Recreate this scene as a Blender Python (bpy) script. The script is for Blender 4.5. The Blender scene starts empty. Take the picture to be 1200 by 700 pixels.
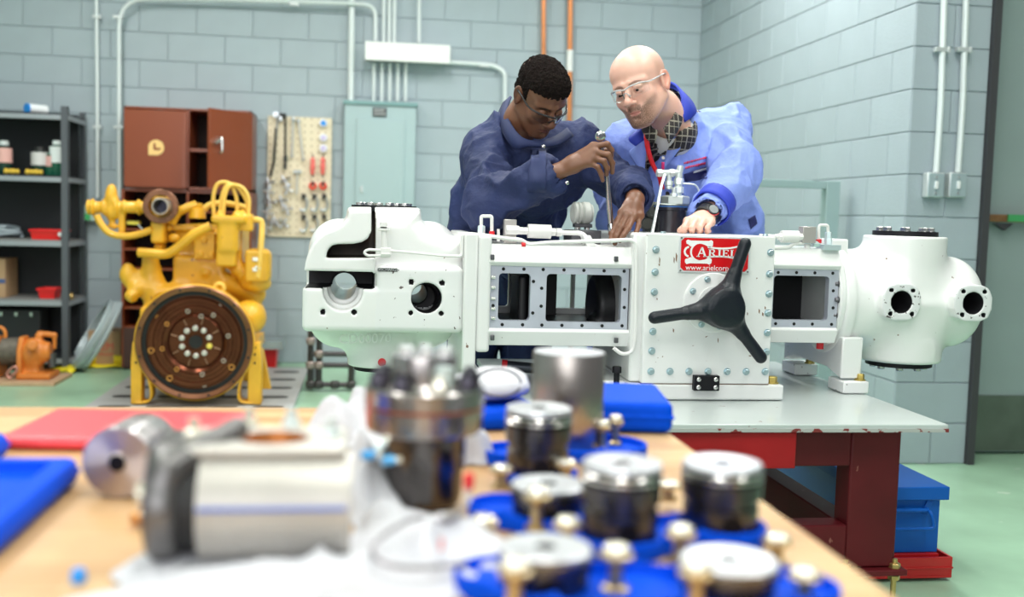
import bpy, bmesh, math, random
import numpy as np
from mathutils import Vector, Matrix, Euler
random.seed(7); np.random.seed(7)
PI = math.pi
SC = bpy.context.scene
COL = SC.collection

# ------------------------------------------------------------------ camera, world, lights, exposure
CAM_YAW, CAM_PITCH, CAM_ROLL, CAM_Z, FPX = 0.1376, 0.0772, 0.0285, 1.161, 1233.7
cd = bpy.data.cameras.new('camera'); cam = bpy.data.objects.new('camera', cd); COL.objects.link(cam)
cd.sensor_width = 36.0; cd.lens = FPX * 36.0 / 1200.0; cd.clip_start = 0.05; cd.clip_end = 60
cam.location = (0, 0, CAM_Z)
cam.rotation_mode = 'QUATERNION'
_m = Matrix.Rotation(-CAM_YAW, 3, 'Z') @ Matrix.Rotation(PI/2 - CAM_PITCH, 3, 'X') @ Matrix.Rotation(CAM_ROLL, 3, 'Z')
cam.rotation_quaternion = _m.to_quaternion()
cd.dof.use_dof = True; cd.dof.focus_distance = 3.25; cd.dof.aperture_fstop = 1.85; cd.dof.aperture_blades = 0
SC.camera = cam

w = bpy.data.worlds.new('world'); SC.world = w; w.use_nodes = True
w.node_tree.nodes['Background'].inputs[0].default_value = (0.86, 0.93, 1.0, 1)
w.node_tree.nodes['Background'].inputs[1].default_value = 0.10

def area(name, loc, size, power, rot=(0, 0, 0), col=(1, 1, 1)):
    l = bpy.data.lights.new(name, 'AREA'); l.shape = 'RECTANGLE'; l.size, l.size_y = size; l.energy = power; l.color = col
    o = bpy.data.objects.new(name, l); o.location = loc; o.rotation_euler = rot; COL.objects.link(o); return o
# rows of ceiling lamps
for lx in (-1.9, 0.2, 2.0):
    for ly, pw in ((0.4, 20), (2.9, 22), (5.6, 30)):
        area('ceiling_lamp', (lx, ly, 3.55), (0.35, 1.8), pw, col=(1, 0.985, 0.95))
# broad frontal fill light, added behind and to the left of the camera
area('front_fill', (-1.2, -2.6, 2.3), (3.6, 2.0), 50, rot=(math.radians(72), 0, math.radians(-14)), col=(0.96, 0.98, 1.0))
SC.view_settings.view_transform = 'Standard'; SC.view_settings.look = 'None'
SC.view_settings.gamma = 1.0; SC.view_settings.use_curve_mapping = False
SC.view_settings.exposure = 0.95

# ------------------------------------------------------------------ pixel -> room point on a plane of known depth
_f0 = np.array([math.sin(CAM_YAW), math.cos(CAM_YAW), 0.]); _r0 = np.array([math.cos(CAM_YAW), -math.sin(CAM_YAW), 0.])
_fw = math.cos(CAM_PITCH)*_f0 - math.sin(CAM_PITCH)*np.array([0, 0, 1.]); _up = math.sin(CAM_PITCH)*_f0 + math.cos(CAM_PITCH)*np.array([0, 0, 1.])
def ray(x, y):
    a, b = x-600, y-350; c, s = math.cos(CAM_ROLL), math.sin(CAM_ROLL)
    return _fw + _r0*(c*a+s*b)/FPX - _up*(-s*a+c*b)/FPX
def at(x, y, Y): d = ray(x, y); return Vector((np.array([0, 0, CAM_Z]) + d*Y/d[1]).tolist())
def onz(x, y, z): d = ray(x, y); return Vector((np.array([0, 0, CAM_Z]) + d*(z-CAM_Z)/d[2]).tolist())

# ------------------------------------------------------------------ materials
_mats = {}
def M(name, col=(.8, .8, .8), rough=.5, metal=0., var=0., vscale=4., bump=0., bscale=60., wear=0., wcol=(.12, .06, .04), wscale=30., coat=0., trans=0., emit=0., spec=.5, sheen=0., aniso=0., objvar=0.):
    if name in _mats: return _mats[name]
    m = bpy.data.materials.new(name); m.use_nodes = True; nt = m.node_tree; N = nt.nodes; L = nt.links
    b = N['Principled BSDF']; b.inputs['Roughness'].default_value = rough; b.inputs['Metallic'].default_value = metal
    b.inputs['Specular IOR Level'].default_value = spec
    b.inputs['Coat Weight'].default_value = coat; b.inputs['Transmission Weight'].default_value = trans
    b.inputs['Sheen Weight'].default_value = sheen
    if aniso: b.inputs['Anisotropic'].default_value = aniso
    c4 = (*col, 1); b.inputs['Base Color'].default_value = c4
    if emit: b.inputs['Emission Color'].default_value = c4; b.inputs['Emission Strength'].default_value = emit
    out = None
    if var or wear or bump or objvar:
        tc = N.new('ShaderNodeTexCoord')
        src = None
        if var:
            n = N.new('ShaderNodeTexNoise'); n.inputs['Scale'].default_value = vscale; n.inputs['Detail'].default_value = 5
            L.new(tc.outputs['Object'], n.inputs['Vector'])
            mp = N.new('ShaderNodeMapRange'); mp.inputs[1].default_value = .3; mp.inputs[2].default_value = .7; mp.inputs[3].default_value = 1-var; mp.inputs[4].default_value = 1+var
            L.new(n.outputs['Fac'], mp.inputs[0])
            mx = N.new('ShaderNodeVectorMath'); mx.operation = 'SCALE'; mx.inputs[0].default_value = col; L.new(mp.outputs[0], mx.inputs['Scale'])
            src = mx.outputs[0]
        if objvar:
            oi = N.new('ShaderNodeObjectInfo'); mp = N.new('ShaderNodeMapRange'); mp.inputs[3].default_value = 1-objvar; mp.inputs[4].default_value = 1+objvar
            L.new(oi.outputs['Random'], mp.inputs[0])
            mx = N.new('ShaderNodeVectorMath'); mx.operation = 'SCALE'; L.new(mp.outputs[0], mx.inputs['Scale'])
            if src: L.new(src, mx.inputs[0])
            else: mx.inputs[0].default_value = col
            src = mx.outputs[0]
        if wear:
            n = N.new('ShaderNodeTexNoise'); n.inputs['Scale'].default_value = wscale; n.inputs['Detail'].default_value = 3
            L.new(tc.outputs['Object'], n.inputs['Vector'])
            cr = N.new('ShaderNodeMapRange'); cr.inputs[1].default_value = 1-wear-.27; cr.inputs[2].default_value = 1-wear-.25
            L.new(n.outputs['Fac'], cr.inputs[0])
            mix = N.new('ShaderNodeMix'); mix.data_type = 'RGBA'; L.new(cr.outputs[0], mix.inputs['Factor'])
            if src: L.new(src, mix.inputs['A'])
            else: mix.inputs['A'].default_value = c4
            mix.inputs['B'].default_value = (*wcol, 1); src = mix.outputs['Result']
        if src: L.new(src, b.inputs['Base Color'])
        if bump:
            n = N.new('ShaderNodeTexNoise'); n.inputs['Scale'].default_value = bscale; n.inputs['Detail'].default_value = 4
            L.new(tc.outputs['Object'], n.inputs['Vector'])
            bp = N.new('ShaderNodeBump'); bp.inputs['Strength'].default_value = bump; bp.inputs['Distance'].default_value = .01
            L.new(n.outputs['Fac'], bp.inputs['Height']); L.new(bp.outputs[0], b.inputs['Normal'])
    _mats[name] = m
    return m

# ------------------------------------------------------------------ objects
def link(o, parent=None):
    COL.objects.link(o)
    if parent is not None:
        o.parent = parent
        if parent.type == 'EMPTY' or True: o.matrix_parent_inverse = PINV.get(parent.name, Matrix.Identity(4))
    return o
PINV = {}
def tag(o, label=None, cat=None, group=None, kind=None):
    if label: o['label'] = label
    if cat: o['category'] = cat
    if group: o['group'] = group
    if kind: o['kind'] = kind
    return o
def thing(name, loc, label, cat, group=None, rot=(0, 0, 0)):
    """an Empty at the base of a thing; children are modelled in room coordinates and keep them"""
    o = bpy.data.objects.new(name, None); o.empty_display_size = .05; COL.objects.link(o)
    o.location = loc; o.rotation_euler = rot
    PINV[o.name] = (Matrix.Translation(loc) @ Euler(rot).to_matrix().to_4x4()).inverted()
    return tag(o, label, cat, group)
def copy_tree(o, parent=None):
    c = o.copy(); COL.objects.link(c)
    if parent is not None: c.parent = parent
    for ch in list(o.children): copy_tree(ch, c)
    return c

class MB:
    """mesh builder in room coordinates"""
    def __init__(s): s.v = []; s.f = []; s.m = []; s.T = None
    def _add(s, vs, fs, mat=0):
        n = len(s.v)
        if s.T is not None: vs = [s.T @ Vector(p) for p in vs]
        s.v.extend([tuple(p) for p in vs]); s.f.extend([tuple(i+n for i in f) for f in fs]); s.m.extend([mat]*len(fs)); return s
    def box(s, a, b, mat=0):
        x0, y0, z0 = [min(a[i], b[i]) for i in range(3)]; x1, y1, z1 = [max(a[i], b[i]) for i in range(3)]
        vs = [(x0, y0, z0), (x1, y0, z0), (x1, y1, z0), (x0, y1, z0), (x0, y0, z1), (x1, y0, z1), (x1, y1, z1), (x0, y1, z1)]
        return s._add(vs, [(3, 2, 1, 0), (4, 5, 6, 7), (0, 1, 5, 4), (1, 2, 6, 5), (2, 3, 7, 6), (3, 0, 4, 7)], mat)
    def cbox(s, c, size, mat=0, rot=None):
        h = [t/2 for t in size]; R = Euler(rot).to_matrix() if rot else Matrix.Identity(3); c = Vector(c)
        vs = [c + R @ Vector((x*h[0], y*h[1], z*h[2])) for z in (-1, 1) for x, y in ((-1, -1), (1, -1), (1, 1), (-1, 1))]
        return s._add(vs, [(3, 2, 1, 0), (4, 5, 6, 7), (0, 1, 5, 4), (1, 2, 6, 5), (2, 3, 7, 6), (3, 0, 4, 7)], mat)
    def frame(s, a, b):
        d = (Vector(b)-Vector(a)).normalized(); u = d.orthogonal() if abs(d.z) > .9 else d.cross(Vector((0, 0, 1))); u.normalize(); return d, u, d.cross(u)
    def lathe(s, o, d, prof, n=24, mat=0, mats=None, caps=True):
        """prof: [(along, radius)] from point o along d"""
        o = Vector(o); d, u, w_ = s.frame((0, 0, 0), d); vs = []; fs = []
        for t, r in prof:
            for i in range(n):
                a = 2*PI*i/n; vs.append(o + d*t + (u*math.cos(a)+w_*math.sin(a))*r)
        k = len(prof); ms = []
        for j in range(k-1):
            for i in range(n):
                fs.append((j*n+i, j*n+(i+1) % n, (j+1)*n+(i+1) % n, (j+1)*n+i)); ms.append(mats[j] if mats else mat)
        if caps:
            fs.append(tuple(reversed(range(n)))); ms.append(mats[0] if mats else mat)
            fs.append(tuple(range((k-1)*n, k*n))); ms.append(mats[-1] if mats else mat)
        n0 = len(s.m); s._add(vs, fs, mat); s.m[n0:] = ms; return s
    def cyl(s, a, b, r, r2=None, n=16, mat=0):
        a = Vector(a); b = Vector(b); L = (b-a).length
        return s.lathe(a, b-a, [(0, r), (L, r if r2 is None else r2)], n, mat)
    def tube(s, pts, r, n=8, mat=0, rs=None, closed=False):
        P = [Vector(p) for p in pts]; vs = []; fs = []; u = None; K = len(P)
        for i, p in enumerate(P):
            d = (P[(i+1) % K]-P[i-1]) if closed else (P[min(i+1, K-1)]-P[max(i-1, 0)])
            d.normalize()
            if u is None: u = d.orthogonal().normalized()
            else:
                u = u - d*u.dot(d)
                u = u.normalized() if u.length > 1e-6 else d.orthogonal().normalized()
            w_ = d.cross(u); rr = rs[i] if rs else r
            for j in range(n):
                a = 2*PI*j/n; vs.append(p + (u*math.cos(a)+w_*math.sin(a))*rr)
        for i in range(K if closed else K-1):
            for j in range(n):
                i2 = (i+1) % K
                fs.append((i*n+j, i*n+(j+1) % n, i2*n+(j+1) % n, i2*n+j))
        if not closed: fs.append(tuple(reversed(range(n)))); fs.append(tuple(range((K-1)*n, K*n)))
        return s._add(vs, fs, mat)
    def sphere(s, c, r, n=12, mat=0, sc=(1, 1, 1)):
        vs = []; fs = []; c = Vector(c); m = max(4, n//2)
        for j in range(m+1):
            t = PI*j/m
            for i in range(n):
                a = 2*PI*i/n; vs.append(c + Vector((math.sin(t)*math.cos(a)*sc[0], math.sin(t)*math.sin(a)*sc[1], math.cos(t)*sc[2]))*r)
        for j in range(m):
            for i in range(n):
                q = (j*n+i, (j+1)*n+i, (j+1)*n+(i+1) % n, j*n+(i+1) % n); fs.append(q)
        return s._add(vs, fs, mat)
    def prism(s, pts, off, mat=0):
        """planar polygon pts (3D, any order) pushed by vector off"""
        P = [Vector(p) for p in pts]; off = Vector(off); nrm = Vector((0, 0, 0))
        for i in range(len(P)): nrm += P[i].cross(P[(i+1) % len(P)])
        if nrm.dot(off) > 0: P = P[::-1]
        n = len(P); vs = P+[p+off for p in P]
        fs = [tuple(range(n)), tuple(reversed(range(n, 2*n)))]+[((i+1) % n, i, n+i, n+(i+1) % n) for i in range(n)]
        return s._add(vs, fs, mat)
    def hexn(s, a, d, r, h, mat=0):
        d = Vector(d).normalized(); return s.lathe(a, d, [(0, r), (h*.85, r), (h, r*.85)], 6, mat)
    def grid(s, P, mat=0, flip=False):
        """P[i][j] points -> quads"""
        h_, w_ = len(P), len(P[0]); vs = [p for row in P for p in row]; fs = []
        for i in range(h_-1):
            for j in range(w_-1):
                q = (i*w_+j, i*w_+j+1, (i+1)*w_+j+1, (i+1)*w_+j); fs.append(q[::-1] if flip else q)
        return s._add(vs, fs, mat)
    def build(s, name, mats, parent=None, smooth=35, bevel=0., seg=2, label=None, cat=None, group=None, kind=None, solid=0., sub=0):
        me = bpy.data.meshes.new(name); me.from_pydata(s.v, [], s.f)
        if not isinstance(mats, (list, tuple)): mats = [mats]
        for m in mats: me.materials.append(m)
        me.polygons.foreach_set('material_index', s.m)
        if smooth:
            me.polygons.foreach_set('use_smooth', [True]*len(s.f)); me.update()
            if smooth < 180: me.set_sharp_from_angle(angle=math.radians(smooth))
        me.update()
        o = bpy.data.objects.new(name, me); link(o, parent)
        if solid:
            q = o.modifiers.new('solid', 'SOLIDIFY'); q.thickness = solid; q.offset = 0
        if bevel:
            q = o.modifiers.new('bevel', 'BEVEL'); q.width = bevel; q.segments = seg; q.limit_method = 'ANGLE'; q.angle_limit = math.radians(40); q.harden_normals = False
        if sub:
            q = o.modifiers.new('sub', 'SUBSURF'); q.levels = sub; q.render_levels = sub
        return tag(o, label, cat, group, kind)

# ------------------------------------------------------------------ distance-field modelling (castings, bodies, cloth)
class SDF:
    def __init__(s, lo, hi, h):
        s.lo = np.array(lo, np.float32); s.h = float(h); s.n = [int(math.ceil((hi[i]-lo[i])/h))+1 for i in range(3)]
        s.d = np.full(s.n, 1.0, np.float32); s.T = None
        s.ax = [s.lo[i]+np.arange(s.n[i], dtype=np.float32)*s.h for i in range(3)]
    def _win(s, lo, hi, pad):
        I = []
        for i in range(3):
            a = int(max(0, math.floor((lo[i]-pad-s.lo[i])/s.h))); b = int(min(s.n[i], math.ceil((hi[i]+pad-s.lo[i])/s.h)+1))
            if b <= a: return None
            I.append(slice(a, b))
        return tuple(I)
    def put(s, fn, lo, hi, k=0., op='u'):
        pad = k+3*s.h if op == 'u' else k+3*s.h
        I = s._win(lo, hi, pad)
        if I is None: return s
        X = s.ax[0][I[0]][:, None, None]; Y = s.ax[1][I[1]][None, :, None]; Z = s.ax[2][I[2]][None, None, :]
        e = fn(X, Y, Z); D = s.d[I]
        e = np.broadcast_to(e, D.shape)
        if op == 'u':
            if k > 0:
                hh = np.clip(.5+.5*(D-e)/k, 0, 1); s.d[I] = D*(1-hh)+e*hh-k*hh*(1-hh)
            else: s.d[I] = np.minimum(D, e)
        else:
            if k > 0:
                hh = np.clip(.5-.5*(D+e)/k, 0, 1); s.d[I] = D*(1-hh)-e*hh+k*hh*(1-hh)
            else: s.d[I] = np.maximum(D, -e)
        return s
    def cap(s, a, b, ra, rb=None, k=0., op='u'):
        rb = ra if rb is None else rb; a = np.array(a, float); b = np.array(b, float); R = max(ra, rb)
        ba = b-a; L2 = float(ba@ba)+1e-9
        def fn(X, Y, Z):
            px, py, pz = X-a[0], Y-a[1], Z-a[2]
            t = np.clip((px*ba[0]+py*ba[1]+pz*ba[2])/L2, 0, 1)
            return np.sqrt((px-ba[0]*t)**2+(py-ba[1]*t)**2+(pz-ba[2]*t)**2)-(ra+(rb-ra)*t)
        return s.put(fn, np.minimum(a, b)-R, np.maximum(a, b)+R, k, op)
    def ell(s, c, r, k=0., rot=None, op='u'):
        c = np.array(c, float); r = np.array(r, float) if np.ndim(r) else np.array([r]*3, float)
        R = np.array(rot if rot is not None and not isinstance(rot, tuple) else (Euler(rot).to_matrix() if rot else Matrix.Identity(3)), float)
        def fn(X, Y, Z):
            x, y, z = X-c[0], Y-c[1], Z-c[2]
            q = [R[0, i]*x+R[1, i]*y+R[2, i]*z for i in range(3)]
            k0 = np.sqrt((q[0]/r[0])**2+(q[1]/r[1])**2+(q[2]/r[2])**2); k1 = np.sqrt((q[0]/r[0]**2)**2+(q[1]/r[1]**2)**2+(q[2]/r[2]**2)**2)+1e-9
            return k0*(k0-1)/k1
        e = r.max()
        return s.put(fn, c-e, c+e, k, op)
    def box(s, c, half, rnd=0., k=0., rot=None, op='u'):
        c = np.array(c, float); hf = np.array(half, float)-rnd; R = np.array(Euler(rot).to_matrix() if rot else Matrix.Identity(3), float)
        def fn(X, Y, Z):
            x, y, z = X-c[0], Y-c[1], Z-c[2]
            if rot: q = [np.abs(R[0, i]*x+R[1, i]*y+R[2, i]*z)-hf[i] for i in range(3)]
            else: q = [np.abs(x)-hf[0], np.abs(y)-hf[1], np.abs(z)-hf[2]]
            o = np.sqrt(np.maximum(q[0], 0)**2+np.maximum(q[1], 0)**2+np.maximum(q[2], 0)**2)
            return o+np.minimum(np.maximum(q[0], np.maximum(q[1], q[2])), 0)-rnd
        e = np.array(half) if not rot else np.array([np.linalg.norm(half)]*3)
        return s.put(fn, c-e, c+e, k, op)
    def cyl(s, a, b, r, rnd=0., k=0., op='u', r2=None):
        a = np.array(a, float); b = np.array(b, float); ba = b-a; L = np.linalg.norm(ba); d = ba/L; r2 = r if r2 is None else r2
        def fn(X, Y, Z):
            px, py, pz = X-a[0], Y-a[1], Z-a[2]; t = px*d[0]+py*d[1]+pz*d[2]
            rad = np.sqrt(np.maximum((px-d[0]*t)**2+(py-d[1]*t)**2+(pz-d[2]*t)**2, 0))
            rr = r+(r2-r)*np.clip(t/L, 0, 1)
            q0 = rad-rr+rnd; q1 = np.abs(t-L/2)-L/2+rnd
            return np.sqrt(np.maximum(q0, 0)**2+np.maximum(q1, 0)**2)+np.minimum(np.maximum(q0, q1), 0)-rnd
        R = max(r, r2)
        return s.put(fn, np.minimum(a, b)-R, np.maximum(a, b)+R, k, op)
    def poly(s, P2, y0, y1, rnd=0., k=0., op='u'):
        """outline in the xz plane (list of (x, z)) pushed from y0 to y1"""
        Q = np.array([(p[0], p[-1]) for p in P2], float); yc, hy = (y0+y1)/2, (y1-y0)/2
        def fn(X, Y, Z):
            x = X[:, :, 0]; z = Z[:, 0, :]; d = np.full((x.shape[0], z.shape[1]), 1e9); sg = np.zeros(d.shape, bool)
            for i in range(len(Q)):
                a, b = Q[i], Q[i-1]; e = b-a; wx = x-a[0]; wz = z-a[1]
                t = np.clip((wx*e[0]+wz*e[1])/(e@e+1e-12), 0, 1); d = np.minimum(d, (wx-e[0]*t)**2+(wz-e[1]*t)**2)
                c = ((a[1] > z) != (b[1] > z)) & (x < (b[0]-a[0])*(z-a[1])/(b[1]-a[1]+1e-12)+a[0]); sg ^= c
            d2 = np.sqrt(d)*np.where(sg, -1, 1); q0 = (d2+rnd)[:, None, :]; q1 = np.abs(Y-yc)-hy+rnd
            return np.sqrt(np.maximum(q0, 0)**2+np.maximum(q1, 0)**2)+np.minimum(np.maximum(q0, q1), 0)-rnd
        return s.put(fn, (Q[:, 0].min(), y0, Q[:, 1].min()), (Q[:, 0].max(), y1, Q[:, 1].max()), k, op)
    def chain(s, pts, rs, k=0., op='u'):
        for i in range(len(pts)-1): s.cap(pts[i], pts[i+1], rs[i], rs[i+1], k, op)
        return s
    def nets(s):
        d = s.d; n = d.shape
        for ax in range(3):                                   # close the field at its border
            sl = [slice(None)]*3
            for e in (0, -1): sl[ax] = e; d[tuple(sl)] = np.maximum(d[tuple(sl)], s.h*.3)
        g = d < 0
        c = np.zeros([m-1 for m in n], np.uint8)
        for i in (0, 1):
            for j in (0, 1):
                for k in (0, 1): c += g[i:n[0]-1+i, j:n[1]-1+j, k:n[2]-1+k]
        act = np.argwhere((c > 0) & (c < 8)); idx = -np.ones(c.shape, np.int64); idx[tuple(act.T)] = np.arange(len(act))
        acc = np.zeros((len(act), 3)); cnt = np.zeros(len(act))
        cor = [(i, j, k) for i in (0, 1) for j in (0, 1) for k in (0, 1)]
        val = {q: d[act[:, 0]+q[0], act[:, 1]+q[1], act[:, 2]+q[2]] for q in cor}
        for q in cor:
            for ax in range(3):
                if q[ax]: continue
                q2 = list(q); q2[ax] = 1; q2 = tuple(q2); a, b = val[q], val[q2]; x = (a < 0) != (b < 0)
                t = np.where(x, a/np.where(x, a-b, 1), 0)
                p = np.tile(np.array(q, float), (len(act), 1)); p[:, ax] = t; acc[x] += p[x]; cnt[x] += 1
        V = (act+acc/np.maximum(cnt, 1)[:, None])*s.h+s.lo
        F = []
        for ax in range(3):
            u, v = (ax+1) % 3, (ax+2) % 3
            sl0 = [slice(1, -1)]*3; sl1 = [slice(1, -1)]*3; sl0[ax] = slice(0, -1); sl1[ax] = slice(1, None)
            a, b = g[tuple(sl0)], g[tuple(sl1)]
            off = np.array([1, 1, 1]); off[ax] = 0
            for x, fl in ((a & ~b, False), (~a & b, True)):
                e = np.argwhere(x)+off
                if not len(e): continue
                def at_(du, dv):
                    z = e.copy(); z[:, u] -= du; z[:, v] -= dv; return idx[tuple(z.T)]
                q = np.stack([at_(1, 1), at_(0, 1), at_(0, 0), at_(1, 0)], 1)
                F.append(q[:, ::-1] if fl else q)
        F = np.concatenate(F); return V, F
    def build(s, name, mats, parent=None, disp=None, matfn=None, flat=False, relax=0, **kw):
        V, F = s.nets()
        for _ in range(relax): V = relaxed(V, F)
        if disp is not None: V = disp(V, vnormals(V, F))
        return mesh_np(name, V, F, mats, parent, matfn=matfn, flat=flat, **kw)
def relaxed(V, F, lam=.5):
    acc = np.zeros_like(V); cnt = np.zeros(len(V))
    for i in range(4):
        a, b = F[:, i], F[:, (i+1) % 4]; np.add.at(acc, a, V[b]); np.add.at(cnt, a, 1); np.add.at(acc, b, V[a]); np.add.at(cnt, b, 1)
    return V*(1-lam)+lam*acc/np.maximum(cnt, 1)[:, None]
def vnormals(V, F):
    n = np.cross(V[F[:, 2]]-V[F[:, 0]], V[F[:, 3]]-V[F[:, 1]]); N = np.zeros_like(V)
    for i in range(4): np.add.at(N, F[:, i], n)
    return N/(np.linalg.norm(N, axis=1)[:, None]+1e-12)
def mesh_np(name, V, F, mats, parent=None, matfn=None, flat=False, label=None, cat=None, group=None, kind=None, bevel=0., sharp=0):
    me = bpy.data.meshes.new(name)
    me.vertices.add(len(V)); me.vertices.foreach_set('co', V.astype(np.float32).ravel())
    me.loops.add(F.size); me.loops.foreach_set('vertex_index', F.astype(np.int32).ravel())
    me.polygons.add(len(F)); me.polygons.foreach_set('loop_start', np.arange(0, F.size, 4, dtype=np.int32))
    if not isinstance(mats, (list, tuple)): mats = [mats]
    for m in mats: me.materials.append(m)
    if matfn is not None: me.polygons.foreach_set('material_index', matfn(V[F].mean(1)).astype(np.int32))
    me.polygons.foreach_set('use_smooth', np.full(len(F), not flat)); me.update(calc_edges=True); me.validate()
    if sharp: me.set_sharp_from_angle(angle=math.radians(sharp))
    o = bpy.data.objects.new(name, me); link(o, parent); return tag(o, label, cat, group, kind)
def catmull(P, n=6):
    P = [Vector(p) for p in P]; out = []
    for i in range(len(P)-1):
        a, b, c, d = P[max(i-1, 0)], P[i], P[i+1], P[min(i+2, len(P)-1)]
        for j in range(n):
            t = j/n; out.append(.5*((2*b)+(c-a)*t+(2*a-5*b+4*c-d)*t*t+(3*b-a-3*c+d)*t**3))
    out.append(P[-1]); return out
def fillet(P, r, n=4):
    """polyline with rounded corners"""
    P = [Vector(p) for p in P]; out = [P[0]]
    for i in range(1, len(P)-1):
        a = (P[i-1]-P[i]); b = (P[i+1]-P[i]); rr = min(r, a.length*.48, b.length*.48); a.normalize(); b.normalize()
        p0 = P[i]+a*rr; p1 = P[i]+b*rr
        for j in range(n+1):
            t = j/n; out.append(p0*(1-t)**2+P[i]*2*t*(1-t)+p1*t*t)
    out.append(P[-1]); return out
# ================================================================== the room
CB = .2032; WY = 8.153; RX = 2.573; PY = 4.81; HC = 18; ZC = HC*CB; UX = -2.498
paint = M('wall_paint', (.375, .445, .485), rough=.55, bump=.25, bscale=90, var=.04, vscale=3, objvar=.025)
paint_b = M('wall_paint_joint', (.355, .42, .455), rough=.6, bump=.2, bscale=60)
floor_m = M('green_floor', (.345, .55, .385), rough=.42, var=.20, vscale=1.6, bump=.05, bscale=12, wear=.035, wcol=(.50, .62, .50), wscale=9, coat=.15)
MB().box((-4.6, -3.4, -.12), (6.2, 8.6, 0)).build('floor', floor_m, kind='structure')
wb = MB().box((-4.6, WY+.006, 0), (RX+.3, WY+.2, ZC)).build('wall_back', paint_b, kind='structure')
wr = MB().box((RX+.006, PY+.006, 0), (RX+.39, WY+.2, ZC)).build('wall_right', paint_b, kind='structure')
_bm = {}
def block_mesh(key, wdt, axis):
    k = (round(wdt, 4), axis)
    if k not in _bm:
        b = MB(); g = .0024; d = .0082
        e = .0028
        P = [(g, 0, g), (wdt-g, 0, g), (wdt-g, 0, CB-g), (g, 0, CB-g)]
        Q = [(g+e, -d, g+e), (wdt-g-e, -d, g+e), (wdt-g-e, -d, CB-g-e), (g+e, -d, CB-g-e)]
        Q2 = [(g, -d+e*.8, g), (wdt-g, -d+e*.8, g), (wdt-g, -d+e*.8, CB-g), (g, -d+e*.8, CB-g)]
        vs = P+Q2+Q; fs = [(8, 9, 10, 11)]
        for i in range(4):
            j = (i+1) % 4; fs += [(i, j, 4+j, 4+i), (4+i, 4+j, 8+j, 8+i)]
        if axis == 'y': vs = [(y, wdt-x, z) for x, y, z in vs]      # faces -x, runs along y
        b._add(vs, fs)
        me = bpy.data.meshes.new('block'); me.from_pydata(b.v, [], b.f); me.materials.append(paint); me.update(); _bm[k] = me
    return _bm[k]
def block(x, y, z, wdt, axis, parent):
    o = bpy.data.objects.new('block', block_mesh('b', wdt, axis)); o.location = (x, y, z); link(o, parent)
for c in range(HC):
    # back wall, running bond
    u = -8 - (c % 2); edges = []
    while u*CB+UX < RX-.02: edges.append(u*CB+UX); u += 2
    edges.append(RX)
    for a, b in zip(edges[:-1], edges[1:]):
        if b-a > .05: block(a, WY+.006, c*CB, b-a, 'x', wb)
    # right return wall (seen obliquely)
    y = PY; first = True
    while y < WY-.02:
        L = (.2032 if (c % 2 and first) else .4064); first = False; L = min(L, WY-y)
        if L > .05: block(RX+.006, y, c*CB, L, 'y', wr)
        y += L
    for a, b in (((RX, RX+.2032), (RX+.2032, RX+.39)) if c % 2 == 0 else ((RX, RX+.39),)): block(a, PY+.006, c*CB, b-a, 'x', wr)
MB().box((-4.6, -3.4, ZC), (6.2, 8.6, ZC+.1)).build('ceiling', M('ceiling_white', (.8, .82, .8), rough=.8), kind='structure')
MB().box((-4.8, -1.0, 0), (-4.6, 8.6, ZC)).build('wall_left', paint_b, kind='structure')
# steel door beside the pier
dm = M('door_paint', (.31, .39, .385), rough=.35, var=.05, vscale=2)
dark = M('dark_frame', (.05, .05, .055), rough=.5)
PX1 = RX+.39
d1 = MB().box((PX1+.035, 5.02, .012), (4.5, 5.07, 2.5)).build('door_1', dm, kind='structure')
MB().box((PX1, PY-.03, 0), (PX1+.035, 5.07, ZC)).build('door_frame', dark, d1)
MB().box((PX1+.06, 5.008, .02), (4.4, 5.018, .31)).build('kick_plate', M('kick_plate', (.16, .19, .16), rough=.35, metal=.6, var=.2, vscale=5), d1)
k = MB(); k.box(at(1157, 251, 4.95), at(1230, 262, 4.99)); 
k.build('push_bar', M('push_bar', (.32, .17, .08), rough=.4, metal=.6, var=.3, vscale=14), d1, bevel=.004)
MB().box(at(1182, 251.5, 4.94), at(1225, 261, 4.949)).build('push_bar_label', M('green_label', (.06, .35, .12), rough=.5), d1)
MB().prism([at(1166, 262, 4.96), at(1188, 262, 4.96), at(1178, 270, 4.96)], (0, .03, 0)).build('push_bar_bracket', dark, d1)
MB().box((PX1+.035, 5.075, 0), (6.2, 5.2, ZC)).build('wall_front_right', paint_b, kind='structure')
MB().box((-4.5, WY-.014, 0), (-2.72, WY-.008, .1)).build('baseboard_back', M('vinyl', (.16, .2, .21), rough=.5), kind='structure')

# ---------------------------------------------------------------- conduits, boxes and panel
galv = M('painted_conduit', (.72, .78, .78), rough=.35, metal=.1)
galv2 = M('galvanised', (.62, .66, .66), rough=.4, metal=.4)
def conduit(name, pts, r, label, clips=(), mat=galv, group=None, y=8.10, fr=.08):
    P = [at(px, py, y) for px, py in pts]
    if pts[0][1] < -5: P.insert(0, Vector((P[0].x, P[0].y, ZC-.004)))
    P = fillet(P, fr, 5)
    t = thing(name, tuple(P[-1]), label, 'conduit' if 'pipe' not in name else 'pipe', group)
    MB().tube(P, r, 10).build('conduit_run' if 'pipe' not in name else 'pipe_run', mat, t)
    for cx, cy in clips:
        p = at(cx, cy, y); b = MB(); b.cbox(p, (r*4.6, r*2.1, .022)); b.cbox(p+Vector((r*1.9, .0, 0)), (.012, r*2.6, .03)); b.build('clip', galv2, t, bevel=.002)
    return t
conduit('conduit', [(113, -12), (114, 100), (114.5, 232)], .0125, 'slim pale conduit running down the back wall just right of the black shelving', ((113.5, 19.5), (114, 149)))
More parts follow.
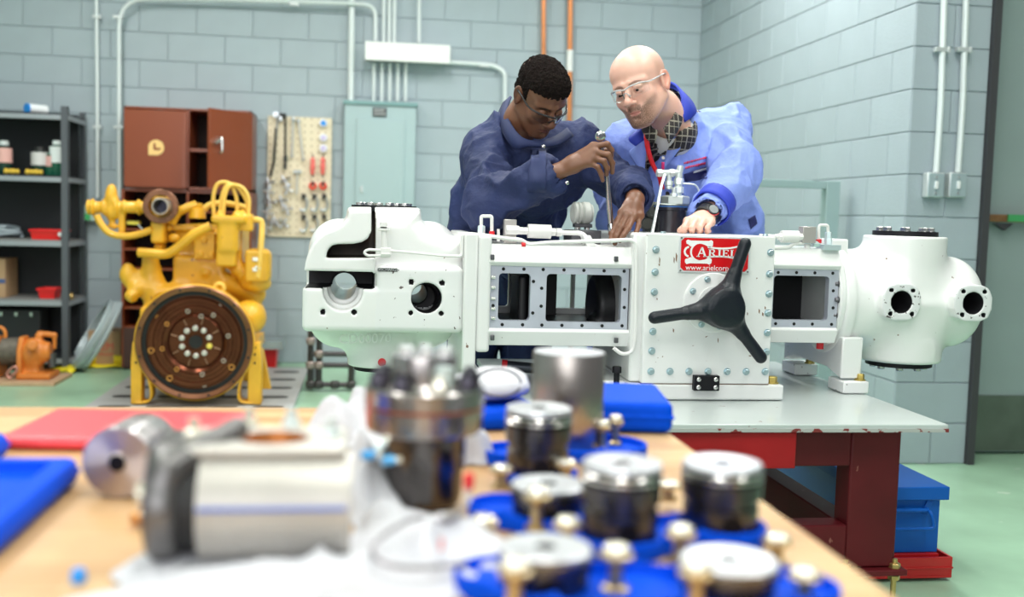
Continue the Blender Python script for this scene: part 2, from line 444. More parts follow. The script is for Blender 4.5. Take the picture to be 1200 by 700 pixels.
conduit('conduit', [(140, 232), (139.5, 120), (139.5, -1.5), (250, -1.0), (411, 4), (440, 6), (440, 48)], .015, 'pale conduit rising beside the brown cabinet and crossing to the junction box', ((345, 5), (138.5, 20), (139, 149)), fr=.20, y=8.055)
conduit('conduit', [(412.5, -12), (411, 119)], .024, 'thick white conduit dropping straight down to the electrical panel')
for i, (px, lb) in enumerate(((450, 'left one of the three white conduits entering the top of the junction box'), (456.5, 'middle one of the three white conduits entering the top of the junction box'), (462.5, 'right one of the three white conduits entering the top of the junction box'), (491.5, 'lone white conduit entering the right end of the junction box top'))):
    conduit('conduit', [(px, -12), (px-.5, 50)], .014, lb)
for i in range(5):
    px = 438.5+i*9.3
    conduit('conduit', [(px, 74), (px-.6, 119)], .013, ['leftmost', 'second from left', 'middle', 'second from right', 'rightmost'][i]+' short white conduit of five between junction box and electrical panel', group='short conduits below the junction box')
conduit('conduit', [(525, 73), (577, 76), (592, 84), (591, 255)], .016, 'white conduit curving out of the junction box side and down behind the man', ((567.5, 77),), fr=.2)
jb = thing('junction_box', tuple(at(477, 79, 8.0)), 'long white metal junction box on the back wall above the electrical panel', 'junction box')
MB().box(at(429, 50, 7.98), at(526, 76, 8.14)).build('box_body', M('box_white', (.82, .83, .81), rough=.45), jb, bevel=.004)
MB().box(at(428, 48, 7.965), at(527, 75, 7.978)).build('box_cover', M('box_white'), jb, bevel=.003)
pan = thing('electrical_panel', tuple(at(444, 240, 8.05)), 'tall teal painted electrical panel with black nameplate on the back wall', 'electrical panel')
tealm = M('panel_teal', (.37, .49, .51), rough=.42, var=.03, vscale=2)
a, b = at(404, 121, 8.02), at(485, 262, 8.02)
MB().box((a.x, 8.02, 1.05), (b.x, 8.14, a.z)).build('cabinet_body', tealm, pan, bevel=.004)
MB().box((a.x-.01, 8.0, a.z-.004), (b.x+.012, 8.145, a.z+.022)).build('top_cap', M('teal_dark', (.2, .36, .37), rough=.5), pan, bevel=.003)
c1, c2 = at(418, 139, 8.0), at(472, 262, 8.0)
MB().box((c1.x, 8.006, 1.1), (c2.x, 8.018, c1.z)).build('panel_door', tealm, pan, bevel=.002)
q = at(424, 222, 8.0); MB().cbox(q, (.016, .014, .05)).build('latch', galv2, pan, bevel=.003)
c1, c2 = at(437, 126, 8.0), at(453, 137, 8.0)
np_ = MB().box((c1.x, 8.01, c2.z), (c2.x, 8.019, c1.z)).build('nameplate', M('black_plate', (.02, .022, .025), rough=.3), pan)
b = MB()
for r_ in range(2):
    zz = c1.z-.018-r_*.026; x = c1.x+.01
    while x < c2.x-.014:
        wd = .006+random.random()*.006; b.box((x, 8.006, zz-.008), (x+wd, 8.0098, zz+.006)); x += wd+.005
b.build('engraved_marks', M('plate_text', (.55, .58, .58), rough=.5), np_)
cop = M('copper', (.70, .26, .10), rough=.35, metal=.55, var=.1, vscale=8)
conduit('copper_pipe', [(637, -12), (637, 62), (635.5, 255)], .018, 'left copper pipe running down the back wall behind the young man', mat=cop)
t = conduit('copper_pipe', [(668.5, -12), (667, 165)], .021, 'right copper pipe with a white wrapped section above the young man', mat=cop)
MB().tube([at(668, 59, 8.10), at(667.6, 84, 8.10)], .0245, 12).build('white_wrap', M('white_wrap', (.85, .85, .84), rough=.6), t)
# pier switches: conduits and boxes
for i, (px0, px1, sx, lb) in enumerate(((1107, 1099, 1097, 'left'), (1132.5, 1124.5, 1123, 'right'))):
    t = conduit('conduit', [(px0, -14), (px0-1.5, 30), (px0-4.5, 120), (px1+1, 160), (px1-1.5, 196), (px1-2, 202)], .0155, lb+' white conduit running down the block pier to its switch box', ((px0-3.7, 58.5),), y=PY-.03, fr=.03)
    sb = thing('switch_box', tuple(at(sx, 232, PY)), lb+' grey metal switch box at the end of its conduit on the block pier', 'switch')
    a, b = at(sx-9.5, 202, PY-.055), at(sx+9, 232, PY-.055)
    MB().box((a.x, PY-.055, b.z), (b.x, PY-.006, a.z)).build('box_body', galv2, sb, bevel=.006)
    MB().box((a.x+.004, PY-.06, b.z+.004), (b.x-.004, PY-.055, a.z-.004)).build('cover_plate', M('switch_plate', (.42, .52, .55), rough=.4, metal=.3), sb, bevel=.003)
    q = at(sx+.5, 217, PY-.066); MB().cbox(q, (.014, .014, .036)).build('toggle', M('toggle', (.8, .82, .82)), sb, bevel=.002)
    for dy in (-1, 1): MB().cyl(q+Vector((0, .005, dy*.038)), q+Vector((0, 0, dy*.038)), .005, n=8).build('screw', M('screw', (.7, .7, .7), metal=.8, rough=.3), sb)
# teal steel barrier frame behind the machine
fr = thing('tube_barrier', tuple(at(980, 300, 5.35)), 'pale teal square tube frame standing behind the right end of the compressor', 'frame')
tq = M('frame_teal', (.30, .41, .41), rough=.4)
y0 = 5.35; a = at(985, 213, y0); hz = a.z
MB().box((1.2, y0, hz-.04), (a.x-.075, y0+.05, hz)).build('top_rail', tq, fr, bevel=.003)
MB().box((a.x-.075, y0-.004, 0), (a.x, y0+.075, hz+.002)).build('post', tq, fr, bevel=.003)
MB().box((a.x-.075, y0+.08, 0), (a.x-.0, y0+.9, .05)).build('foot_rail', tq, fr, bevel=.003)
MB().box((1.2, y0, 0), (1.25, y0+.05, hz-.041)).build('post', tq, fr, bevel=.003)
MB().tube([(a.x-.1, y0+.03, .1), (a.x-.9, y0+.03, .86)], .022, 8).build('brace', tq, fr)
# ================================================================== steel table and the sectioned gas compressor on it
TZ = .62
grey_top = M('table_top_paint', (.50, .55, .54), rough=.28, var=.05, vscale=3, wear=.012, wcol=(.2, .12, .1), wscale=14, coat=.2)
red = M('table_red', (.10, .006, .010), rough=.55, var=.25, vscale=4, wear=.006, wcol=(.25, .08, .07), wscale=30, spec=.3)
redb = M('table_bright_red', (.33, .008, .012), spec=.3, rough=.42, var=.15, vscale=5)
TX0, TX1, TY0, TY1 = .42, 1.61, 2.70, 3.96
tb = thing('steel_table', ((TX0+TX1)/2, (TY0+TY1)/2, 0), 'heavy dark red steel table with a grey painted plate top under the compressor', 'table')
MB().box((TX0, TY0, TZ-.022), (TX1, TY1, TZ)).build('table_top', grey_top, tb, bevel=.003)
b = MB(); b.box((TX0+.0, TY0-.003, TZ-.0215), (TX1-.0, TY0+.002, TZ-.012)); b.build('chipped_edge', M('chipped_edge', (.42, .43, .42), rough=.5, wear=.16, wcol=(.2, .02, .02), wscale=26), tb)
FX1 = at(1053, 560, 2.78).x; lw = .150
def leg(x, y): 
    MB().box((x, y, .19), (x+lw, y+.09, TZ-.024)).build('leg', red, tb, bevel=.006)
    MB().box((x-.02, y-.025, .172), (x+lw+.028, y+.115, .189)).build('foot_plate', red, tb, bevel=.003)
    for dx in (.0, lw): f = MB(); f.cyl((x+dx, y, .012), (x+dx, y, .215), .008, n=10); f.hexn((x+dx, y, .189), (0, 0, 1), .017, .014); f.hexn((x+dx, y, .155), (0, 0, 1), .017, .014); f.cyl((x+dx, y, .001), (x+dx, y, .014), .028, n=16); f.build('levelling_foot', M('brass_bolt', (.55, .38, .15), rough=.35, metal=.8), tb)
for x in (TX0+.1, FX1-lw):
    for y in (2.775, 3.78): leg(x, y)
for y in (2.775, 3.78):
    MB().box((TX0+.1+lw, y, TZ-.135), (FX1-lw, y+.08, TZ-.024)).build('top_rail', red, tb, bevel=.005)
    MB().box((TX0+.1+lw, y+.0, .195), (FX1-lw, y+.08, .315)).build('bottom_rail', red, tb, bevel=.005)
for x in (TX0+.11, FX1-lw+.01):
    MB().box((x, 2.865, .2), (x+.075, 3.78, .3)).build('side_rail', red, tb, bevel=.004)
    MB().box((x, 2.865, TZ-.12), (x+.075, 3.78, TZ-.024)).build('side_rail', red, tb, bevel=.004)
a = at(933, 505, TY0+.02); 
MB().box((TX0+.06, TY0+.012, TZ-.126), (a.x, TY0+.062, TZ-.024)).build('front_apron', redb, tb, bevel=.004)

# blue chest on its red tray
ch = thing('tool_chest', (1.8, 3.6, 0), 'bright blue steel chest with end handle on a red tray under the table end', 'chest')
blue = M('chest_blue', (.004, .10, .46), rough=.42, var=.06, vscale=3, spec=.3)
q = at(1110, 600, 3.2); cx1 = q.x; cx0 = cx1-.265
zt = at(1110, 571, 3.19).z
MB().box((cx0+.018, 3.215, .085), (cx1-.018, 4.22, zt-.002)).build('chest_body', blue, ch, bevel=.003)
MB().box((cx0, 3.19, zt-.045), (cx1, 4.24, zt)).build('lid', blue, ch, bevel=.004)
for xx in (cx0, cx1-.02): pass
h = MB(); hx = (cx0+cx1)/2; hz = at(1066, 606, 3.2).z
h.tube(fillet([(hx-.062, 3.21, hz+.024), (hx-.062, 3.175, hz+.02), (hx-.074, 3.17, hz-.032), (hx+.074, 3.17, hz-.032), (hx+.062, 3.175, hz+.02), (hx+.062, 3.21, hz+.024)], .018), .006, 8)
h.tube([(hx-.062, 3.195, hz+.023), (hx+.062, 3.195, hz+.023)], .0075, 8)
h.build('handle', blue, ch)
for s in (-1, 1): MB().cbox((hx+s*.066, 3.212, hz+.028), (.02, .008, .05), rot=(0, s*.4, 0)).build('handle_bracket', blue, ch, bevel=.002)
tray = M('tray_red', (.5, .012, .015), rough=.35)
tr = MB(); tr.box((cx0-.012, 3.17, .012), (cx1+.012, 4.27, .022)); tr.box((cx0-.012, 3.17, .022), (cx1+.012, 3.178, .082)); tr.box((cx1+.004, 3.178, .022), (cx1+.012, 4.27, .082)); tr.box((cx0-.012, 3.178, .022), (cx0-.004, 4.27, .082))
tr.box((cx0+.02, 3.2, .022), (cx1-.02, 4.2, .084)); tr.box((cx0-.014, 3.166, .044), (cx1+.014, 3.17, .05))
for x in (cx0+.04, cx1-.04):
    for y in (3.25, 4.15): tr.cyl((x, y, 0), (x, y, .012), .02, n=12)
tr.build('base_tray', tray, ch, bevel=.0015)

# ---------------------------------------------------------------- compressor
enam = M('white_enamel', (.80, .81, .80), rough=.30, var=.03, vscale=6, wear=.002, wcol=(.22, .13, .09), wscale=42, coat=.3, bump=.04, bscale=40)
enam2 = M('white_enamel_chipped', (.78, .79, .79), rough=.35, wear=.036, wcol=(.12, .09, .085), wscale=55)
iron = M('dark_bore', (.022, .021, .024), spec=.25, rough=.45, var=.2, vscale=10)
flow = M('cut_passage', (.17, .145, .12), rough=.6, var=.35, vscale=9)
mach = M('machined_face', (.50, .52, .60), rough=.45, metal=.3, var=.12, vscale=7)
zinc = M('zinc_bolt', (.45, .58, .62), rough=.3, metal=.6)
stl = M('bright_steel', (.62, .62, .60), rough=.22, metal=.9)
blk = M('black_gasket', (.007, .007, .010), rough=.5, spec=.25)
holem = M('hole_black', (.004, .004, .005), rough=.8)
cp = thing('gas_compressor', (1.1, 3.4, TZ), 'long white sectioned reciprocating gas compressor cylinder block on the steel table', 'compressor')
CY = 3.06                              # front cover plate plane
AXZ = at(848, 355, 3.4).z
# crankcase frame
fx0, fx1 = at(741, 300, 3.1).x, at(906, 300, 3.1).x; ztop = at(830, 275, 3.1).z; zfoot = TZ
b = MB(); b.box((fx0, CY+.028, TZ+.052), (fx1, 3.62, ztop)); b.build('crankcase', enam, cp, bevel=.008)
b = MB(); b.box((fx0+.0, CY+.0, zfoot+.002), (at(918, 470, 3.06).x, 3.66, TZ+.05)); b.build('crankcase_base', enam, cp, bevel=.006)
px0, px1 = at(757, 300, CY).x, at(908, 300, CY).x; pz0, pz1 = at(830, 450, CY).z, at(830, 275.5, CY).z
pl = MB().box((px0, CY, pz0), (px1, CY+.027, pz1)).build('cover_plate', enam, cp, bevel=.003)
MB().box((px0-.001, CY+.004, pz0-.003), (px1+.001, CY+.024, pz0+.001)).build('gasket_line', M('gasket_brown', (.2, .12, .08), rough=.7), cp)
def bolt(p, r=.0085, parent=cp, mat=zinc, d=(0, -1, 0), h=.009):
    b = MB(); d_ = Vector(d); b.lathe(p, d_, [(0, r*1.35), (.0015, r*1.35)], 12); b.hexn(Vector(p)+d_*.0015, d_, r, h); return b.build('bolt', mat, parent)
bp = [(768.6, 292.7), (767.6, 319), (766.7, 342.3), (765, 388.7), (763.7, 411.4), (903, 296), (901.7, 321.3), (901, 344.5), (899.8, 367), (899, 390), (898.2, 412.5)]+[(762.7+i*22.3, 435.4+i*.05) for i in range(7)]
for x, y in bp: bolt(at(x, y, CY))
for x, y in ((777, 276.5), (834, 441)): pass
# rubbed-off paint scars on the plate (wear of its own shape)
for x, y, w_, h_ in ((792, 296, 1.4, 12), (789.5, 301, 1, 8), (772.5, 301, 1, 9), (771.7, 309, 1.6, 3), (889, 362, 1.5, 6), (893, 366, 1.8, 5), (788.5, 385, 1.4, 5), (875.5, 366, .9, 4), (877.5, 416.5, 3, 1.5), (769.5, 349, 1, 3), (896, 359, 1.4, 4), (841, 396, .9, 6)):
    a = at(x, y, CY); q = at(x+w_, y+h_, CY); sc_ = MB(); sc_.prism([(a.x, CY-.0006, a.z), (q.x, CY-.0006, a.z-(a.z-q.z)*.3), (q.x-(q.x-a.x)*.2, CY-.0006, q.z), (a.x+(q.x-a.x)*.1, CY-.0006, q.z+(a.z-q.z)*.25)], (0, .001, 0)); sc_.build('paint_scar', M('bare_rust', (.22, .12, .07), rough=.7), pl)

# round bearing cover behind the knob
oc = at(835, 355, CY); b = MB(); b.lathe(oc+Vector((0, .002, 0)), (0, -1, 0), [(0, .092), (.006, .092), (.009, .089), (.014, .05), (.018, .05)], 40); b.build('bearing_cover', enam, cp)
for i in range(8):
    a = i*PI/4+.3; bolt(oc+Vector((math.cos(a)*.074, -.0085, math.sin(a)*.074)), .0075)
# three-armed hand knob
KY = CY-.075; kc = at(847.5, 360.5, KY); blackp = M('knob_black', (.008, .011, .017), rough=.36, spec=.35, bump=.15, bscale=120)
s = SDF((kc.x-.25, KY-.045, kc.z-.25), (kc.x+.25, KY+.08, kc.z+.25), .0034)
s.cyl(kc+Vector((0, -.012, 0)), kc+Vector((0, .07, 0)), .044, .006); s.ell(kc, (.060, .034, .060), .02)
s.cyl(kc+Vector((0, -.037, 0)), kc+Vector((0, -.02, 0)), .055, .004, k=.004)
for x, y in ((873, 286), (767, 372.5), (891.5, 419)):
    tip = at(x, y, KY-.0); dv = tip-kc
    s.cap(kc+dv*.12, kc+dv*.5, .040, .020, .03); s.cap(kc+dv*.45, tip, .0185, .0185, .012)
s.build('hand_knob', blackp, cp)
MB().cyl(kc+Vector((0, .05, 0)), oc+Vector((0, -.01, 0)), .02, n=20).build('knob_shaft', stl, cp)
# nameplate with its lettering
A, B, C_, D = [at(x, y, CY-.004) for x, y in ((795.8, 277.2), (879.8, 277.6), (878.8, 320.2), (795.0, 320))]
nx0, nx1, nz0, nz1 = (A.x+D.x)/2, (B.x+C_.x)/2, (C_.z+D.z)/2, (A.z+B.z)/2
NW, NH = nx1-nx0, nz1-nz0
npm = M('nameplate_rim', (.75, .76, .78), rough=.3, metal=.3); redp = M('nameplate_red', (.68, .006, .01), rough=.3); whm = M('letter_white', (.9, .9, .9), rough=.4)
npo = MB().box((nx0, CY-.0045, nz0), (nx1, CY-.0002, nz1)).build('nameplate', npm, cp, bevel=.001)
def npt(u, v, y=CY-.0054): return Vector((nx0+u*NW, y, nz1-v*NH))   # u,v in 0..1
m_ = .028; n_ = .05
MB().prism([npt(u, v, CY-.0048) for u, v in ((m_*2.6, n_), (1-m_*2.6, n_), (1-m_, n_*2.8), (1-m_, 1-n_*2.8), (1-m_*2.6, 1-n_), (m_*2.6, 1-n_), (m_, 1-n_*2.8), (m_, n_*2.8))], (0, .0004, 0)).build('red_field', redp, npo)
for u, v in ((.03, .06), (.97, .06), (.03, .95), (.97, .95)): MB().lathe(npt(u, v, CY-.0045), (0, -1, 0), [(0, .0035), (.0015, .003)], 10).build('rivet', stl, npo)
# rod emblem in the photo's own layout: pixel-zoom units (x 160..850, y 165..510)
def zz(x, y, yy=CY-.0058): return npt((x-145)/(865-145), (y-155)/(520-155), yy)
em = MB()
def poly(mb, pts, yy=CY-.0058, th=.0009): mb.prism([zz(x, y, yy) for x, y in pts], (0, th, 0))
def ringarc(mb, cx, cy, r0, r1, a0, a1, n=20, sy=1.0, yy=CY-.0058):
    for i in range(n):
        p, q_ = math.radians(a0+(a1-a0)*i/n), math.radians(a0+(a1-a0)*(i+1)/n)
        poly(mb, [(cx+r0*math.cos(p), cy+r0*sy*math.sin(p)), (cx+r1*math.cos(p), cy+r1*sy*math.sin(p)), (cx+r1*math.cos(q_), cy+r1*sy*math.sin(q_)), (cx+r0*math.cos(q_), cy+r0*sy*math.sin(q_))], yy)
poly(em, [(212, 205), (228, 192), (262, 200), (440, 200), (462, 190), (482, 205), (480, 250), (452, 268), (400, 240), (355, 232), (300, 242), (262, 262), (232, 238), (218, 235)])
poly(em, [(208, 418), (208, 395), (215, 385), (240, 378), (262, 365), (300, 388), (355, 396), (410, 386), (448, 362), (476, 385), (474, 420), (455, 438), (430, 428), (255, 428), (225, 438)])
ringarc(em, 250, 312, 38, 58, 100, 262, 14)
for sg in (-1, 1):
    pts = [(430, 312+sg*-50), (500, 312-sg*42), (580, 312-sg*40), (660, 312-sg*46), (740, 312-sg*64)]
    for p, q_ in zip(pts[:-1], pts[1:]): poly(em, [(p[0], p[1]-8), (q_[0], q_[1]-8), (q_[0], q_[1]+9), (p[0], p[1]+9)])
em.build('rod_emblem', whm, npo)
em = MB(); ringarc(em, 355, 312, 0, 82, 0, 360, 30, yy=CY-.0062); em.build('emblem_centre', redp, npo)
em = MB(); ringarc(em, 355, 312, 82, 100, 100, 262, 24, yy=CY-.0063); em.build('emblem_ring', whm, npo)
def strokes(mb, segs, x, y, h, w_, sw, yy=CY-.0072):
    for (a0, b0, a1, b1, *t) in segs:
        W_ = (t[0] if t else 1)*sw
        p0 = Vector((x+a0*w_, y-b0*h)); p1 = Vector((x+a1*w_, y-b1*h)); d_ = (p1-p0); L_ = d_.length
        if L_ < 1e-6: continue
        n__ = Vector((-d_.y, d_.x))/L_*W_/2
        P = [p0+n__, p1+n__, p1-n__, p0-n__]; mb.prism([zz(q.x, q.y, yy) for q in P], (0, .0009, 0))
G = {'A': [(.08, 0, .5, 1, .8), (.5, 1, .92, 0, 1.5), (.28, .36, .72, .36, .7), (-.06, .03, .3, .03, .6), (.68, .03, 1.1, .03, .6)],
     'R': [(.18, 0, .18, 1, 1.4), (0, .97, .6, .97, .6), (0, .03, .4, .03, .6), (.6, .97, .8, .78, 1), (.8, .78, .62, .52, 1), (.62, .5, .18, .5, .6), (.48, .5, .85, .03, 1.3), (.75, .03, 1.05, .03, .6)],
     'I': [(.5, 0, .5, 1, 1.5), (.2, .97, .8, .97, .6), (.2, .03, .8, .03, .6)],
     'E': [(.2, 0, .2, 1, 1.4), (0, .97, .85, .97, .6), (0, .03, .9, .03, .6), (.2, .5, .65, .5, .6), (.85, .97, .85, .75, .7), (.9, .03, .9, .28, .7), (.65, .62, .65, .38, .6)],
     'L': [(.2, 0, .2, 1, 1.4), (0, .97, .45, .97, .6), (0, .03, .9, .03, .6), (.9, .03, .9, .3, .7)]}
tx = MB(); strokes(tx, G['A'], 326, 360, 94, 90, 13)
for chh, x, ww in (('R', 440, 75), ('I', 523, 52), ('E', 580, 66), ('L', 660, 66)): strokes(tx, G[chh], x, 354, 70, ww, 12)
tx.build('brand_lettering', whm, npo)
def text_mesh(body, name, size, mat, parent, origin, xdir=(1, 0, 0), up=(0, 0, 1), depth=.0006, align='CENTER'):
    cu = bpy.data.curves.new(name, 'FONT'); cu.body = body; cu.size = size; cu.extrude = depth/2; cu.align_x = align; cu.align_y = 'CENTER'
    to = bpy.data.objects.new(name, cu); COL.objects.link(to)
    bpy.context.view_layer.update()
    me = bpy.data.meshes.new_from_object(to.evaluated_get(bpy.context.evaluated_depsgraph_get()))
    X = Vector(xdir).normalized(); U = Vector(up).normalized(); Z = X.cross(U)
    Mx = Matrix((X, U, Z)).transposed().to_4x4(); Mx.translation = Vector(origin); me.transform(Mx)
    bpy.data.objects.remove(to); bpy.data.curves.remove(cu)
    me.materials.clear(); me.materials.append(mat)
    o = bpy.data.objects.new(name, me); link(o, parent); return o
text_mesh('www.arielcorp.com', 'web_lettering', .0225, whm, npo, zz(505, 472, CY-.0062))
# black block and base details
a, c_ = at(814, 440.5, CY-.022), at(843, 458.5, CY-.022)
bb = MB().box((a.x, CY-.022, c_.z), (c_.x, CY-.0005, a.z)).build('terminal_block', blk, cp, bevel=.002)
for x in (a.x+.013, c_.x-.013):
    for z in (a.z-.011, c_.z+.011): MB().lathe((x, CY-.022, z), (0, -1, 0), [(0, .007), (.004, .007), (.006, .004)], 12).build('cap_screw', stl, bb)
brass = M('gold_bolt', (.55, .42, .12), rough=.35, metal=.75)
def foot_bolt(p, r=.02): b = MB(); b.lathe(p, (0, 0, 1), [(0, r*1.3), (.004, r*1.3)], 20); b.hexn(Vector(p)+Vector((0, 0, .004)), (0, 0, 1), r, .018); b.build('anchor_bolt', brass, cp)
q = at(905, 452, CY+.03); foot_bolt((q.x, CY+.035, TZ+.05), .016)
q = at(744, 430, 3.16); b = MB(); b.cyl((fx0-.03, 3.12, TZ+.002), (fx0-.03, 3.12, TZ+.09), .009); b.hexn((fx0-.03, 3.12, TZ+.075), (0, 0, 1), .014, .02); b.build('drain_fitting', blk, cp)
b = MB(); b.box((fx0-.075, 3.12, TZ+.001), (fx0, 3.6, TZ+.05)); b.build('crankcase_base', enam, cp, bevel=.01)
# top deck details of the crankcase
for px_ in (777, 897): MB().lathe(Vector((at(px_, 275, CY+.02).x, CY+.02, ztop)), (0, 0, 1), [(0, .009), (.006, .008)], 10).build('deck_bolt', zinc, cp)

def guide(name, xa, xb, yf, yb, ztop_, zbot, holes, ftop, fbot, bolts, fx0_, fx1_, depth_in=.016):
    """hollow distance piece: top and bottom beams, machined window frame front and back"""
    b = MB()
    b.prism([(xa, yf-.002, ftop), (xa, yf-.014, ftop+.012), (xa, yf+.012, ztop_), (xa, yb, ztop_), (xa, yb, ztop_-.03), (xa, yf+.06, ztop_-.03), (xa, yf+.03, ftop-.0)], (xb-xa, 0, 0))
    b.prism([(xa, yf-.002, fbot), (xa, yf-.010, fbot-.008), (xa, yf+.01, zbot), (xa, yb, zbot), (xa, yb, zbot+.04), (xa, yf+.03, fbot)], (xb-xa, 0, 0))
    o = b.build(name, enam, cp, bevel=.003)
    for (y, back) in ((yf+.001, 0), (yb-.03, 1)):
        xs = sorted([fx0_]+[h[0] for h in holes]+[h[1] for h in holes]+[fx1_]); f = MB()
        for i in range(len(xs)-1):
            x0, x1 = xs[i], xs[i+1]; hl = [h for h in holes if abs(h[0]-x0) < 1e-6]
            if hl: h = hl[0]; f.box((x0, y, h[3]), (x1, y+.028, ftop)); f.box((x0, y, fbot), (x1, y+.028, h[2]))
            else: f.box((x0, y, fbot), (x1, y+.028, ftop))
        # rounded corner fillets of the openings
        for h in holes:
            R = .012
            for cx_, sx in ((h[0], 1), (h[1], -1)):
                for cz, sz in ((h[2], 1), (h[3], -1)):
                    arc = [(cx_, y, cz)]+[(cx_+sx*R*(1-math.cos(t)), y, cz+sz*R*(1-math.sin(t))) for t in [k*PI/10 for k in range(6)]]
                    f.prism(arc, (0, .028, 0))
        f.build('window_frame', mach if not back else enam, cp, smooth=0)
    for x, y in bolts: p = at(x, y, yf); MB().lathe((p.x, yf+.0006, p.z), (0, -1, 0), [(0, .0052), (.0008, .0052)], 10).build('bolt_hole', holem, o)
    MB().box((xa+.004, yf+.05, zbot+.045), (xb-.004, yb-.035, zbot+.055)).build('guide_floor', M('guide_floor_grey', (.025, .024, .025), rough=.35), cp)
    return o
GY = 3.115
P = lambda x, y: at(x, y, GY)
gx0, gx1 = P(572, 330).x, P(742, 330).x
holes = [(P(584, 350).x, P(621.3, 350).x, P(602, 375.8).z, P(602, 320.6).z), (P(640, 350).x, P(728, 350).x, P(684, 378).z, P(684, 322).z)]
hb = [(590, 315.4), (614, 315.6), (636.6, 316), (661, 316.5), (684.3, 317), (708, 317.6), (731.5, 318), (588.5, 380.6), (612.4, 380.8), (635, 381.2), (658.5, 381.5), (682, 381.7), (705.6, 382), (729, 382), (578.3, 337), (577.8, 358.3), (625.2, 330), (634.8, 338), (634.2, 359), (624.3, 367), (732, 339.5), (731.6, 360.5)]
guide('distance_piece', gx0, gx1, GY, 3.63, P(650, 288).z, P(650, 406).z, holes, P(650, 313).z, P(650, 385.5).z, hb, P(573, 330).x, P(736.8, 330).x)
# inside: crosshead rod and a partition wall
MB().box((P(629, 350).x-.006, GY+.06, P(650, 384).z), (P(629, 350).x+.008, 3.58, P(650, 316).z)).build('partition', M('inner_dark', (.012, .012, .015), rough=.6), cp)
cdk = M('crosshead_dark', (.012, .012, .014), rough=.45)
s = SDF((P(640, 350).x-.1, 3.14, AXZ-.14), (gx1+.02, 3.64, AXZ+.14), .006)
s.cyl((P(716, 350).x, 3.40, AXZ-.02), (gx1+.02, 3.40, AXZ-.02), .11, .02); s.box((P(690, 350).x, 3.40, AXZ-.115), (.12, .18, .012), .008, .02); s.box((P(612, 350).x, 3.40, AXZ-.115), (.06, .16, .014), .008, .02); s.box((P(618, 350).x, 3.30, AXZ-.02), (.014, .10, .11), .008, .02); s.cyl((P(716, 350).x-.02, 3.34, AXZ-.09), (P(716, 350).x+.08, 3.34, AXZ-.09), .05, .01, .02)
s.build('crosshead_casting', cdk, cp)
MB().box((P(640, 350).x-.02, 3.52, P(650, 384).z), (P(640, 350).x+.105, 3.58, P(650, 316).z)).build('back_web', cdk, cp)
MB().cyl((P(688, 350).x+.07, 3.7, TZ+.002), (P(688, 350).x+.07, 3.7, ztop-.05), .009, n=10).build('drain_pipe', M('drain_grey', (.4, .38, .36), rough=.4, metal=.5), cp)
for (x, y) in ((577, 301.5), (722, 303.5), (577, 396), (722, 399)):
    q = at(x, y, GY-.01); MB().cbox(q, (.012, .012, .016)).build('lug_bolt', M('dark_steel', (.12, .12, .13), rough=.4, metal=.6), cp, bevel=.002)
# left flange and its stand
L0, L1, L2 = at(543, 350, 3.1).x, at(559, 350, 3.1).x, at(575, 350, 3.1).x
LYC = 3.40
b = MB(); z1 = at(550, 273, 3.13).z; z0 = at(550, 446, 3.10).z
b.box((L0, 3.10, TZ+.003), (L1, 3.66, z1)); b.build('flange_stand', enam, cp, bevel=.006)
MB().box((L0-.03, 3.08, TZ+.001), (L1+.06, 3.70, TZ+.022)).build('stand_foot', enam, cp, bevel=.004)
s = SDF((L1-.02, 3.06, TZ), (L2+.02, 3.75, 1.2), .005)
zc = (at(566, 275, 3.15).z+at(566, 411, 3.15).z)/2; rr = (at(566, 275, 3.15).z-at(566, 411, 3.15).z)/2
s.box(((L1+L2)/2, 3.37, zc), ((L2-L1)/2, .265, rr), .008); s.build('guide_flange', enam, cp)
# machined studs between flange and window frame
for y in (325, 337, 350, 362, 373): q = at(575.5, y, 3.11); MB().cyl(q, q+Vector((.012, 0, 0)), .006, n=8).build('stud', stl, cp)

# ---------------------------------------------------------------- left cylinder, sectioned
FY = 3.115            # its flat machined faces
def q3(x, y, Y=FY): return at(x, y, Y)
cx0, cx1 = q3(353, 350).x, L0+.004
ctop, cbot = q3(450, 247).z, q3(450, 440).z
AX = LYC; s = SDF((cx0-.03, FY-.03, cbot-.03), (cx1+.02, 3.72, ctop+.02), .0042)
bx0, bx1 = q3(360, 300).x, cx1
mz = q3(450, 345).z
nxc = q3(450.5, 300).x; nr = q3(492, 260).x-nxc
sil = [q3(x, y, FY+.06) for x, y in ((357, 380), (356.5, 318), (358, 309), (361, 297), (366, 286), (373, 277), (382, 271), (393, 267), (401, 262), (407, 254), (409, 247), (492.5, 247), (494, 258), (500, 265), (511, 269), (522, 272), (530, 277), (545, 278), (545, 380))]
s.poly([(p.x, p.z) for p in sil], FY+.035, 3.67, .055, 0)
lowz = q3(450, 416, FY+.1).z; rz_ = .205; s.cyl((q3(357.5, 380, FY+.1).x, AX, lowz+rz_), (bx1, AX, lowz+rz_), rz_, .095, .01)
s.cyl((nxc, AX-.06, mz), (nxc, AX-.06, ctop), nr*1.0, .002, .045)
s.cyl((nxc-.004, AX-.06, mz), (nxc-.004, AX-.06, cbot), nr*1.0, .004, .05)
s.box(((bx0+bx1)/2, FY+.12, q3(450, 368).z), ((bx1-bx0)/2, .10, .05), .012, .01)
up = [q3(x, y) for x, y in ((356, 321), (356.5, 316), (358, 307), (361, 297), (366, 286), (373, 277.5), (382, 271.5), (393, 267.5), (401, 263), (407, 256), (409, 247), (440, 247), (440, 321))]
s.poly([(p.x, p.z) for p in up], FY, FY+.10, .003, .004)
